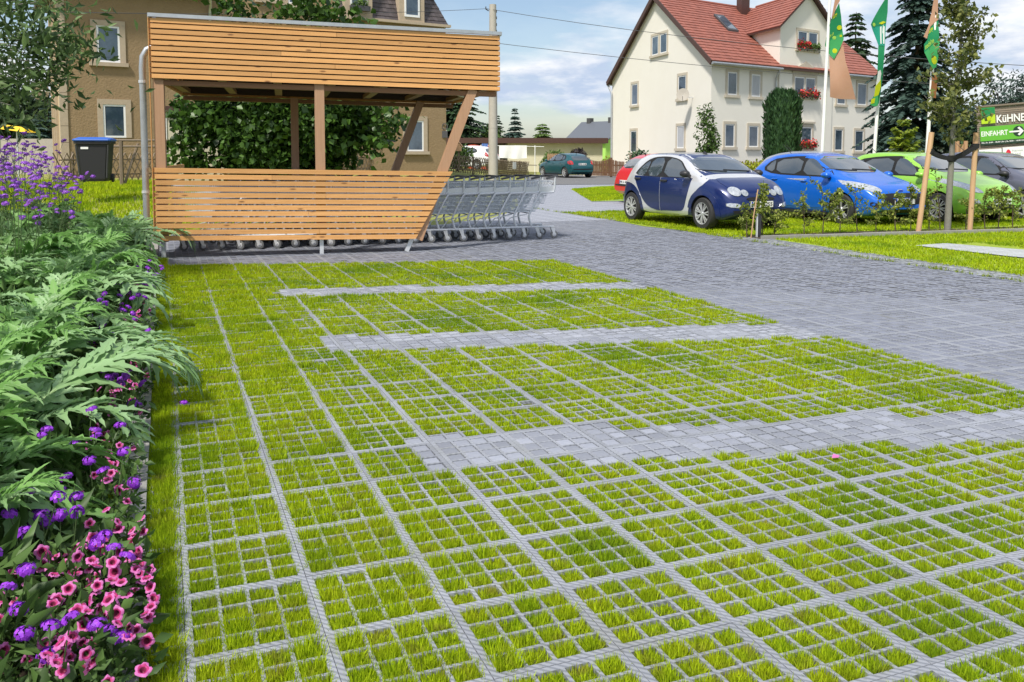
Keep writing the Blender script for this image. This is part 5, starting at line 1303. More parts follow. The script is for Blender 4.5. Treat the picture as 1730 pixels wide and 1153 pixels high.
# ---------------------------------------------------------------- flat garage, carport and the green-gabled house
gb0 = at(1018, 258, 70); gb0.z = 0
ga = thing('garage_building', 'long low cream garage with dark brown flat roof edge behind the bushes', 'garage', gb0, R(4))
mb = MB(); mb.box(-7.6, 0, 0, 5, -.2, 2.2); mb.build('wall', M['cream'], ga)
mb = MB(); mb.box(-13.2, .35, -.6, 5.4, 2.202, 2.62); mb.build('roof', M['darkbrown'], ga)
for x in (-13, -10.3):
    mb = MB(); mb.box(x, x + .16, -.4, -.24, -.2, 2.2); mb.build('post', M['darkbrown'], ga)
mb = MB(); mb.beam((-8.7, -.32, .2), (-8.7, -.32, 1.3), .16, .16); mb.beam((-8.7, -.32, 1.2), (-9.5, -.32, 2.1), .14, .14); mb.beam((-8.7, -.32, 1.2), (-7.9, -.32, 2.1), .14, .14); mb.build('forked_post', M['darkbrown'], ga)
mb = MB(); mb.box(-13, -7.6, 4.2, 4.4, -.2, 2.2); mb.build('back_wall', M['cream'], ga)
mb = MB(); mb.box(-2.6, -1.3, -.05, -.003, .1, 1.45); mb.build('door', M['darkgrey'], ga)
hs = at(1023, 258, 118); hs.z = 0
gh = thing('green_house', 'distant house with grey slate roof and lime green gable', 'house', hs, R(40))
mb = MB(); W_, L_, E_, Rg = 7.2, 8.0, 2.9, 5.6
mb.add([(0, 0, -.3), (W_, 0, -.3), (W_, 0, E_), (W_ / 2, 0, Rg), (0, 0, E_), (0, L_, -.3), (W_, L_, -.3), (W_, L_, E_), (W_ / 2, L_, Rg), (0, L_, E_)], [(0, 1, 2, 3, 4), (6, 5, 9, 8, 7), (5, 0, 4, 9), (1, 6, 7, 2)])
M['lime'] = mat('lime_render', (.36, .62, .13), .85)
mb.build('wall', M['lime'], gh)
M['greyroof'] = mat('grey_roof', (.10, .11, .13), .5, isl_rnd=.1)
for a_, b_ in ((( -.4, E_ - .25), (W_ / 2, Rg + .06)), ((W_ + .4, E_ - .25), (W_ / 2, Rg + .06))):
    mb = MB(); mb.add([(a_[0], -.35, a_[1]), (b_[0], -.35, b_[1]), (b_[0], L_ + .3, b_[1]), (a_[0], L_ + .3, a_[1]), (a_[0], -.35, a_[1] + .18), (b_[0], -.35, b_[1] + .18), (b_[0], L_ + .3, b_[1] + .18), (a_[0], L_ + .3, a_[1] + .18)], [(0, 3, 2, 1), (4, 5, 6, 7), (0, 1, 5, 4), (1, 2, 6, 5), (2, 3, 7, 6), (3, 0, 4, 7)])
    mb.build('roof', M['greyroof'], gh)
for y in (2.0, 6.2): mb = MB(); mb.box(W_ / 2 - .35, W_ / 2 + .35, y, y + .7, Rg - .3, Rg + .75); mb.build('chimney', M['darkgrey'], gh)
mb = MB(); mb.box(3.0, 4.2, -.05, -.003, 3.3, 4.4); mb.build('window', M['glass'], gh)
# ================================================================ FENCES, POLES, YARD THINGS
# crossed-pale lattice fence
fa = at(100, 258, 27.0); fb = at(908, 258, 54)
fa.z = fb.z = 0; fd = (fb - fa); FL = fd.length; fd.normalize(); fang = math.atan2(fd.y, fd.x)
lf = thing('lattice_fence', 'low weathered wooden lattice fence of crossed half-round pales', 'fence', fa, fang)
mb = MB(); Hf = .98; off = .52
mb.tube([(0, 0, -Hf / 2 - .02), (0, 0, Hf / 2 + .02)], .021, 5); pale = mb.mesh('pale', M['oldwood'])
dense0 = .80 * FL
def fz(u): p = fa + fd * u; return ground_z(p.x, p.y) - .05
tl = math.atan2(off, Hf); u = 0; k = 0
while u < FL:
    st = .23 if u < dense0 else .12
    for s_ in (-1, 1):
        if k >= 300: break
        link('pale', pale, lf, loc=(u + RNG.uniform(-.012, .012), .02 * s_, fz(u) + .02 + Hf / 2), rot=(0, s_ * tl + RNG.uniform(-.03, .03), 0)); k += 1
    u += st
for z in (.26, .74):
    mb = MB(); mb.tube([(i, .045, fz(i) + z) for i in np.linspace(0, FL, 12)], .025, 5); mb.build('rail', M['oldwood'], lf)
for u in np.arange(.5, FL, 2.6):
    mb = MB(); mb.tube([(0, 0, -.3), (0, 0, 1.0)], .045, 6); mb.build('post', M['oldwood'], lf, loc=(u, .10, fz(u)))
pv = at(777 - 0, 279, 1); 
ps = fa + fd * ((at(776, 258, 48) - fa).dot(fd)); pn = Frame(fa, fd, Vector((-fd.y, fd.x, 0)))
u_ = pn.s_at(867); z_ = pn.z_at(u_, 0, 280); q = fa + fd * u_ + Vector((fd.y, -fd.x, 0)) * .09
mb = MB(); mb.box(-.19, .19, -.008, .008, -.2, .2); o = mb.build('notice_sign', M['white'], loc=(q.x, q.y, z_), rot=(0, 0, fang)); tag(o, 'small white notice sign fixed to the lattice fence', 'sign')
# dark railing behind the bin
rg0 = at(176, 258, 25.5); rg0.z = ground_z(rg0.x, rg0.y) - .06; t = thing('railing', 'brown wooden railing frame beside the blue-lidded bin', 'railing', rg0, R(20))
for x in (.45,): mb = MB(); mb.tube([(0, 0, 0), (0, 0, 1.32)], .06, 6); mb.build('post', M['oldwood'], t, loc=(x, 0, 0))
for z in (1.34, 1.16): mb = MB(); mb.tube([(0.1, 0, z), (1.9, 0, z)], .035, 6); mb.build('rail', M['oldwood'], t)
mb = MB(); mb.tube([(.9, .3, 1.25), (.5, .05, .0)], .04, 6); mb.build('brace', M['oldwood'], t)
# picket fence in front of the white house, in runs with dipping tops
def picket_fence(p0, p1, label, h=1.0, dips=2.4, amp=.16, st=.125):
    p0, p1 = Vector(p0), Vector(p1); d = p1 - p0; L_ = d.length; a = math.atan2(d.y, d.x)
    t = thing('picket_fence', label, 'fence', p0, a, 'brown picket fence along the white house garden')
    meshes = {}
    n = int(L_ / st)
    for i in range(n):
        u = i * st; f = (u % dips) / dips; hh = round(h - amp * math.sin(math.pi * f), 2)
        if hh not in meshes:
            mb = MB(); mb.add([(-.045, -.012, 0), (.045, -.012, 0), (.045, .012, 0), (-.045, .012, 0), (-.045, -.012, hh - .05), (.045, -.012, hh - .05), (.045, .012, hh - .05), (-.045, .012, hh - .05), (0, -.012, hh), (0, .012, hh)],
                [(0, 1, 5, 8, 4), (2, 3, 7, 9, 6), (1, 2, 6, 5), (3, 0, 4, 7), (5, 6, 9, 8), (4, 8, 9, 7), (0, 3, 2, 1)]); meshes[hh] = mb.mesh('picket', M['picket'])
        link('picket', meshes[hh], t, loc=(u, 0, .08), rot=(0, RNG.uniform(-.015, .015), 0))
    for z in (.28, .72): mb = MB(); mb.box(0, L_, .014, .05, z - .04, z + .04); mb.build('rail', M['picket'], t)
    for u in np.arange(0, L_, dips): mb = MB(); mb.box(-.06, .06, .052, .15, -.1, h + .12); mb.build('post', M['picket'], t, loc=(u, 0, 0))
    return t
def fp(px, Y): p = at(px, 258, Y); p.z = 0; return p
picket_fence(fp(992, 54), fp(1058, 50.5), 'brown picket fence run left of the round juniper, behind the teal car', h=1.05, st=.14)
picket_fence(fp(1064, 49), fp(1120, 44), 'brown picket fence run with dipped tops behind the red car', h=1.2, st=.14)
picket_fence(fp(1222, 41), fp(1300, 39.5), 'brown picket fence run between the small two-tone car and the blue car', h=1.15, st=.14)
# orange garden gate piece left of the teal car
g0_ = fp(926, 57); t = thing('wooden_gate', 'reddish wooden garden gate in front of the light green bush', 'gate', g0_, 0)
for i in range(6): mb = MB(); mb.box(-.04, .04, -.012, .012, -.45, .45); mb.build('board', M['post'], t, loc=(i * .13, 0, .95))
for z in (.7, 1.25): mb = MB(); mb.box(-.05, .72, .014, .05, z - .035, z + .035); mb.build('rail', M['post'], t)
# concrete utility pole and wires
up = at(833, 258, 43); up.z = ground_z(up.x, up.y) - .1; PT = at(833, 8, 43).z
pole = thing('utility_pole', 'tall slim concrete utility pole behind the shelter', 'utility pole', up)
mb = MB(); mb.lathe([(.235, -.1), (.215, 3), (.19, 6.0), (.165, PT - up.z), (0, PT - up.z)], 14); mb.build('shaft', M['concrete'], pole, smooth=True)
for z in (2.6, 4.5): mb = MB(); mb.lathe([(.20, -.01), (.224, -.01), (.224, .01), (.20, .01)], 14, c=(0, 0, z), closed=True); mb.build('band', M['concrete'], pole)
for z in np.arange(6.9, PT - up.z - .3, .32): mb = MB(); mb.box(.10, .20, -.05, .05, z, z + .12); mb.build('step_hole', M['darkgrey'], pole)
mb = MB(); mb.tube([(-.2, 0, PT - up.z - .3), (-.34, 0, PT - up.z - .22), (-.34, 0, PT - up.z - .1)], .03, 6); mb.build('insulator', M['darkgrey'], pole)
def wire(label, pts, r):
    mb = MB(); a, b = Vector(pts[0]), Vector(pts[1]); sag = pts[2]
    mb.tube([a.lerp(b, u) - Vector((0, 0, sag * 4 * u * (1 - u))) for u in np.linspace(0, 1, 13)], r, 4); o = mb.build('overhead_wire', M['darkgrey']); return tag(o, label, 'wire')
ptop = Vector((up.x - .3, up.y, PT - .2))
wire('upper power wire from the concrete pole across the white house', (ptop, at(2100, 128, 30), .5), .012)
wire('lower power wire running right below the pole top across the white house', (at(700, 55, 44), at(2000, 165, 34), .4), .012)
wire('power wire from the pole top left past the mansard roof', (ptop, at(60, 20, 24), .15), .010)
# orange tarpaulin stack, washing line with sheets, bird house
ot = fp(790, 62); t = thing('tarp_stack', 'orange-red tarpaulin covered stack behind the lattice fence', 'tarpaulin', ot)
M['orange'] = mat('orange_tarp', (.62, .085, .02), .6, noise=(2.5, .3), col2=(.42, .05, .015)); M['tarpblue'] = mat('blue_cloth', (.10, .2, .5), .8)
mb = MB(); n = 8
V = [(x * 1.75 / n, -.3 + .06 * math.sin(x * 2 + z), .3 + z * .42 + .05 * math.sin(x * 1.7 + z)) for z in range(5) for x in range(n + 1)] + [(x * 1.75 / n, 1.2, 2.0 + .04 * math.sin(x)) for x in range(n + 1)]
F = [(r_ * (n + 1) + x, r_ * (n + 1) + x + 1, (r_ + 1) * (n + 1) + x + 1, (r_ + 1) * (n + 1) + x) for r_ in range(5) for x in range(n)]
link('tarp', mesh_np('tarp', V, F, M['orange']), t)
mb = MB(); mb.box(.05, 1.7, -.2, 1.1, 0, 1.9); mb.build('stack', M['darkbrown'], t)
mb = MB(); mb.tube([(-.02, -.36, 1.15), (1.75, -.36, 1.2)], .03, 5); mb.build('strap', M['darkbrown'], t)
wl = fp(812, 58); t = thing('washing_line', 'white metal washing line frame behind the concrete pole', 'washing line', wl)
for x in (0, 3.6): mb = MB(); mb.tube([(x, 0, 0), (x, 0, 1.95)], .03, 6); mb.build('post', M['white'], t)
mb = MB(); mb.tube([(0, 0, 1.95), (4.2, 0, 1.85)], .02, 5); mb.build('line', M['white'], t)
def cloth(label, px0, px1, y0, y1, Y, m, seed):
    a, b = at(px0, y0, Y), at(px1, y0, Y); zb = at(px0, y1, Y).z; n = 10; V = []; F = []
    for j in range(5):
        for i in range(n + 1):
            u = i / n; p = a.lerp(b, u); V.append((p.x, p.y + .07 * math.sin(u * 14 + seed + j * .4) * (.3 + j * .2), p.z + (zb - p.z) * j / 4 + .03 * math.sin(u * 6 + seed) * j / 4))
    for j in range(4):
        for i in range(n): F.append((j * (n + 1) + i, j * (n + 1) + i + 1, (j + 1) * (n + 1) + i + 1, (j + 1) * (n + 1) + i))
    o = link('laundry', mesh_np('laundry', V, F, m, smooth=True)); return tag(o, label, 'laundry', 'laundry on the washing line')
cloth('large white sheet hanging on the washing line right of the pole', 843, 890, 246, 268, 57.8, M['white'], 1)
cloth('blue cloth hanging on the washing line left of the pole', 814, 824, 243, 262, 57.8, M['tarpblue'], 2)
bhp = fp(775, 50); t = thing('bird_house', 'small tan bird house on a post beyond the lattice fence', 'bird house', bhp)
mb = MB(); mb.tube([(0, 0, 0), (0, 0, 1.55)], .05, 6); mb.build('post', M['oldwood'], t)
mb = MB(); mb.add([(-.16, -.16, 1.552), (.16, -.16, 1.552), (.16, .16, 1.552), (-.16, .16, 1.552), (-.16, -.16, 1.85), (.16, -.16, 1.85), (.16, .16, 1.85), (-.16, .16, 1.85), (0, -.16, 2.05), (0, .16, 2.05)], [(0, 1, 5, 8, 4), (2, 3, 7, 9, 6), (1, 2, 6, 5), (3, 0, 4, 7), (0, 3, 2, 1)]); mb.build('box', M['stake'], t)
mb = MB(); mb.beam((-.24, 0, 1.80), (0, 0, 2.09), .42, .03, (0, 0, 1)); mb.beam((.24, 0, 1.80), (0, 0, 2.09), .42, .03, (0, 0, 1)); mb.build('roof', M['stake'], t)

# ---------------------------------------------------------------- wheeled bin with a blue lid
bp_ = at(161, 258, 20.4); bz = at(161, 309, 20.4).z; M['lidblue'] = mat('lid_blue', (.012, .09, .42), .4)
bn = thing('wheeled_bin', 'black wheeled rubbish bin with a bright blue lid', 'bin', (bp_.x, bp_.y, bz), R(14))
def loft(rings, mb):
    b = [p for r_ in rings for p in r_]; k = len(rings[0]); fs = [tuple(range(k - 1, -1, -1)), tuple((len(rings) - 1) * k + i for i in range(k))]
    for i in range(len(rings) - 1):
        for j in range(k): fs.append((i * k + j, i * k + (j + 1) % k, (i + 1) * k + (j + 1) % k, (i + 1) * k + j))
    mb.add(b, fs)
def rr(w_, d_, z, c=.05, yo=0):
    return [(x * w_ / 2 + (-c if x > 0 else c) * a, y * d_ / 2 + (-c if y > 0 else c) * b + yo, z) for x, y, a, b in ((-1, -1, 1, 0), (1, -1, 1, 0), (1, -1, 0, 1), (1, 1, 0, 1), (1, 1, 1, 0), (-1, 1, 1, 0), (-1, 1, 0, 1), (-1, -1, 0, 1))]
mb = MB(); loft([rr(.54, .52, .04), rr(.58, .56, .10), rr(.70, .66, .86), rr(.71, .67, .90), rr(.78, .74, .905), rr(.78, .74, .96)], mb); mb.build('body', M['black'], bn)
mb = MB(); loft([rr(.80, .78, .962), rr(.82, .80, .985), rr(.80, .78, 1.01), rr(.58, .56, 1.055)], mb); mb.build('lid', M['lidblue'], bn)
mb = MB(); mb.tube([(-.32, .44, .96), (.32, .44, .96)], .018, 6); mb.build('handle', M['black'], bn)
for s_ in (-1, 1): mb = MB(); mb.lathe([(0, -.03), (.08, -.03), (.105, -.02), (.105, .02), (.08, .03), (0, .03)], 14, 'x', (s_ * .31, .26, .105)); mb.build('wheel', M['rubber'], bn)
mb = MB(); mb.box(-.24, -.08, -.338, -.328, .78, .83); mb.build('label_sticker', M['white'], bn)
for x in (-.345, .345): mb = MB(); mb.beam((x * .83, -.29, .12), (x, -.345, .88), .03, .02); mb.build('corner_rib', M['darkgrey'], bn)
# yellow canopy behind the verbenas, grey low wall
yc = at(30, 258, 30); t = thing('yellow_canopy', 'yellow tilted canopy top showing above the violet verbenas', 'canopy', yc)
M['yellow'] = mat('yellow_cloth', (.75, .48, .01), .6)
mb = MB(); mb.add([(-.45, -.3, .80), (.45, -.3, .68), (.5, .4, .68), (-.5, .4, .80), (-.35, -.1, .95), (.3, -.1, .86)], [(0, 1, 5, 4), (2, 3, 4, 5), (1, 2, 5), (3, 0, 4), (3, 2, 1, 0)]); mb.build('cover', M['yellow'], t)
mb = MB(); mb.tube([(0, 0, -1.5), (0, 0, .8)], .03, 6); mb.build('pole', M['galv'], t)
gwll = at(40, 258, 40); gwll.z = 0; mb = MB(); mb.box(-6, 3, 0, .2, -.3, 2.1); o = mb.build('garden_wall', M['concrete'], loc=gwll, rot=(0, 0, R(10))); tag(o, 'low grey garden wall left of the brown house behind the verbenas', 'wall')
# ================================================================ CARS
def paint(name, c, metal=.15, rough=.28): return mat(name, c, rough, metal=metal, spec=.5, coat=.5)
M['p_silver'] = paint('paint_silver', (.62, .63, .65), .35); M['p_navy'] = paint('paint_navy', (.005, .017, .10)); M['p_blue'] = paint('paint_blue', (.004, .115, .56))
M['p_green'] = paint('paint_green', (.27, .56, .06)); M['p_grey'] = paint('paint_grey', (.10, .105, .145)); M['p_red'] = paint('paint_red', (.62, .015, .03)); M['p_teal'] = paint('paint_teal', (.008, .075, .09))
M['p_white'] = paint('paint_white', (.75, .76, .77), 0); M['p_steel'] = paint('paint_steel', (.28, .30, .33), .3)
M['lamp'] = mat('lamp_glass', (.62, .65, .68), .08, metal=.35, spec=1.0, coat=1.0, noise=(22, .2), col2=(.30, .32, .35))
M['redlamp'] = mat('red_lamp', (.42, .01, .01), .12, coat=1.0); M['rim'] = mat('alloy', (.62, .63, .65), .3, metal=.6); M['plate'] = mat('plate_white', (.78, .78, .76), .5)
M['ink'] = mat('ink_black', (.015, .015, .015), .6); M['chrome'] = mat('chrome', (.75, .75, .77), .12, metal=1.0); M['gap'] = mat('gap_black', (.006, .006, .007), .8)
M['euroblue'] = mat('plate_blue', (.01, .05, .4), .5)

class CarBody:
    """body lofted through cross sections along x; every pane, lamp and panel is cut to lie on its surface"""
    def __init__(s, top, belt, bot, half, roofw, axles, wr, nst=64):
        x0, x1 = top[0][0], top[-1][0]
        xs = np.array([x0 + (x1 - x0) * (.5 - .5 * math.cos(math.pi * i / (nst - 1))) * .35 + (x1 - x0) * (i / (nst - 1)) * .65 for i in range(nst)])
        def ip(tab):
            a = np.array(tab); a = a[np.argsort(a[:, 0])]
            k = np.interp(xs, a[:, 0], a[:, 1]); 
            k2 = k.copy(); 
            for _ in range(2): k2[1:-1] = .25 * k2[:-2] + .5 * k2[1:-1] + .25 * k2[2:]
            return k2
        zt, zb_, zk, wb, wr_ = ip(top), ip(belt), ip(bot), ip(half), ip(roofw)
        rings = []
        for i, x in enumerate(xs):
            zt_, zw, zl, w_, rw = zt[i], min(zb_[i], zt[i] - .015), zk[i], wb[i], wr_[i]
            h = zw - zl; g = zt_ - zw
            P = [(0, zl), (w_ * .6, zl), (w_ * .90, zl + .01), (w_ * .975, zl + .10 * h + .02), (w_ * .995, zl + .30 * h), (w_ * 1.0, zl + .52 * h), (w_ * .985, zl + .80 * h), (w_ * .955, zw - .012),
                 (w_ * .935 + 0, zw + .02 * min(1, g * 8)), (w_ * .935 * .5 + rw * .5, zw + g * .52), (rw, zt_ - min(.075, g * .30)), (rw * .86, zt_ - min(.022, g * .10)), (rw * .45, zt_ - .004), (0, zt_)]
            c = catmull(P, 3); rings.append([(x, -y, z) for y, z in c] + [(x, y, z) for y, z in c[::-1][1:-1]])
        mb = MB(); loft(rings, mb); s.mb = mb; s.rings = rings; s.axles = axles; s.wr = wr
        s.bvh = BVHTree.FromPolygons([Vector(v) for v in mb.v], mb.f)
        s.half = max(wb)
    def cut(s, m, m_dark):
        """wheel openings cut right through the sills"""
        ob = link('body', s.mb.mesh('body', m, False)); me = ob.data; me.materials.append(m_dark)
        cut = MB(); cut.mi = 1
        for ax in s.axles:
            for sd in (-1, 1):
                a, b = (s.half - .24, s.half + .2) if sd > 0 else (-s.half - .2, -s.half + .24)
                cut.lathe([(0, a), (s.wr * 1.13, a), (s.wr * 1.13, b), (0, b)], 28, 'y', (ax, 0, s.wr * 1.0))
        co = link('cutter', cut.mesh('cutter', [m, m_dark])); bm = bmesh.new(); bm.from_mesh(co.data); bmesh.ops.remove_doubles(bm, verts=bm.verts, dist=1e-5); bmesh.ops.recalc_face_normals(bm, faces=bm.faces); bm.to_mesh(co.data); bm.free()
        bm = bmesh.new(); bm.from_mesh(ob.data); bmesh.ops.recalc_face_normals(bm, faces=bm.faces); bm.to_mesh(ob.data); bm.free()
        md = ob.modifiers.new('b', 'BOOLEAN'); md.operation = 'DIFFERENCE'; md.object = co; md.solver = 'EXACT'; md.material_mode = 'INDEX'
        dg = bpy.context.evaluated_depsgraph_get(); res = bpy.data.meshes.new_from_object(ob.evaluated_get(dg))
        bpy.data.objects.remove(ob); bpy.data.objects.remove(co)
        res.name = 'body'; res.polygons.foreach_set('use_smooth', [True] * len(res.polygons)); res.set_sharp_from_angle(angle=R(38)); return res
    def patch(s, name, poly, axis, m, parent, off=.006, rnd=2, res=.075, depth=.012, side=1, thin=False):
        """poly in (x,z) for side views ('y'), (y,z) for front/rear ('x'), (x,y) for the top ('z')"""
        P = [np.array(p, float) for p in poly]
        for _ in range(rnd):
            Q = []
            for i in range(len(P)): a, b = P[i], P[(i + 1) % len(P)]; Q += [a * .78 + b * .22, a * .22 + b * .78]
            P = Q
        bm = bmesh.new(); vs = []
        for i in range(len(P)):
            a, b = P[i], P[(i + 1) % len(P)]; n = max(1, int(np.linalg.norm(b - a) / res))
            for k in range(n): q = a + (b - a) * k / n; vs.append(bm.verts.new((q[0], q[1], 0)))
        ed = [bm.edges.new((vs[i], vs[(i + 1) % len(vs)])) for i in range(len(vs))]
        bmesh.ops.triangle_fill(bm, edges=ed, use_beauty=True, use_dissolve=False)
        for _ in range(7):
            lg = [e for e in bm.edges if e.calc_length() > res * 1.4]
            if not lg: break
            bmesh.ops.subdivide_edges(bm, edges=lg, cuts=1); bmesh.ops.triangulate(bm, faces=bm.faces)
        bm.verts.ensure_lookup_table(); bad = []
        for v in bm.verts:
            a, b = v.co.x, v.co.y
            if axis == 'y': o, d = Vector((a, 3 * side, b)), Vector((0, -side, 0))
            elif axis == 'x': o, d = Vector((5 * side, a, b)), Vector((-side, 0, 0))
            else: o, d = Vector((a, b, 3)), Vector((0, 0, -1))
            h = s.bvh.ray_cast(o, d)
            if h[0] is None or (h[0] - o).length > 6.0:
                h = s.bvh.find_nearest(o + d * (3 - s.half if axis == 'y' else 3.2 if axis == 'x' else 1.8))
            v.co = h[0] - d * off * .5 + (h[1] if h[1].dot(-d) > 0 else -h[1]) * off * .5
        bd = [e for e in bm.edges if e.is_boundary]
        ex = bmesh.ops.extrude_edge_only(bm, edges=bd)
        d = {'y': Vector((0, -side, 0)), 'x': Vector((-side, 0, 0)), 'z': Vector((0, 0, -1))}[axis]
        for g in ex['geom']:
            if isinstance(g, bmesh.types.BMVert): g.co += d * (off + depth)
        me = bpy.data.meshes.new(name); bmesh.ops.recalc_face_normals(bm, faces=bm.faces); bm.to_mesh(me); bm.free(); me.materials.append(m)
        me.polygons.foreach_set('use_smooth', [True] * len(me.polygons)); me.set_sharp_from_angle(angle=R(35))
        return link(name, me, parent)
    def surf(s, o, d):
        h = s.bvh.ray_cast(Vector(o), Vector(d)); return h[0] if h[0] is not None else s.bvh.find_nearest(Vector(o))[0]

def wheel_meshes(r, spokes, style, tag_):
    w_ = .10
    ty = MB(); ty.lathe([(r * .66, -w_), (r * .93, -w_ * .98), (r * .99, -w_ * .7), (r, 0), (r * .99, w_ * .7), (r * .93, w_ * .98), (r * .66, w_), (r * .62, w_ * .6), (r * .62, -w_ * .6)], 30, 'y', closed=True)
    rm = MB(); rm.lathe([(r * .60, -w_ * .5), (r * .655, -w_ * 1.0), (r * .68, -w_ * 1.02), (r * .68, -w_ * .7)], 30, 'y')
    for k in range(spokes):
        a = 2 * math.pi * k / spokes; 
        for da in ((-.16, .16) if style == 'double' else (0,)):
            c0 = Vector((math.cos(a) * r * .10, -w_ * .82, math.sin(a) * r * .10)); c1 = Vector((math.cos(a + da) * r * .645, -w_ * .92, math.sin(a + da) * r * .645))
            rm.beam(c0, c1, r * (.075 if style == 'double' else .15), .018, (0, 1, 0))
    rm.lathe([(0, -w_ * .98), (r * .10, -w_ * .96), (r * .15, -w_ * .80), (r * .15, -w_ * .6)], 14, 'y')
    dk = MB(); dk.lathe([(0, -w_ * .35), (r * .64, -w_ * .40), (r * .64, w_ * .5), (0, w_ * .5)], 24, 'y')
    return dk.mesh('wheel', M['gap'], True), ty.mesh('tyre', M['rubber'], True), rm.mesh('rim', M['rim'], True)
def add_wheels(t, car, track, spokes=7, style='single'):
    dk, ty, rm = wheel_meshes(car.wr, spokes, style, '')
    for ax in car.axles:
        for sd in (-1, 1):
            w_ = link('wheel', dk, t, loc=(ax, sd * (track), car.wr), rot=(0, RNG.uniform(0, 1), 0 if sd < 0 else math.pi))
            link('tyre', ty, w_); link('rim', rm, w_)
def mirror(t, x, z, half, m, cap=None):
    for sd in (-1, 1):
        mb = MB(); n = 10; rings = []
        for i, (u, k) in enumerate(((-.10, .45), (-.085, .8), (-.03, 1), (.04, .92), (.085, .6), (.10, .2))):
            rings.append([(x + .05 - u * .0 + u, sd * (half + .10) + .095 * k * math.cos(2 * math.pi * j / n), z + .072 * k * math.sin(2 * math.pi * j / n)) for j in range(n)])
        loft(rings, mb); o = mb.build('mirror', m, t, smooth=True)
        mb = MB(); mb.beam((x + .03, sd * (half - .06), z - .07), (x + .05, sd * (half + .06), z - .04), .05, .04); mb.build('mirror_foot', M['black'], o)
def plate(t, car, txt, z, side, y0=0.0):
    p = car.surf((4 * side, y0, z), (-side, 0, 0)); x = p.x + side * .022
    mb = MB(); mb.box(-.01, .01, -.26, .26, -.056, .056); pl = mb.build('number_plate', M['plate'], t, loc=(x, y0, z))
    if side > 0: org, ux = (.0105, -.20, -.036), (0, 1, 0)
    else: org, ux = (-.0105, .20, -.036), (0, -1, 0)
    put_text(txt, 'lettering', pl, org, ux, (0, 0, 1), .44, .072, M['ink'], .002)
    mb = MB(); s_ = side * .0115; yy = -.255 if side > 0 else .255; mb.box(min(s_, s_ - side * .004), max(s_, s_ - side * .004), min(yy, yy + side * .04), max(yy, yy + side * .04), -.05, .05); mb.build('euro_band', M['euroblue'], pl)
def wipers(t, car, x, z, y0, y1):
    for a, b in ((y0, y0 - .62), (y1, y1 - .60)):
        pts = []
        for u in np.linspace(0, 1, 6):
            yy = a + (b - a) * u; zz = z + .03 * u
            p = car.surf((5, yy, zz), (-1, 0, 0)); pts.append(p + Vector((.012, 0, .008)))
        mb = MB(); mb.tube(pts, .011, 5); mb.build('wiper', M['black'], t)

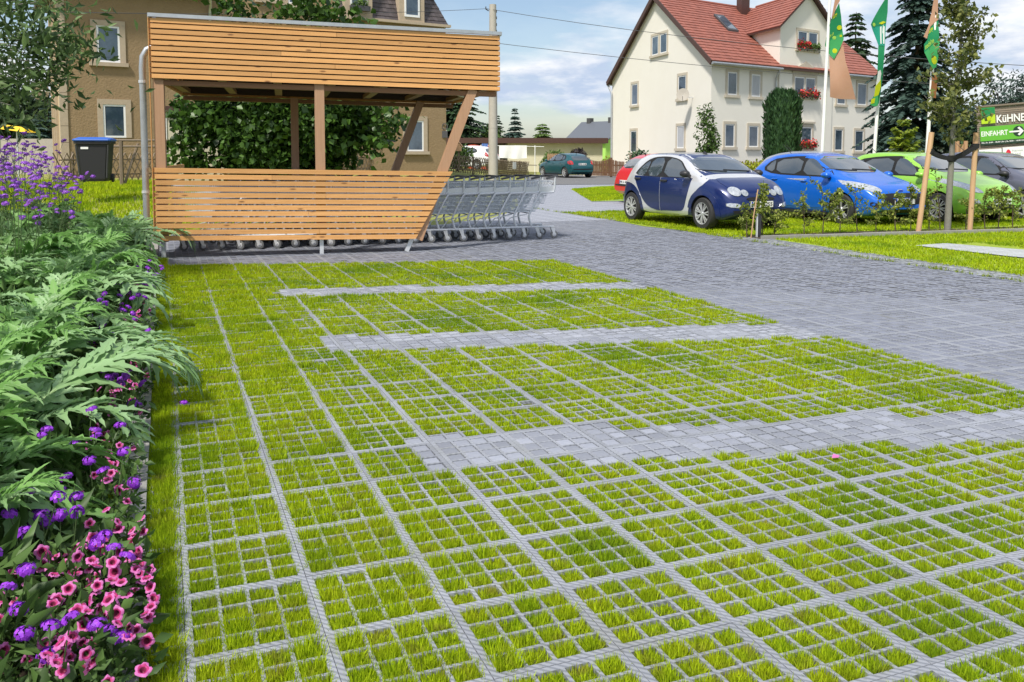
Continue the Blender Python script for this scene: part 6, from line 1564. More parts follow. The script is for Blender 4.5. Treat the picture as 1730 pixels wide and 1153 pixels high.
def hatchback(name, label, spec, loc, rotz, group=None):
    t = thing(name, label, 'car', loc, rotz, group); L_, Wb, H, w_ = spec['L'], spec['wb'], spec['H'], spec['w']
    fo = spec['fo']; xf = Wb / 2 + fo; xr = xf - L_; k = H / 1.47; hz = spec.get('hz', 0.0); cow = spec.get('cow', 1.02) * k; cx_ = spec.get('cx', 1.02)
    rx = spec.get('rx', .28)
    top = spec.get('top') or [(xf, .56), (xf - .05, .66 + hz), (xf - .22, .80 + hz), (xf - .55, .90 + hz), (cx_ + .06, cow), (cx_ - .05, cow + .03), (rx, H - .065), (rx - .35, H - .01), (rx - .85, H), (rx - 1.35, H - .045), (xr + .48, H - .14), (xr + .36, H - .22), (xr + .12, H - .52), (xr + .03, H - .72), (xr, .62)]
    bl = spec.get('bl', .90); belt = [(xf, .50), (xf - .3, .72), (cx_, bl - .03), (0, bl), (-.8, bl + .04), (xr + .4, bl + .10), (xr + .1, bl + .0), (xr, .60)]
    bot = [(xf, .34), (xf - .25, .20), (xf - .6, .19), (xr + .6, .19), (xr + .2, .24), (xr, .36)]
    half = [(xf, w_ * .70), (xf - .10, w_ * .84), (xf - .35, w_ * .95), (xf - .75, w_), (xr + .6, w_), (xr + .25, w_ * .95), (xr + .05, w_ * .86), (xr, w_ * .80)]
    rw = spec.get('rw', .64); roofw = [(xf, w_ * .60), (xf - .4, w_ * .80), (cx_ + .05, w_ * .84), (cx_ - .1, w_ * .83), (rx, w_ * rw * 1.12), (rx - .5, w_ * rw * 1.14), (xr + .55, w_ * rw * 1.06), (xr + .3, w_ * .72), (xr, w_ * .72)]
    car = CarBody(top, belt, bot, half, roofw, (Wb / 2, -Wb / 2), spec['wr'])
    link('body', car.cut(spec['paint'], M['gap']), t)
    # side glass with its black surround, doors and handles
    sg = spec['sideglass']
    for sd in (-1, 1):
        car.patch('window_surround', spec['surround'], 'y', M['gap'], t, .003, 1, side=sd)
        for poly in sg: car.patch('side_window', poly, 'y', M['carglass'], t, .008, 1, side=sd)
        for poly in spec['doors']:
            g_ = car.patch('door', [(x, z) for x, z in poly], 'y', spec.get('doorpaint', spec['paint']), t, .004, 1, side=sd)
        for x, z in spec['handles']:
            p = car.surf((x, 3 * sd, z), (0, -sd, 0)); mb = MB(); n = 7; mb.tube([(x - .09 + i * .03, p.y + sd * (.012 + .018 * math.sin(math.pi * i / (n - 1))), z) for i in range(n)], .013, 6); mb.build('door_handle', spec.get('handlepaint', spec['paint']), t, smooth=True)
        mb = MB(); mb.box(-Wb / 2 + .42, Wb / 2 - .42, sd * (w_ - .03) - .02, sd * (w_ - .03) + .02, .17, .23); mb.build('sill', M['black'], t)
    ws = spec['windshield']; car.patch('windscreen', ws, 'x', M['carglass'], t, .006, 1, side=1)
    car.patch('rear_window', spec['rearglass'], 'x', M['carglass'], t, .006, 1, side=-1)
    wipers(t, car, 0, ws[0][1] + .035, .48, -.08)
    for sd in (-1, 1):
        for poly in spec['lights']: car.patch('headlight', [(y * sd, z) for y, z in poly], 'x', M['lamp'], t, .010, spec.get('lround', 2), .05, side=1)
        car.patch('tail_light', [(y * sd, z) for y, z in spec['tails']], 'x', M['redlamp'], t, .010, 1, .06, side=-1)
    for nm, poly, m_ in spec['front']: car.patch(nm, poly, 'x', m_, t, .006, 1, .07, side=1)
    for nm, poly, m_ in spec.get('rear', []): car.patch(nm, poly, 'x', m_, t, .006, 1, .07, side=-1)
    plate(t, car, spec['plate'], spec['pz'], 1); plate(t, car, spec['plate'], spec.get('rpz', .72), -1)
    mirror(t, cx_ - .22, bl + .10, w_ * .90, spec.get('mirrorpaint', spec['paint']))
    ax_ = spec.get('ant', (-1.2, H)); p = car.surf((ax_[0], 0, 3), (0, 0, -1)); mb = MB(); mb.tube([p, p + Vector((-.05, 0, .05)), p + Vector((-.30, 0, .24))], [.02, .008, .004], 5); mb.build('antenna', M['black'], t)
    add_wheels(t, car, w_ - .095, spec.get('spokes', 7), spec.get('style', 'single'))
    return t, car
HX = Vector((.40, -.917, 0)).normalized(); HANG = math.atan2(HX.y, HX.x)
def place_by_wheel(p, x, y, ang):
    c, s_ = math.cos(ang), math.sin(ang); return (p[0] - (c * x - s_ * y), p[1] - (s_ * x + c * y), 0)
base_spec = dict(L=4.0, wb=2.49, H=1.47, w=.86, fo=.82, wr=.315, cx=1.00, rx=.18,
    sideglass=[[(.68, .985), (.02, 1.0), (.02, 1.34), (.20, 1.345), (.50, 1.17)], [(-.06, 1.0), (-.82, 1.02), (-.90, 1.31), (-.06, 1.355)], [(-.90, 1.03), (-1.22, 1.10), (-1.05, 1.28), (-.96, 1.30)]],
    surround=[(.98, .955), (.2, .965), (-.9, .985), (-1.33, 1.09), (-1.12, 1.32), (-.5, 1.39), (.20, 1.40), (.62, 1.19)],
    doors=[[(.86, .93), (.80, .32), (.02, .30), (-.02, .95)], [(-.06, .95), (-.02, .30), (-.66, .32), (-.98, .60), (-1.02, .96)]],
    handles=[(.12, .86), (-.80, .88)],
    windshield=[(-.66, 1.055), (.66, 1.055), (.55, 1.395), (-.55, 1.395)], rearglass=[(-.60, 1.02), (.60, 1.02), (.50, 1.30), (-.50, 1.30)],
    lights=[[(.40, .66), (.74, .72), (.79, .86), (.60, .80), (.44, .73)]], tails=[(.60, .80), (.78, .80), (.76, 1.08), (.62, 1.06)],
    front=[('grille', [(-.46, .40), (.46, .40), (.52, .64), (-.52, .64)], M['black'])], plate='PIR HU 611', pz=.50)
def spec_of(**k): d = dict(base_spec); d.update(k); return d

# ---- blue hatchback
ang = HANG
blue, bcar = hatchback('parked_car', 'bright blue five-door hatchback parked between the small two-tone car and the green car', spec_of(
    paint=M['p_blue'], L=4.04, lights=[[(.46, .70), (.62, .66), (.80, .76), (.84, .93), (.66, .86), (.50, .78)]],
    front=[('grille', [(-.50, .42), (.50, .42), (.58, .58), (.50, .66), (-.50, .66), (-.58, .58)], M['gap']), ('lower_grille', [(-.5, .25), (.5, .25), (.54, .33), (-.54, .33)], M['black']),
           ('fog_lamp', [(.60, .36), (.74, .40), (.74, .50), (.64, .46)], M['gap']), ('fog_lamp', [(-.60, .36), (-.74, .40), (-.74, .50), (-.64, .46)], M['gap'])],
    style='double', spokes=5, pz=.50), place_by_wheel((6.84, 17.94), 1.245, -.76, ang), ang, 'cars parked behind the young hedge')
p = bcar.surf((4, 0, .70), (-1, 0, 0)); mb = MB(); mb.lathe([(0, .01), (.07, .008), (.078, 0), (.078, -.02)], 18, 'x'); o = mb.build('emblem', M['chrome'], blue, loc=(p.x + .004, 0, .70)); o.scale = (1, 1, .45)
mb = MB(); mb.lathe([(0, .013), (.060, .011)], 18, 'x'); o2 = mb.build('emblem_field', M['euroblue'], o, loc=(.001, 0, 0))
# ---- green hatchback
green, gcar = hatchback('parked_car', 'apple green five-door hatchback parked behind the staked young tree', spec_of(
    paint=M['p_green'], L=3.94, H=1.49, wb=2.525, lights=[[(.42, .64), (.66, .66), (.80, .80), (.80, .95), (.66, .90), (.50, .76)]],
    front=[('grille', [(-.34, .58), (.34, .58), (.42, .64), (-.42, .64)], M['gap']), ('lower_grille', [(-.55, .28), (.55, .28), (.50, .40), (-.50, .40)], M['black']),
           ('fog_lamp', [(.58, .42), (.74, .44), (.72, .54), (.62, .52)], M['lamp']), ('fog_lamp', [(-.58, .42), (-.74, .44), (-.72, .54), (-.62, .52)], M['lamp'])],
    plate='DD M 256', spokes=8, style='double', pz=.47), place_by_wheel((9.04, 18.39), 1.26, -.76, ang), ang, 'cars parked behind the young hedge')
# ---- grey hatchback at the right edge
grey, _ = hatchback('parked_car', 'dark blue-grey hatchback at the right edge beyond the green car', spec_of(paint=M['p_grey'], L=4.2, H=1.50, wb=2.6, plate='DD K 83', mirrorpaint=M['black'], spokes=6, ant=(-.9, 1.5)),
    place_by_wheel((11.35, 19.25), 1.3, -.76, ang), ang, 'cars parked behind the young hedge')
# ---- grey car behind the blue one, only roof and glass in view
sa = math.atan2(.90, -.43)
hatchback('parked_car', 'steel grey car in the second row, its roof showing over the blue car', spec_of(paint=M['p_steel'], L=4.25, H=1.52, wb=2.6, plate='DD K 83'), (8.6, 24.2, 0), HANG, 'cars in the second parking row')
# ---- red car behind the two-tone car, tail towards the lane
ra = math.atan2(.30, .95)
red, _ = hatchback('parked_car', 'red hatchback behind the two-tone car, its tail pointing to the lane', spec_of(paint=M['p_red'], L=3.95, H=1.46, plate='PIR A 48', rpz=.62, rear=[('rear_bumper_strip', [(-.6, .50), (.6, .50), (.62, .56), (-.62, .56)], M['black'])]),
    (5.05, 25.9, 0), ra, 'cars in the second parking row')
# ---- teal hatchback in front of the picket fence, seen from behind
ta = math.atan2(.893, -.45)
teal, _ = hatchback('parked_car', 'dark teal hatchback standing on the road by the picket fence, seen from behind', spec_of(paint=M['p_teal'], L=4.11, H=1.43, wb=2.61, plate='PIR A 48', rpz=.80, rear=[('rear_bumper_strip', [(-.7, .48), (.7, .48), (.72, .54), (-.72, .54)], M['gap'])],
    tails=[(.58, .78), (.82, .78), (.80, 1.0), (.62, 1.0)]), place_by_wheel((3.10, 50.6), -1.30, .76, ta), ta)
# ---- white car in the yard behind the lattice fence
wp = at(788, 258, 55.5)
white, _ = hatchback('parked_car', 'white estate car in the yard behind the lattice fence', spec_of(paint=M['p_white'], L=4.2, H=1.50, wb=2.6, plate='DD K 83'), (wp.x, wp.y, ground_z(wp.x, wp.y)), math.atan2(.5, -.87))

# ---- small two-tone car: silver safety cell with navy panels
def two_tone():
    t = thing('parked_car', 'small two-tone car, silver frame with navy doors and nose, nearest to the lane', 'car', place_by_wheel((3.72, 16.72), 1.25, -.74, HANG + .02), HANG + .02, 'cars parked behind the young hedge')
    xf, xr, w_ = 1.95, -1.80, .84
    top = [(xf, .55), (xf - .04, .68), (xf - .16, .82), (xf - .42, .94), (1.20, 1.01), (1.08, 1.05), (.48, 1.375), (.24, 1.445), (-.3, 1.475), (-1.0, 1.46), (-1.32, 1.37), (-1.48, 1.22), (-1.64, .98), (-1.74, .80), (xr, .58)]
    belt = [(xf, .50), (xf - .3, .78), (1.1, .92), (0, .96), (-1.2, 1.02), (-1.55, .88), (xr, .55)]
    bot = [(xf, .32), (xf - .25, .20), (1.2, .20), (-1.2, .20), (-1.6, .26), (xr, .36)]
    half = [(xf, .56), (xf - .10, .70), (xf - .35, .80), (1.2, w_), (-1.2, w_), (-1.6, .79), (xr, .68)]
    roofw = [(xf, .50), (xf - .4, .66), (1.15, .72), (1.0, .72), (.3, .60), (-.3, .60), (-1.1, .58), (-1.5, .62), (xr, .60)]
    car = CarBody(top, belt, bot, half, roofw, (1.25, -1.25), .31)
    link('body', car.cut(M['p_navy'], M['gap']), t)
    for sd in (-1, 1):
        car.patch('silver_frame', [(1.30, .96), (1.16, 1.03), (.80, 1.20), (.42, 1.385), (.05, 1.46), (-.9, 1.45), (-1.24, 1.36), (-1.42, 1.18), (-1.62, .96), (-1.66, .84), (-1.30, .83), (-1.08, .76), (-.90, .60), (-.80, .40), (-.78, .215), (.76, .21), (.84, .42), (.96, .66), (1.12, .80), (1.24, .86)], 'y', M['p_silver'], t, .005, 1, .03, side=sd)
        car.patch('window_surround', [(.92, .96), (.60, 1.13), (.30, 1.33), (-.2, 1.40), (-.8, 1.37), (-1.10, 1.12), (-1.16, .98)], 'y', M['gap'], t, .008, 2, side=sd)
        car.patch('side_window', [(.80, .98), (.55, 1.13), (.27, 1.315), (-.12, 1.365), (-.12, .985)], 'y', M['carglass'], t, .011, 1, side=sd)
        car.patch('side_window', [(-.22, .985), (-.22, 1.365), (-.66, 1.35), (-.70, .99)], 'y', M['carglass'], t, .011, 1, side=sd)
        car.patch('side_window', [(-.75, .99), (-.72, 1.33), (-.98, 1.18), (-1.10, 1.0)], 'y', M['carglass'], t, .011, 1, side=sd)
        car.patch('door', [(.87, .965), (.83, .80), (.75, .56), (.70, .42), (.64, .345), (.54, .315), (-.02, .295), (-.145, .28), (-.15, .30), (-.172, .955), (-.165, .968), (.88, .972)], 'y', M['p_navy'], t, .010, 1, side=sd)
        car.patch('door', [(-.188, .968), (-.186, .95), (-.166, .30), (-.17, .28), (-.30, .29), (-.56, .34), (-.76, .46), (-.93, .66), (-1.08, .86), (-1.15, .98), (-1.10, .985), (-.25, .97)], 'y', M['p_navy'], t, .010, 1, side=sd)
        for ax, a0, a1, ro in ((1.25, -12, 168, .455), (-1.25, 12, 196, .45)):
            arc = [(ax + ro * math.cos(R(a)), .31 + ro * 1.03 * math.sin(R(a))) for a in np.linspace(a0, a1, 12)] + [(ax + .352 * math.cos(R(a)), .31 + .352 * math.sin(R(a))) for a in np.linspace(a1, a0, 14)]
            car.patch('wing_panel', arc, 'y', M['p_navy'], t, .013, 0, .05, side=sd)
        for x, z in ((-.04, .905), (-1.0, .925)):
            p = car.surf((x, 3 * sd, z), (0, -sd, 0)); mb = MB(); mb.tube([(x - .11 + i * .037, p.y + sd * (.014 + .012 * math.sin(math.pi * i / 6)), z) for i in range(7)], .022, 6); mb.build('door_handle', M['black'], t, smooth=True)
        car.patch('headlight', [(sd * y, z) for y, z in [(.52 + .115 * math.cos(a), .745 + .085 * math.sin(a)) for a in np.linspace(0, 6.0, 14)]], 'x', M['lamp'], t, .016, 0, .04, side=1)
        car.patch('headlight', [(sd * y, z) for y, z in [(.335 + .075 * math.cos(a), .715 + .06 * math.sin(a)) for a in np.linspace(0, 6.0, 12)]], 'x', M['lamp'], t, .018, 0, .04, side=1)
        car.patch('fog_lamp', [(sd * .46, .44), (sd * .70, .46), (sd * .70, .54), (sd * .50, .52)], 'x', M['lamp'], t, .016, 1, .05, side=1)
        car.patch('tail_light', [(sd * y, z) for y, z in [(.56 + .07 * math.cos(a), .86 + .07 * math.sin(a)) for a in np.linspace(0, 6.0, 12)]], 'x', M['redlamp'], t, .012, 0, .04, side=-1)
    car.patch('cowl', [(1.08, -.66), (1.08, .66), (1.24, .72), (1.36, .60), (1.40, 0), (1.36, -.60), (1.24, -.72)], 'z', M['p_silver'], t, .004, 1, .08)
    car.patch('bonnet', [(1.30, -.56), (1.34, 0), (1.30, .56), (1.50, .66), (1.80, .58), (1.90, .40), (1.92, 0), (1.90, -.40), (1.80, -.58), (1.50, -.66)], 'z', M['p_navy'], t, .010, 1, .08)
    car.patch('grille', [(-.34, .575), (.34, .575), (.30, .64), (-.30, .64)], 'x', M['gap'], t, .014, 2, .05, side=1)
    car.patch('lower_grille', [(-.60, .33), (.60, .33), (.62, .41), (-.62, .41)], 'x', M['gap'], t, .013, 1, .06, side=1)
    car.patch('windscreen', [(-.69, 1.075), (.69, 1.075), (.56, 1.385), (-.56, 1.385)], 'x', M['carglass'], t, .006, 1, side=1)
    car.patch('rear_window', [(-.56, 1.0), (.56, 1.0), (.50, 1.32), (-.50, 1.32)], 'x', M['carglass'], t, .006, 1, side=-1)
    car.patch('roof_panel', [(.30, -.50), (.30, .50), (-1.1, .48), (-1.1, -.48)], 'z', M['p_steel'], t, .005, 1, .12)
    for i in (0, 1):
        pass
    wipers(t, car, 0, 1.10, .52, -.06); plate(t, car, 'PIR S 255', .505, 1); plate(t, car, 'PIR S 255', .60, -1)
    mirror(t, .74, 1.06, .80, M['black'])
    p = car.surf((.22, 0, 3), (0, 0, -1)); mb = MB(); mb.add([p + Vector(v) for v in ((.06, -.03, 0), (.06, .03, 0), (-.06, .03, 0), (-.06, -.03, 0), (-.03, 0, .07))], [(0, 1, 4), (1, 2, 4), (2, 3, 4), (3, 0, 4), (3, 2, 1, 0)]); mb.build('antenna', M['black'], t)
    add_wheels(t, car, w_ - .10, 7, 'double')
two_tone()
# ================================================================ YOUNG HEDGE, STAKED TREE, FLAGS, SIGN WALL
def hp(px, off=.36):
    """foot of a hedge plant on the strip, at the photo bearing px"""
    k = (px - 865) / 1475.6; b = HEDGE0 + Vector((-HEDGE_D.y, HEDGE_D.x, 0)) * off
    u = (k * b.y - b.x) / (HEDGE_D.x - k * HEDGE_D.y); return b + HEDGE_D * u
def hedge_plant(px, h, n, label, seed, lean=0.0, dense=.25, off=.36, bare=.25, m='leaf_hedge'):
    t = thing('hedge_plant', label, 'hedge plant', hp(px, off), 0, 'young hornbeam hedge plants in a row'); rg = np.random.default_rng(seed)
    pts = [np.array([lean * u * h + .02 * math.sin(4 * u + seed), .02 * math.cos(3 * u + seed), u * h]) for u in np.linspace(0, 1, 6)]
    mb = MB(); mb.tube([tuple(p) for p in pts], [.011, .010, .009, .007, .005, .003], 5); st = mb.build('stem', M['bark'], t)
    P = []; tw = MB()
    nb = 9
    for k in range(nb):
        u = bare + (1 - bare) * (k + rg.random() * .5) / nb; s0 = pts[0] * (1 - u) + pts[-1] * u; s0 = np.array([np.interp(u * 5, range(6), [p[i] for p in pts]) for i in range(3)])
        a = rg.uniform(0, 6.28); ln = dense * (1.15 - .55 * u) * rg.uniform(.6, 1.25); e_ = s0 + np.array([math.cos(a) * ln, math.sin(a) * ln * .8, ln * rg.uniform(-.05, .55)])
        tw.tube([tuple(s0), tuple((s0 + e_) / 2 + [0, 0, .02]), tuple(e_)], [.005, .0035, .002], 4)
        q = rg.random((n // nb, 1)) ** .7; P.append(s0 * (1 - q) + e_ * q + rg.normal(0, .022, (n // nb, 3)))
    tw.build('twigs', M['bark'], st, kind='stuff')
    V, F = leaf_quads(np.concatenate(P), .062, .55, rng=rg, droop=.15); link('foliage', mesh_np('foliage', V, F, M[m]), t, kind='stuff'); return t
hedge = [(1262, .55, 260, .2, .36), (1290, .92, 420, .22, .30), (1312, .45, 220, .25, .34), (1362, .72, 240, .24, .42), (1392, .95, 190, .30, .42), (1419, .80, 420, .30, .40), (1449, .90, 200, .28, .40), (1482, .78, 240, .26, .42), (1517, .72, 260, .24, .4),
         (1543, .85, 420, .25, .38), (1573, .80, 220, .26, .40), (1590, 1.2, 90, .2, .44), (1632, .62, 240, .26, .4), (1666, .80, 280, .30, .42), (1690, .85, 420, .32, .40), (1716, .75, 220, .26, .4), (1748, .8, 240, .26, .4)]
for i, (px, h, n, dn, off) in enumerate(hedge):
    hedge_plant(px, h, n, f'leafy young hornbeam whip, {nth(i)} in the hedge row counted from the lane', 700 + i, lean=RNG.uniform(-.12, .12), dense=dn, off=off)
# marker post and cane at the corner of the strip
p = hp(1284, .22); t = thing('marker_post', 'short dark post with a pale edge among the corner hedge plants', 'post', p)
mb = MB(); mb.box(-.03, .03, -.03, .03, -.05, .42); mb.build('shaft', M['black'], t); mb = MB(); mb.box(-.052, -.031, -.03, .03, -.05, .42); mb.build('edge', M['galv'], t)
p = hp(1270, .25); mb = MB(); mb.tube([(0, 0, -.05), (.05, 0, .42), (.11, 0, .84)], .011, 6); o = mb.build('bamboo_cane', M['stake'], loc=p); tag(o, 'thin leaning cane beside the corner hedge plants', 'cane')
# staked young tree
def stake(px, tx, h, label):
    p = hp(px, .2); q = hp(tx, .2); d = (q - p)
    t = thing('tree_stake', label, 'stake', p, 0, 'round timber tree stakes'); mb = MB(); mb.tube([(0, 0, -.1), (d.x, d.y, h)], .048, 12); mb.build('shaft', M['stake'], t, smooth=True)
    return p + Vector((d.x, d.y, h))
s1 = stake(1553, 1571, 1.84, 'leaning round timber stake left of the young tree'); s2 = stake(1641, 1646, 1.84, 'upright round timber stake right of the young tree')
tp = hp(1603, .28); yt = thing('young_tree', 'slender young street tree with sparse leaves held between two stakes', 'tree', tp)
HT = 4.75; tk = [(0, 0, -.1), (.02, 0, .9), (.04, 0, 1.6), (.06, .02, 2.5), (.16, .05, 3.6), (.30, .05, HT)]
mb = MB(); mb.tube(tk, [.062, .055, .046, .034, .022, .008], 10); trunk = mb.build('trunk', M['greybark'], yt, smooth=True)
rg = np.random.default_rng(222); P = []
for k in range(70):
    u = rg.uniform(.36, .99); z = HT * u; s0 = np.array([np.interp(z, [q[2] for q in tk], [q[i] for q in tk]) for i in range(3)]); a = rg.uniform(0, 6.28); ln = rg.uniform(.35, .85) * (1.15 - .55 * u)
    if u < .48: ln *= .9
    e_ = s0 + np.array([math.cos(a) * ln, math.sin(a) * ln, ln * rg.uniform(.15, .95)]); m_ = (s0 + e_) / 2 + [0, 0, -.04]
    mb = MB(); mb.tube([tuple(s0), tuple(m_), tuple(e_)], [.011, .007, .003], 5); mb.build('branch', M['greybark'], trunk)
    n = int(rg.uniform(22, 55)); q = rg.random((n, 1)) ** .6; P.append(s0 * (1 - q) + e_ * q + rg.normal(0, .06, (n, 3)))
V, F = leaf_quads(np.concatenate(P), .10, .6, rng=rg, droop=.3); link('crown', mesh_np('crown', V, F, M['leaf_young']), yt, kind='stuff')
M['strap'] = mat('strap_black', (.012, .012, .014), .85)
tc_ = tp + Vector((.036, 0, 1.36))
mb = MB()
def band(a, b, sag, w_=.085):
    a, b = Vector(a), Vector(b); n = 8; L_ = []
    for i in range(n + 1):
        u = i / n; p = a.lerp(b, u) - Vector((0, 0, sag * 4 * u * (1 - u))); L_.append(p)
    for i in range(n):
        mb.beam(L_[i], L_[i + 1] + (L_[i + 1] - L_[i]) * .05, .012, w_ * (1.15 if i in (0, n - 1) else .8), (0, 0, 1))
o_ = Vector((0, -.055, 0))
band(Vector((s1.x - .03, s1.y, 1.50)) + o_, tc_ + o_, .03); band(tc_ + o_, Vector((s2.x, s2.y, 1.60)) + o_, .03); band(Vector((s1.x - .03, s1.y, 1.50)) - o_, tc_ - o_, .03); band(tc_ - o_, Vector((s2.x, s2.y, 1.60)) - o_, .03)
mb.lathe([(.062, -.06), (.066, -.06), (.066, .06), (.062, .06)], 12, c=tc_, closed=True)
for s_, z in ((s1, 1.50), (s2, 1.60)): mb.lathe([(.052, -.04), (.06, -.04), (.06, .04), (.052, .04)], 12, c=(s_.x - (.012 if s_ is s1 else 0), s_.y, z), closed=True)
o = mb.build('tree_strap', M['strap']); tag(o, 'black webbing strap tying the young tree to its two stakes', 'strap')

# ---------------------------------------------------------------- flags on three poles
M['flag_green'] = mat('flag_green', (.010, .26, .10), .7, trans=.25); M['flag_light'] = mat('flag_light', (.06, .42, .13), .7, trans=.3); M['flag_teal'] = mat('flag_teal', (.012, .33, .22), .7, trans=.3)
M['flag_yellow'] = mat('flag_yellow', (.62, .68, .01), .7, trans=.3); M['flag_white'] = mat('flag_white', (.74, .76, .74), .7, trans=.25); M['flag_pale'] = mat('flag_pale', (.42, .66, .10), .7, trans=.3)
M['flag_tan'] = mat('flag_tan', (.56, .31, .19), .75, trans=.35, noise=(1.2, .3), col2=(.62, .40, .28)); M['flag_orange'] = mat('flag_orange', (.42, .17, .06), .75, trans=.3)
def flag_pole(px0, py0, px1, Y, label):
    a = at(px0, py0, Y); b = at(px1, -70, Y); d = (b - a); k = (0 - a.z) / d.z; base = a + d * k
    t = thing('flag_pole', label, 'flagpole', base, 0, 'white flagpoles'); top = b - base
    mb = MB(); mb.tube([(0, 0, 0), tuple(top * .5), tuple(top)], [.055, .048, .038], 10); mb.build('shaft', M['white'], t, smooth=True)
    mb = MB(); mb.lathe([(0, 0), (.05, .02), (.06, .06), (.04, .10), (0, .12)], 10, c=top); mb.build('finial', M['white'], t)
def px_poly(zx, zy, sc, ox=0, oy=0): return ox + zx / sc, oy + zy / sc
ZS = 1456 / 240
class Cloth:
    """a hanging flag: its outline lies in the plane facing the lot, folded in depth by waves"""
    def __init__(s, Y, ph, amp=.10, fold=.0): s.Y, s.ph, s.amp, s.fold = Y, ph, amp, fold
    def y(s, x, z): return s.Y + s.amp * math.sin(3.1 * x * 2 + 1.3 * z + s.ph) + s.amp * .6 * math.sin(2.2 * z - 3 * x + s.ph * 2) + s.fold * x
    def panel(s, name, poly, m, parent, lift=0.0, th=.006, res=.16):
        ref = None; Q = []
        for zx, zy in poly: p = at(1380 + zx / ZS, zy / ZS, s.Y); Q.append((p.x, p.z))
        bm = bmesh.new(); vs = []
        for i in range(len(Q)):
            a, b = np.array(Q[i]), np.array(Q[(i + 1) % len(Q)]); n = max(1, int(np.linalg.norm(b - a) / res))
            for k in range(n): q = a + (b - a) * k / n; vs.append(bm.verts.new((q[0], q[1], 0)))
        bmesh.ops.triangle_fill(bm, edges=[bm.edges.new((vs[i], vs[(i + 1) % len(vs)])) for i in range(len(vs))], use_beauty=True)
        for _ in range(3):
            lg = [e for e in bm.edges if e.calc_length() > res * 1.3]
            if not lg: break
            bmesh.ops.subdivide_edges(bm, edges=lg, cuts=1); bmesh.ops.triangulate(bm, faces=bm.faces)
        for v in bm.verts: x, z = v.co.x, v.co.y; v.co = (x, s.y(x, z) - lift, z)
        bmesh.ops.recalc_face_normals(bm, faces=bm.faces)
        if bm.faces[0].normal.y > 0: bmesh.ops.reverse_faces(bm, faces=bm.faces)
        ex = bmesh.ops.extrude_face_region(bm, geom=list(bm.faces))
        for g in ex['geom']:
            if isinstance(g, bmesh.types.BMVert): g.co.y -= th
        me = bpy.data.meshes.new(name); bm.to_mesh(me); bm.free(); me.materials.append(m); me.polygons.foreach_set('use_smooth', [True] * len(me.polygons)); me.set_sharp_from_angle(angle=R(50))
        return link(name, me, parent)
    def disc(s, name, zx, zy, r, m, parent, lift): return s.panel(name, [(zx + r * math.cos(a), zy + r * math.sin(a) * 1.1) for a in np.linspace(0, 2 * math.pi, 13)[:-1]], m, parent, lift, .002)
    def text(s, key, zx, zy, h, ang, m, parent, lift, mirror=False, squeeze=1.0):
        V, F = TXT[key]; k = h / V[:, 1].max(); W = V[:, 0].max(); ca, sa_ = math.cos(ang), math.sin(ang); out = []
        for x, y, _ in V:
            xx = ((W - x) if mirror else x) * k * squeeze; yy = y * k
            p = at(1380 + (zx + xx * ca - (-yy) * sa_ * 0 + 0) / ZS, (zy + xx * sa_ - yy) / ZS, s.Y); out.append((p.x, s.y(p.x, p.z) - lift, p.z))
        FF = [f[::-1] for f in F] if mirror else F
        return link('lettering', mesh_np('lettering', out, FF, m), parent)
FYS = (26, 26.6, 25)
flag_pole(1389, 257, 1405.5, FYS[0], 'white flagpole left of the tan-backed flag, in front of the white house')
flag_pole(1477, 260, 1501, FYS[1], 'white flagpole carrying the all-green twisted flag')
flag_pole(1567, 245, 1587, FYS[2], 'white flagpole behind the staked young tree')
def flag(label, Y): return thing('flag', label, 'flag', (0, 0, 0), 0, 'garden centre flags')
f1 = flag('flag with green printed upper part and tan lower back, beside the cross gable', 0); c1 = Cloth(FYS[0] - .12, .4)
c1.panel('tan_back', [(178, -60), (214, -60), (216, 20), (190, 70), (170, 160), (152, 190), (165, 60)], M['flag_tan'], f1, .02)
c1.panel('green_cloth', [(212, 40), (240, 170), (262, 330), (272, 405), (240, 500), (192, 604), (150, 560), (98, 462), (130, 290), (165, 160)], M['flag_green'], f1, .0)
c1.panel('light_field', [(98, 462), (200, 372), (262, 330), (272, 405), (240, 500), (192, 604), (150, 560)], M['flag_light'], f1, .009, .003)
c1.panel('tan_cloth', [(150, 560), (192, 604), (240, 490), (272, 470), (290, 640), (330, 790), (360, 900), (398, 1022), (250, 1015), (124, 1000), (140, 780)], M['flag_tan'], f1, -.03)
c1.panel('tan_fold', [(160, 600), (196, 700), (235, 790), (300, 880), (398, 1022), (250, 1015), (124, 1000), (140, 780)], M['flag_orange'], f1, -.015, .004) if False else None
for zx, zy, r_, mm in ((195, 520, 24, 'flag_yellow'), (230, 285, 22, 'flag_yellow'), (190, 385, 17, 'flag_pale'), (246, 370, 11, 'flag_yellow')): c1.disc('printed_dot', zx, zy, r_, M[mm], f1, .016)
c1.text('grün', 165, 215, 58, -.75, M['flag_yellow'], f1, .017, True, .42); c1.text('erleben', 112, 415, 44, -.70, M['flag_pale'], f1, .017, True, .52)
f2 = flag('all-green flag twisted into a narrow hanging strip, middle of three', 0); c2 = Cloth(FYS[1] - .12, 1.9)
c2.panel('green_cloth', [(722, -60), (726, 120), (716, 240), (640, 262), (560, 250), (630, 130), (700, -10)], M['flag_green'], f2, .02)
c2.panel('teal_cloth', [(560, 250), (640, 262), (716, 240), (704, 470), (640, 465), (612, 380)], M['flag_teal'], f2, .01)
c2.panel('green_fall', [(640, 465), (704, 470), (690, 640), (660, 880), (628, 1060), (605, 1090), (600, 900), (606, 700)], M['flag_green'], f2, .0)
c2.panel('white_fold', [(606, 740), (640, 722), (650, 760), (622, 880), (590, 940), (580, 880)], M['flag_white'], f2, .03)
c2.panel('yellow_print', [(575, 890), (640, 820), (640, 900), (612, 980), (566, 1000)], M['flag_yellow'], f2, .04)
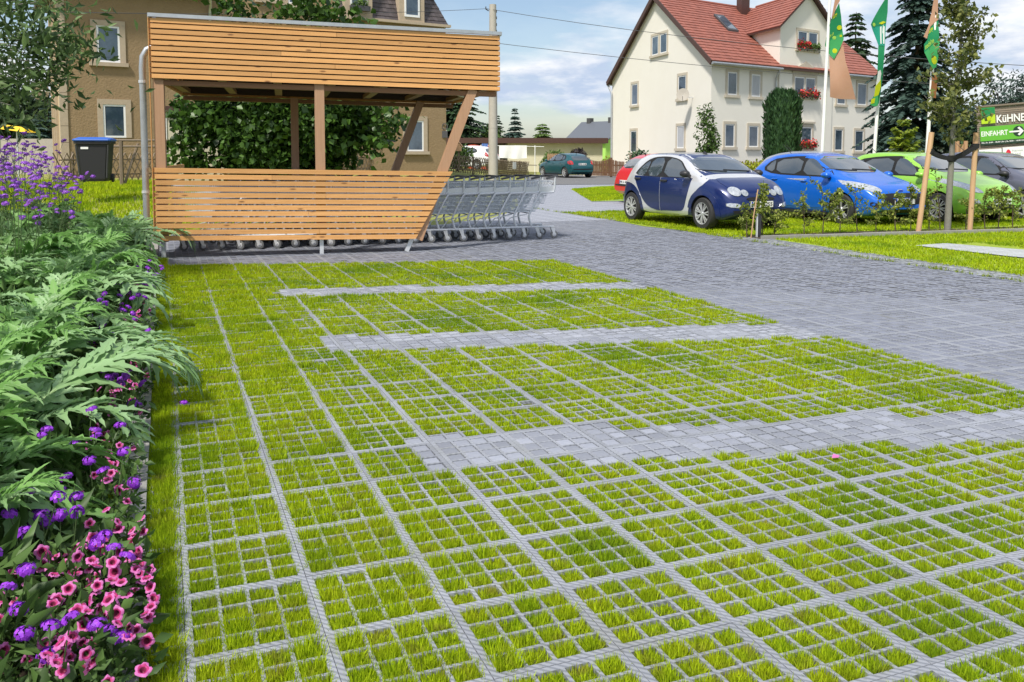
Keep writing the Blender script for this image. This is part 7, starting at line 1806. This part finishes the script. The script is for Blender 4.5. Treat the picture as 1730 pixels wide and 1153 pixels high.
c2.panel('light_end', [(562, 990), (610, 960), (612, 1086), (580, 1096), (538, 1076)], M['flag_light'], f2, .036)
c2.panel('yellow_end', [(545, 1020), (580, 1010), (575, 1060), (542, 1070)], M['flag_yellow'], f2, .045, .003)
c2.disc('printed_dot', 600, 250, 18, M['flag_pale'], f2, .034); c2.panel('printed_leaf', [(650, 235), (690, 215), (712, 228), (680, 248)], M['flag_yellow'], f2, .034, .003)
for x0 in (664, 690): c2.panel('printed_stroke', [(x0, 270), (x0 + 14, 268), (x0 + 8, 450), (x0 - 4, 448)], M['flag_white'], f2, .03, .003)
f3 = flag('tan and green flag with mirrored lettering behind the young tree', 0); c3 = Cloth(FYS[2] - .12, 3.0)
c3.panel('tan_back', [(1222, -60), (1250, -60), (1252, 130), (1254, 200), (1180, 270), (1120, 400), (1082, 382), (1160, 260), (1200, 120)], M['flag_tan'], f3, .02)
c3.panel('green_cloth', [(1256, 190), (1262, 440), (1250, 600), (1226, 690), (1165, 715), (1120, 640), (1080, 545), (1084, 460), (1130, 410), (1180, 272)], M['flag_green'], f3, .0)
c3.panel('light_field', [(1080, 545), (1180, 470), (1261, 400), (1262, 440), (1250, 600), (1226, 690), (1165, 715), (1120, 640)], M['flag_light'], f3, .009, .003)
c3.panel('orange_end', [(1165, 740), (1210, 760), (1250, 800), (1240, 900), (1222, 1010), (1182, 1000), (1148, 985), (1158, 860)], M['flag_orange'], f3, .0)
c3.disc('printed_dot', 1195, 620, 40, M['flag_yellow'], f3, .016)
c3.text('grün', 1150, 365, 62, -.62, M['flag_yellow'], f3, .017, True, .56); c3.text('erleben', 1090, 518, 56, -.62, M['flag_pale'], f3, .017, True, .62)

# ---------------------------------------------------------------- timber sign wall of the nursery
SA = math.atan2(-.16, .987); tilt = R(-4.6)
sp = at(1656, 258, 24.0); sp.z = 0
M['sgreen'] = mat('sign_green', (.115, .40, .035), .45); M['sdark'] = mat('sign_dark', (.012, .035, .022), .45); M['swhite'] = mat('sign_white', (.78, .79, .78), .45); M['slime'] = mat('sign_lime', (.42, .60, .02), .45); M['sred'] = mat('sign_red', (.60, .02, .05), .45); M['sgrey'] = mat('sign_grey', (.35, .36, .36), .5); M['sdgreen'] = mat('sign_deep_green', (.01, .20, .06), .45)
sw = thing('sign_wall', 'brown slatted timber sign wall of the nursery at the right edge', 'sign', sp, SA); sw.rotation_euler = (0, tilt, SA)
PXM = 1475.6 / 24.0                                # photo pixels per metre at the wall
def su(px): return (px - 1650) / PXM
Hs = 2.72
n = 44; ph = (Hs - .35) / n
slm = MB(); slm.box(-2.2, 2.2, -.012, .012, -ph * .40, ph * .40); slme = slm.mesh('slat', M['signwood'])
for i in range(n): link('slat', slme, sw, loc=(2.2 + su(1655), .03, .35 + ph * (i + .5)))
for x in (.12, 2.2, 4.2): mb = MB(); mb.box(-.06, .06, .045, .16, -.4, Hs); mb.build('post', M['oldwood'], sw, loc=(su(1655) + x, 0, 0))
mb = MB(); mb.box(0, 4.4, -.03, .16, -.02, .02); mb.build('cap_board', M['signwood'], sw, loc=(su(1655), 0, Hs))
def zs_(py, px): return CAM_H + (258 - py) / PXM + su(px) * math.tan(tilt) * 1.0
def panel(name, x0, x1, y0, y1, m, parent=None, y=-.02, th=.03):
    """y0/y1 measured at the left end"""
    mb = MB(); mb.box(su(x0), su(x1), y - th / 2, y + th / 2, CAM_H + (258 - y1) / PXM, CAM_H + (258 - y0) / PXM); return mb.build(name, m, parent or sw)
def stext(key, x0, x1, yb, yt, m, parent, y=-.036, nm='lettering'):
    return put_text(key, nm, parent, (su(x0), y, CAM_H + (258 - yb) / PXM), (1, 0, 0), (0, 0, 1), su(x1) - su(x0), (yb - yt) / PXM, m, .003)
pe = panel('entrance_panel', 1658, 1729, 216, 240, M['sgreen']); panel('hours_strip', 1658, 1729, 240.05, 247, M['sdark'], pe)
stext('EINFAHRT', 1659.5, 1701, 232, 223.5, M['swhite'], pe); stext('Mo.-Fr. 8.00 - 18.00 Uhr | Sa. 8.00 - 14.00 Uhr', 1659.5, 1727, 244.6, 241.6, M['swhite'], pe)
def flat(name, pts, m, parent, y):
    n = len(pts); V = [(su(x), y, CAM_H + (258 - z) / PXM) for x, z in pts] + [(su(x), y + .004, CAM_H + (258 - z) / PXM) for x, z in pts]
    F = [tuple(range(n)), tuple(range(2 * n - 1, n - 1, -1))] + [(i, n + i, n + (i + 1) % n, (i + 1) % n) for i in range(n)]
    return link(name, mesh_np(name, V, F, m), parent)
flat('arrow_disc', [(1717.5 + 8.6 * math.cos(a), 227.3 + 8.8 * math.sin(a)) for a in np.linspace(0, 2 * math.pi, 25)[:-1]], M['sdark'], pe, -.041)
flat('arrow', [(1703, 226.2), (1720, 226.2), (1715.8, 222), (1718.6, 220), (1725.5, 227.4), (1718.6, 234.6), (1715.8, 232.6), (1720, 228.8), (1703, 228.8)], M['swhite'], pe, -.047)
stext('KüHNE', 1685, 1729, 211, 198, M['swhite'], sw, -.01)
lg = panel('logo_panel', 1661, 1682.5, 184, 211, M['slime']); flat('logo_field', [(1661.2, 184.2), (1682.3, 184.2), (1682.3, 196), (1676, 197), (1670, 200), (1661.2, 203)], M['sdgreen'], lg, -.041)
flat('logo_flower', [(1672 + (5 if k % 2 else 2.4) * math.cos(k * math.pi / 6), 203 + (5 if k % 2 else 2.4) * math.sin(k * math.pi / 6)) for k in range(12)], M['flag_yellow'], lg, -.046)
pw1 = panel('sponsor_panel', 1655, 1690, 254, 271, M['swhite']); flat('leaf_emblem', [(1659, 270), (1657.5, 266), (1660, 262), (1662.5, 256.5), (1663.5, 258), (1662, 263), (1663, 267), (1660.5, 270.5)], M['sdgreen'], pw1, -.041)
for k, x1 in enumerate((1684, 1678, 1681)): flat('print_line', [(1666, 259.5 + 3.4 * k), (x1, 259.5 + 3.4 * k), (x1, 260.1 + 3.4 * k), (1666, 260.1 + 3.4 * k)], M['sgrey'], pw1, -.041)
pw2 = panel('brand_panel', 1692, 1727, 253, 270.5, M['swhite']); flat('berry_emblem', [(1700.5 + 3.8 * math.sin(a) * (1 - .25 * math.cos(a)), 261.5 - 5 * math.cos(a)) for a in np.linspace(0, 2 * math.pi, 17)[:-1]], M['sred'], pw2, -.041)
stext('hansa', 1706.5, 1723, 261, 257.2, M['sgrey'], pw2); stext('bred', 1706.5, 1719, 267.5, 262.6, M['sgrey'], pw2)
# timber stack / fence posts glimpsed behind the young tree
q = at(1622, 258, 30); q.z = 0; t = thing('post_bundle', 'small bundle of orange timber posts behind the young tree', 'posts', q)
for i in range(4): mb = MB(); mb.tube([(0, 0, 0), (0, 0, 1.75 + .12 * (i % 2))], .07, 8); mb.build('post', M['post'], t, loc=(-.25 + i * .16, .03 * i, 0))
# pink petal lying on the stones, flower head lying on the ribs
mb = MB(); mb.add([(-.02, -.01, 0), (.01, -.015, .004), (.025, .008, .006), (-.005, .016, .012)], [(0, 1, 2, 3)]); p = on_z(1411, 773, .006); o = mb.build('fallen_petal', M['petunia'], loc=p); tag(o, 'magenta petal fallen on the near stone stripe', 'petal')
p = on_z(310, 681, .03); o = link('fallen_flower', VD[0], loc=p); tag(o, 'single purple flower head standing over the first grid column', 'flower')
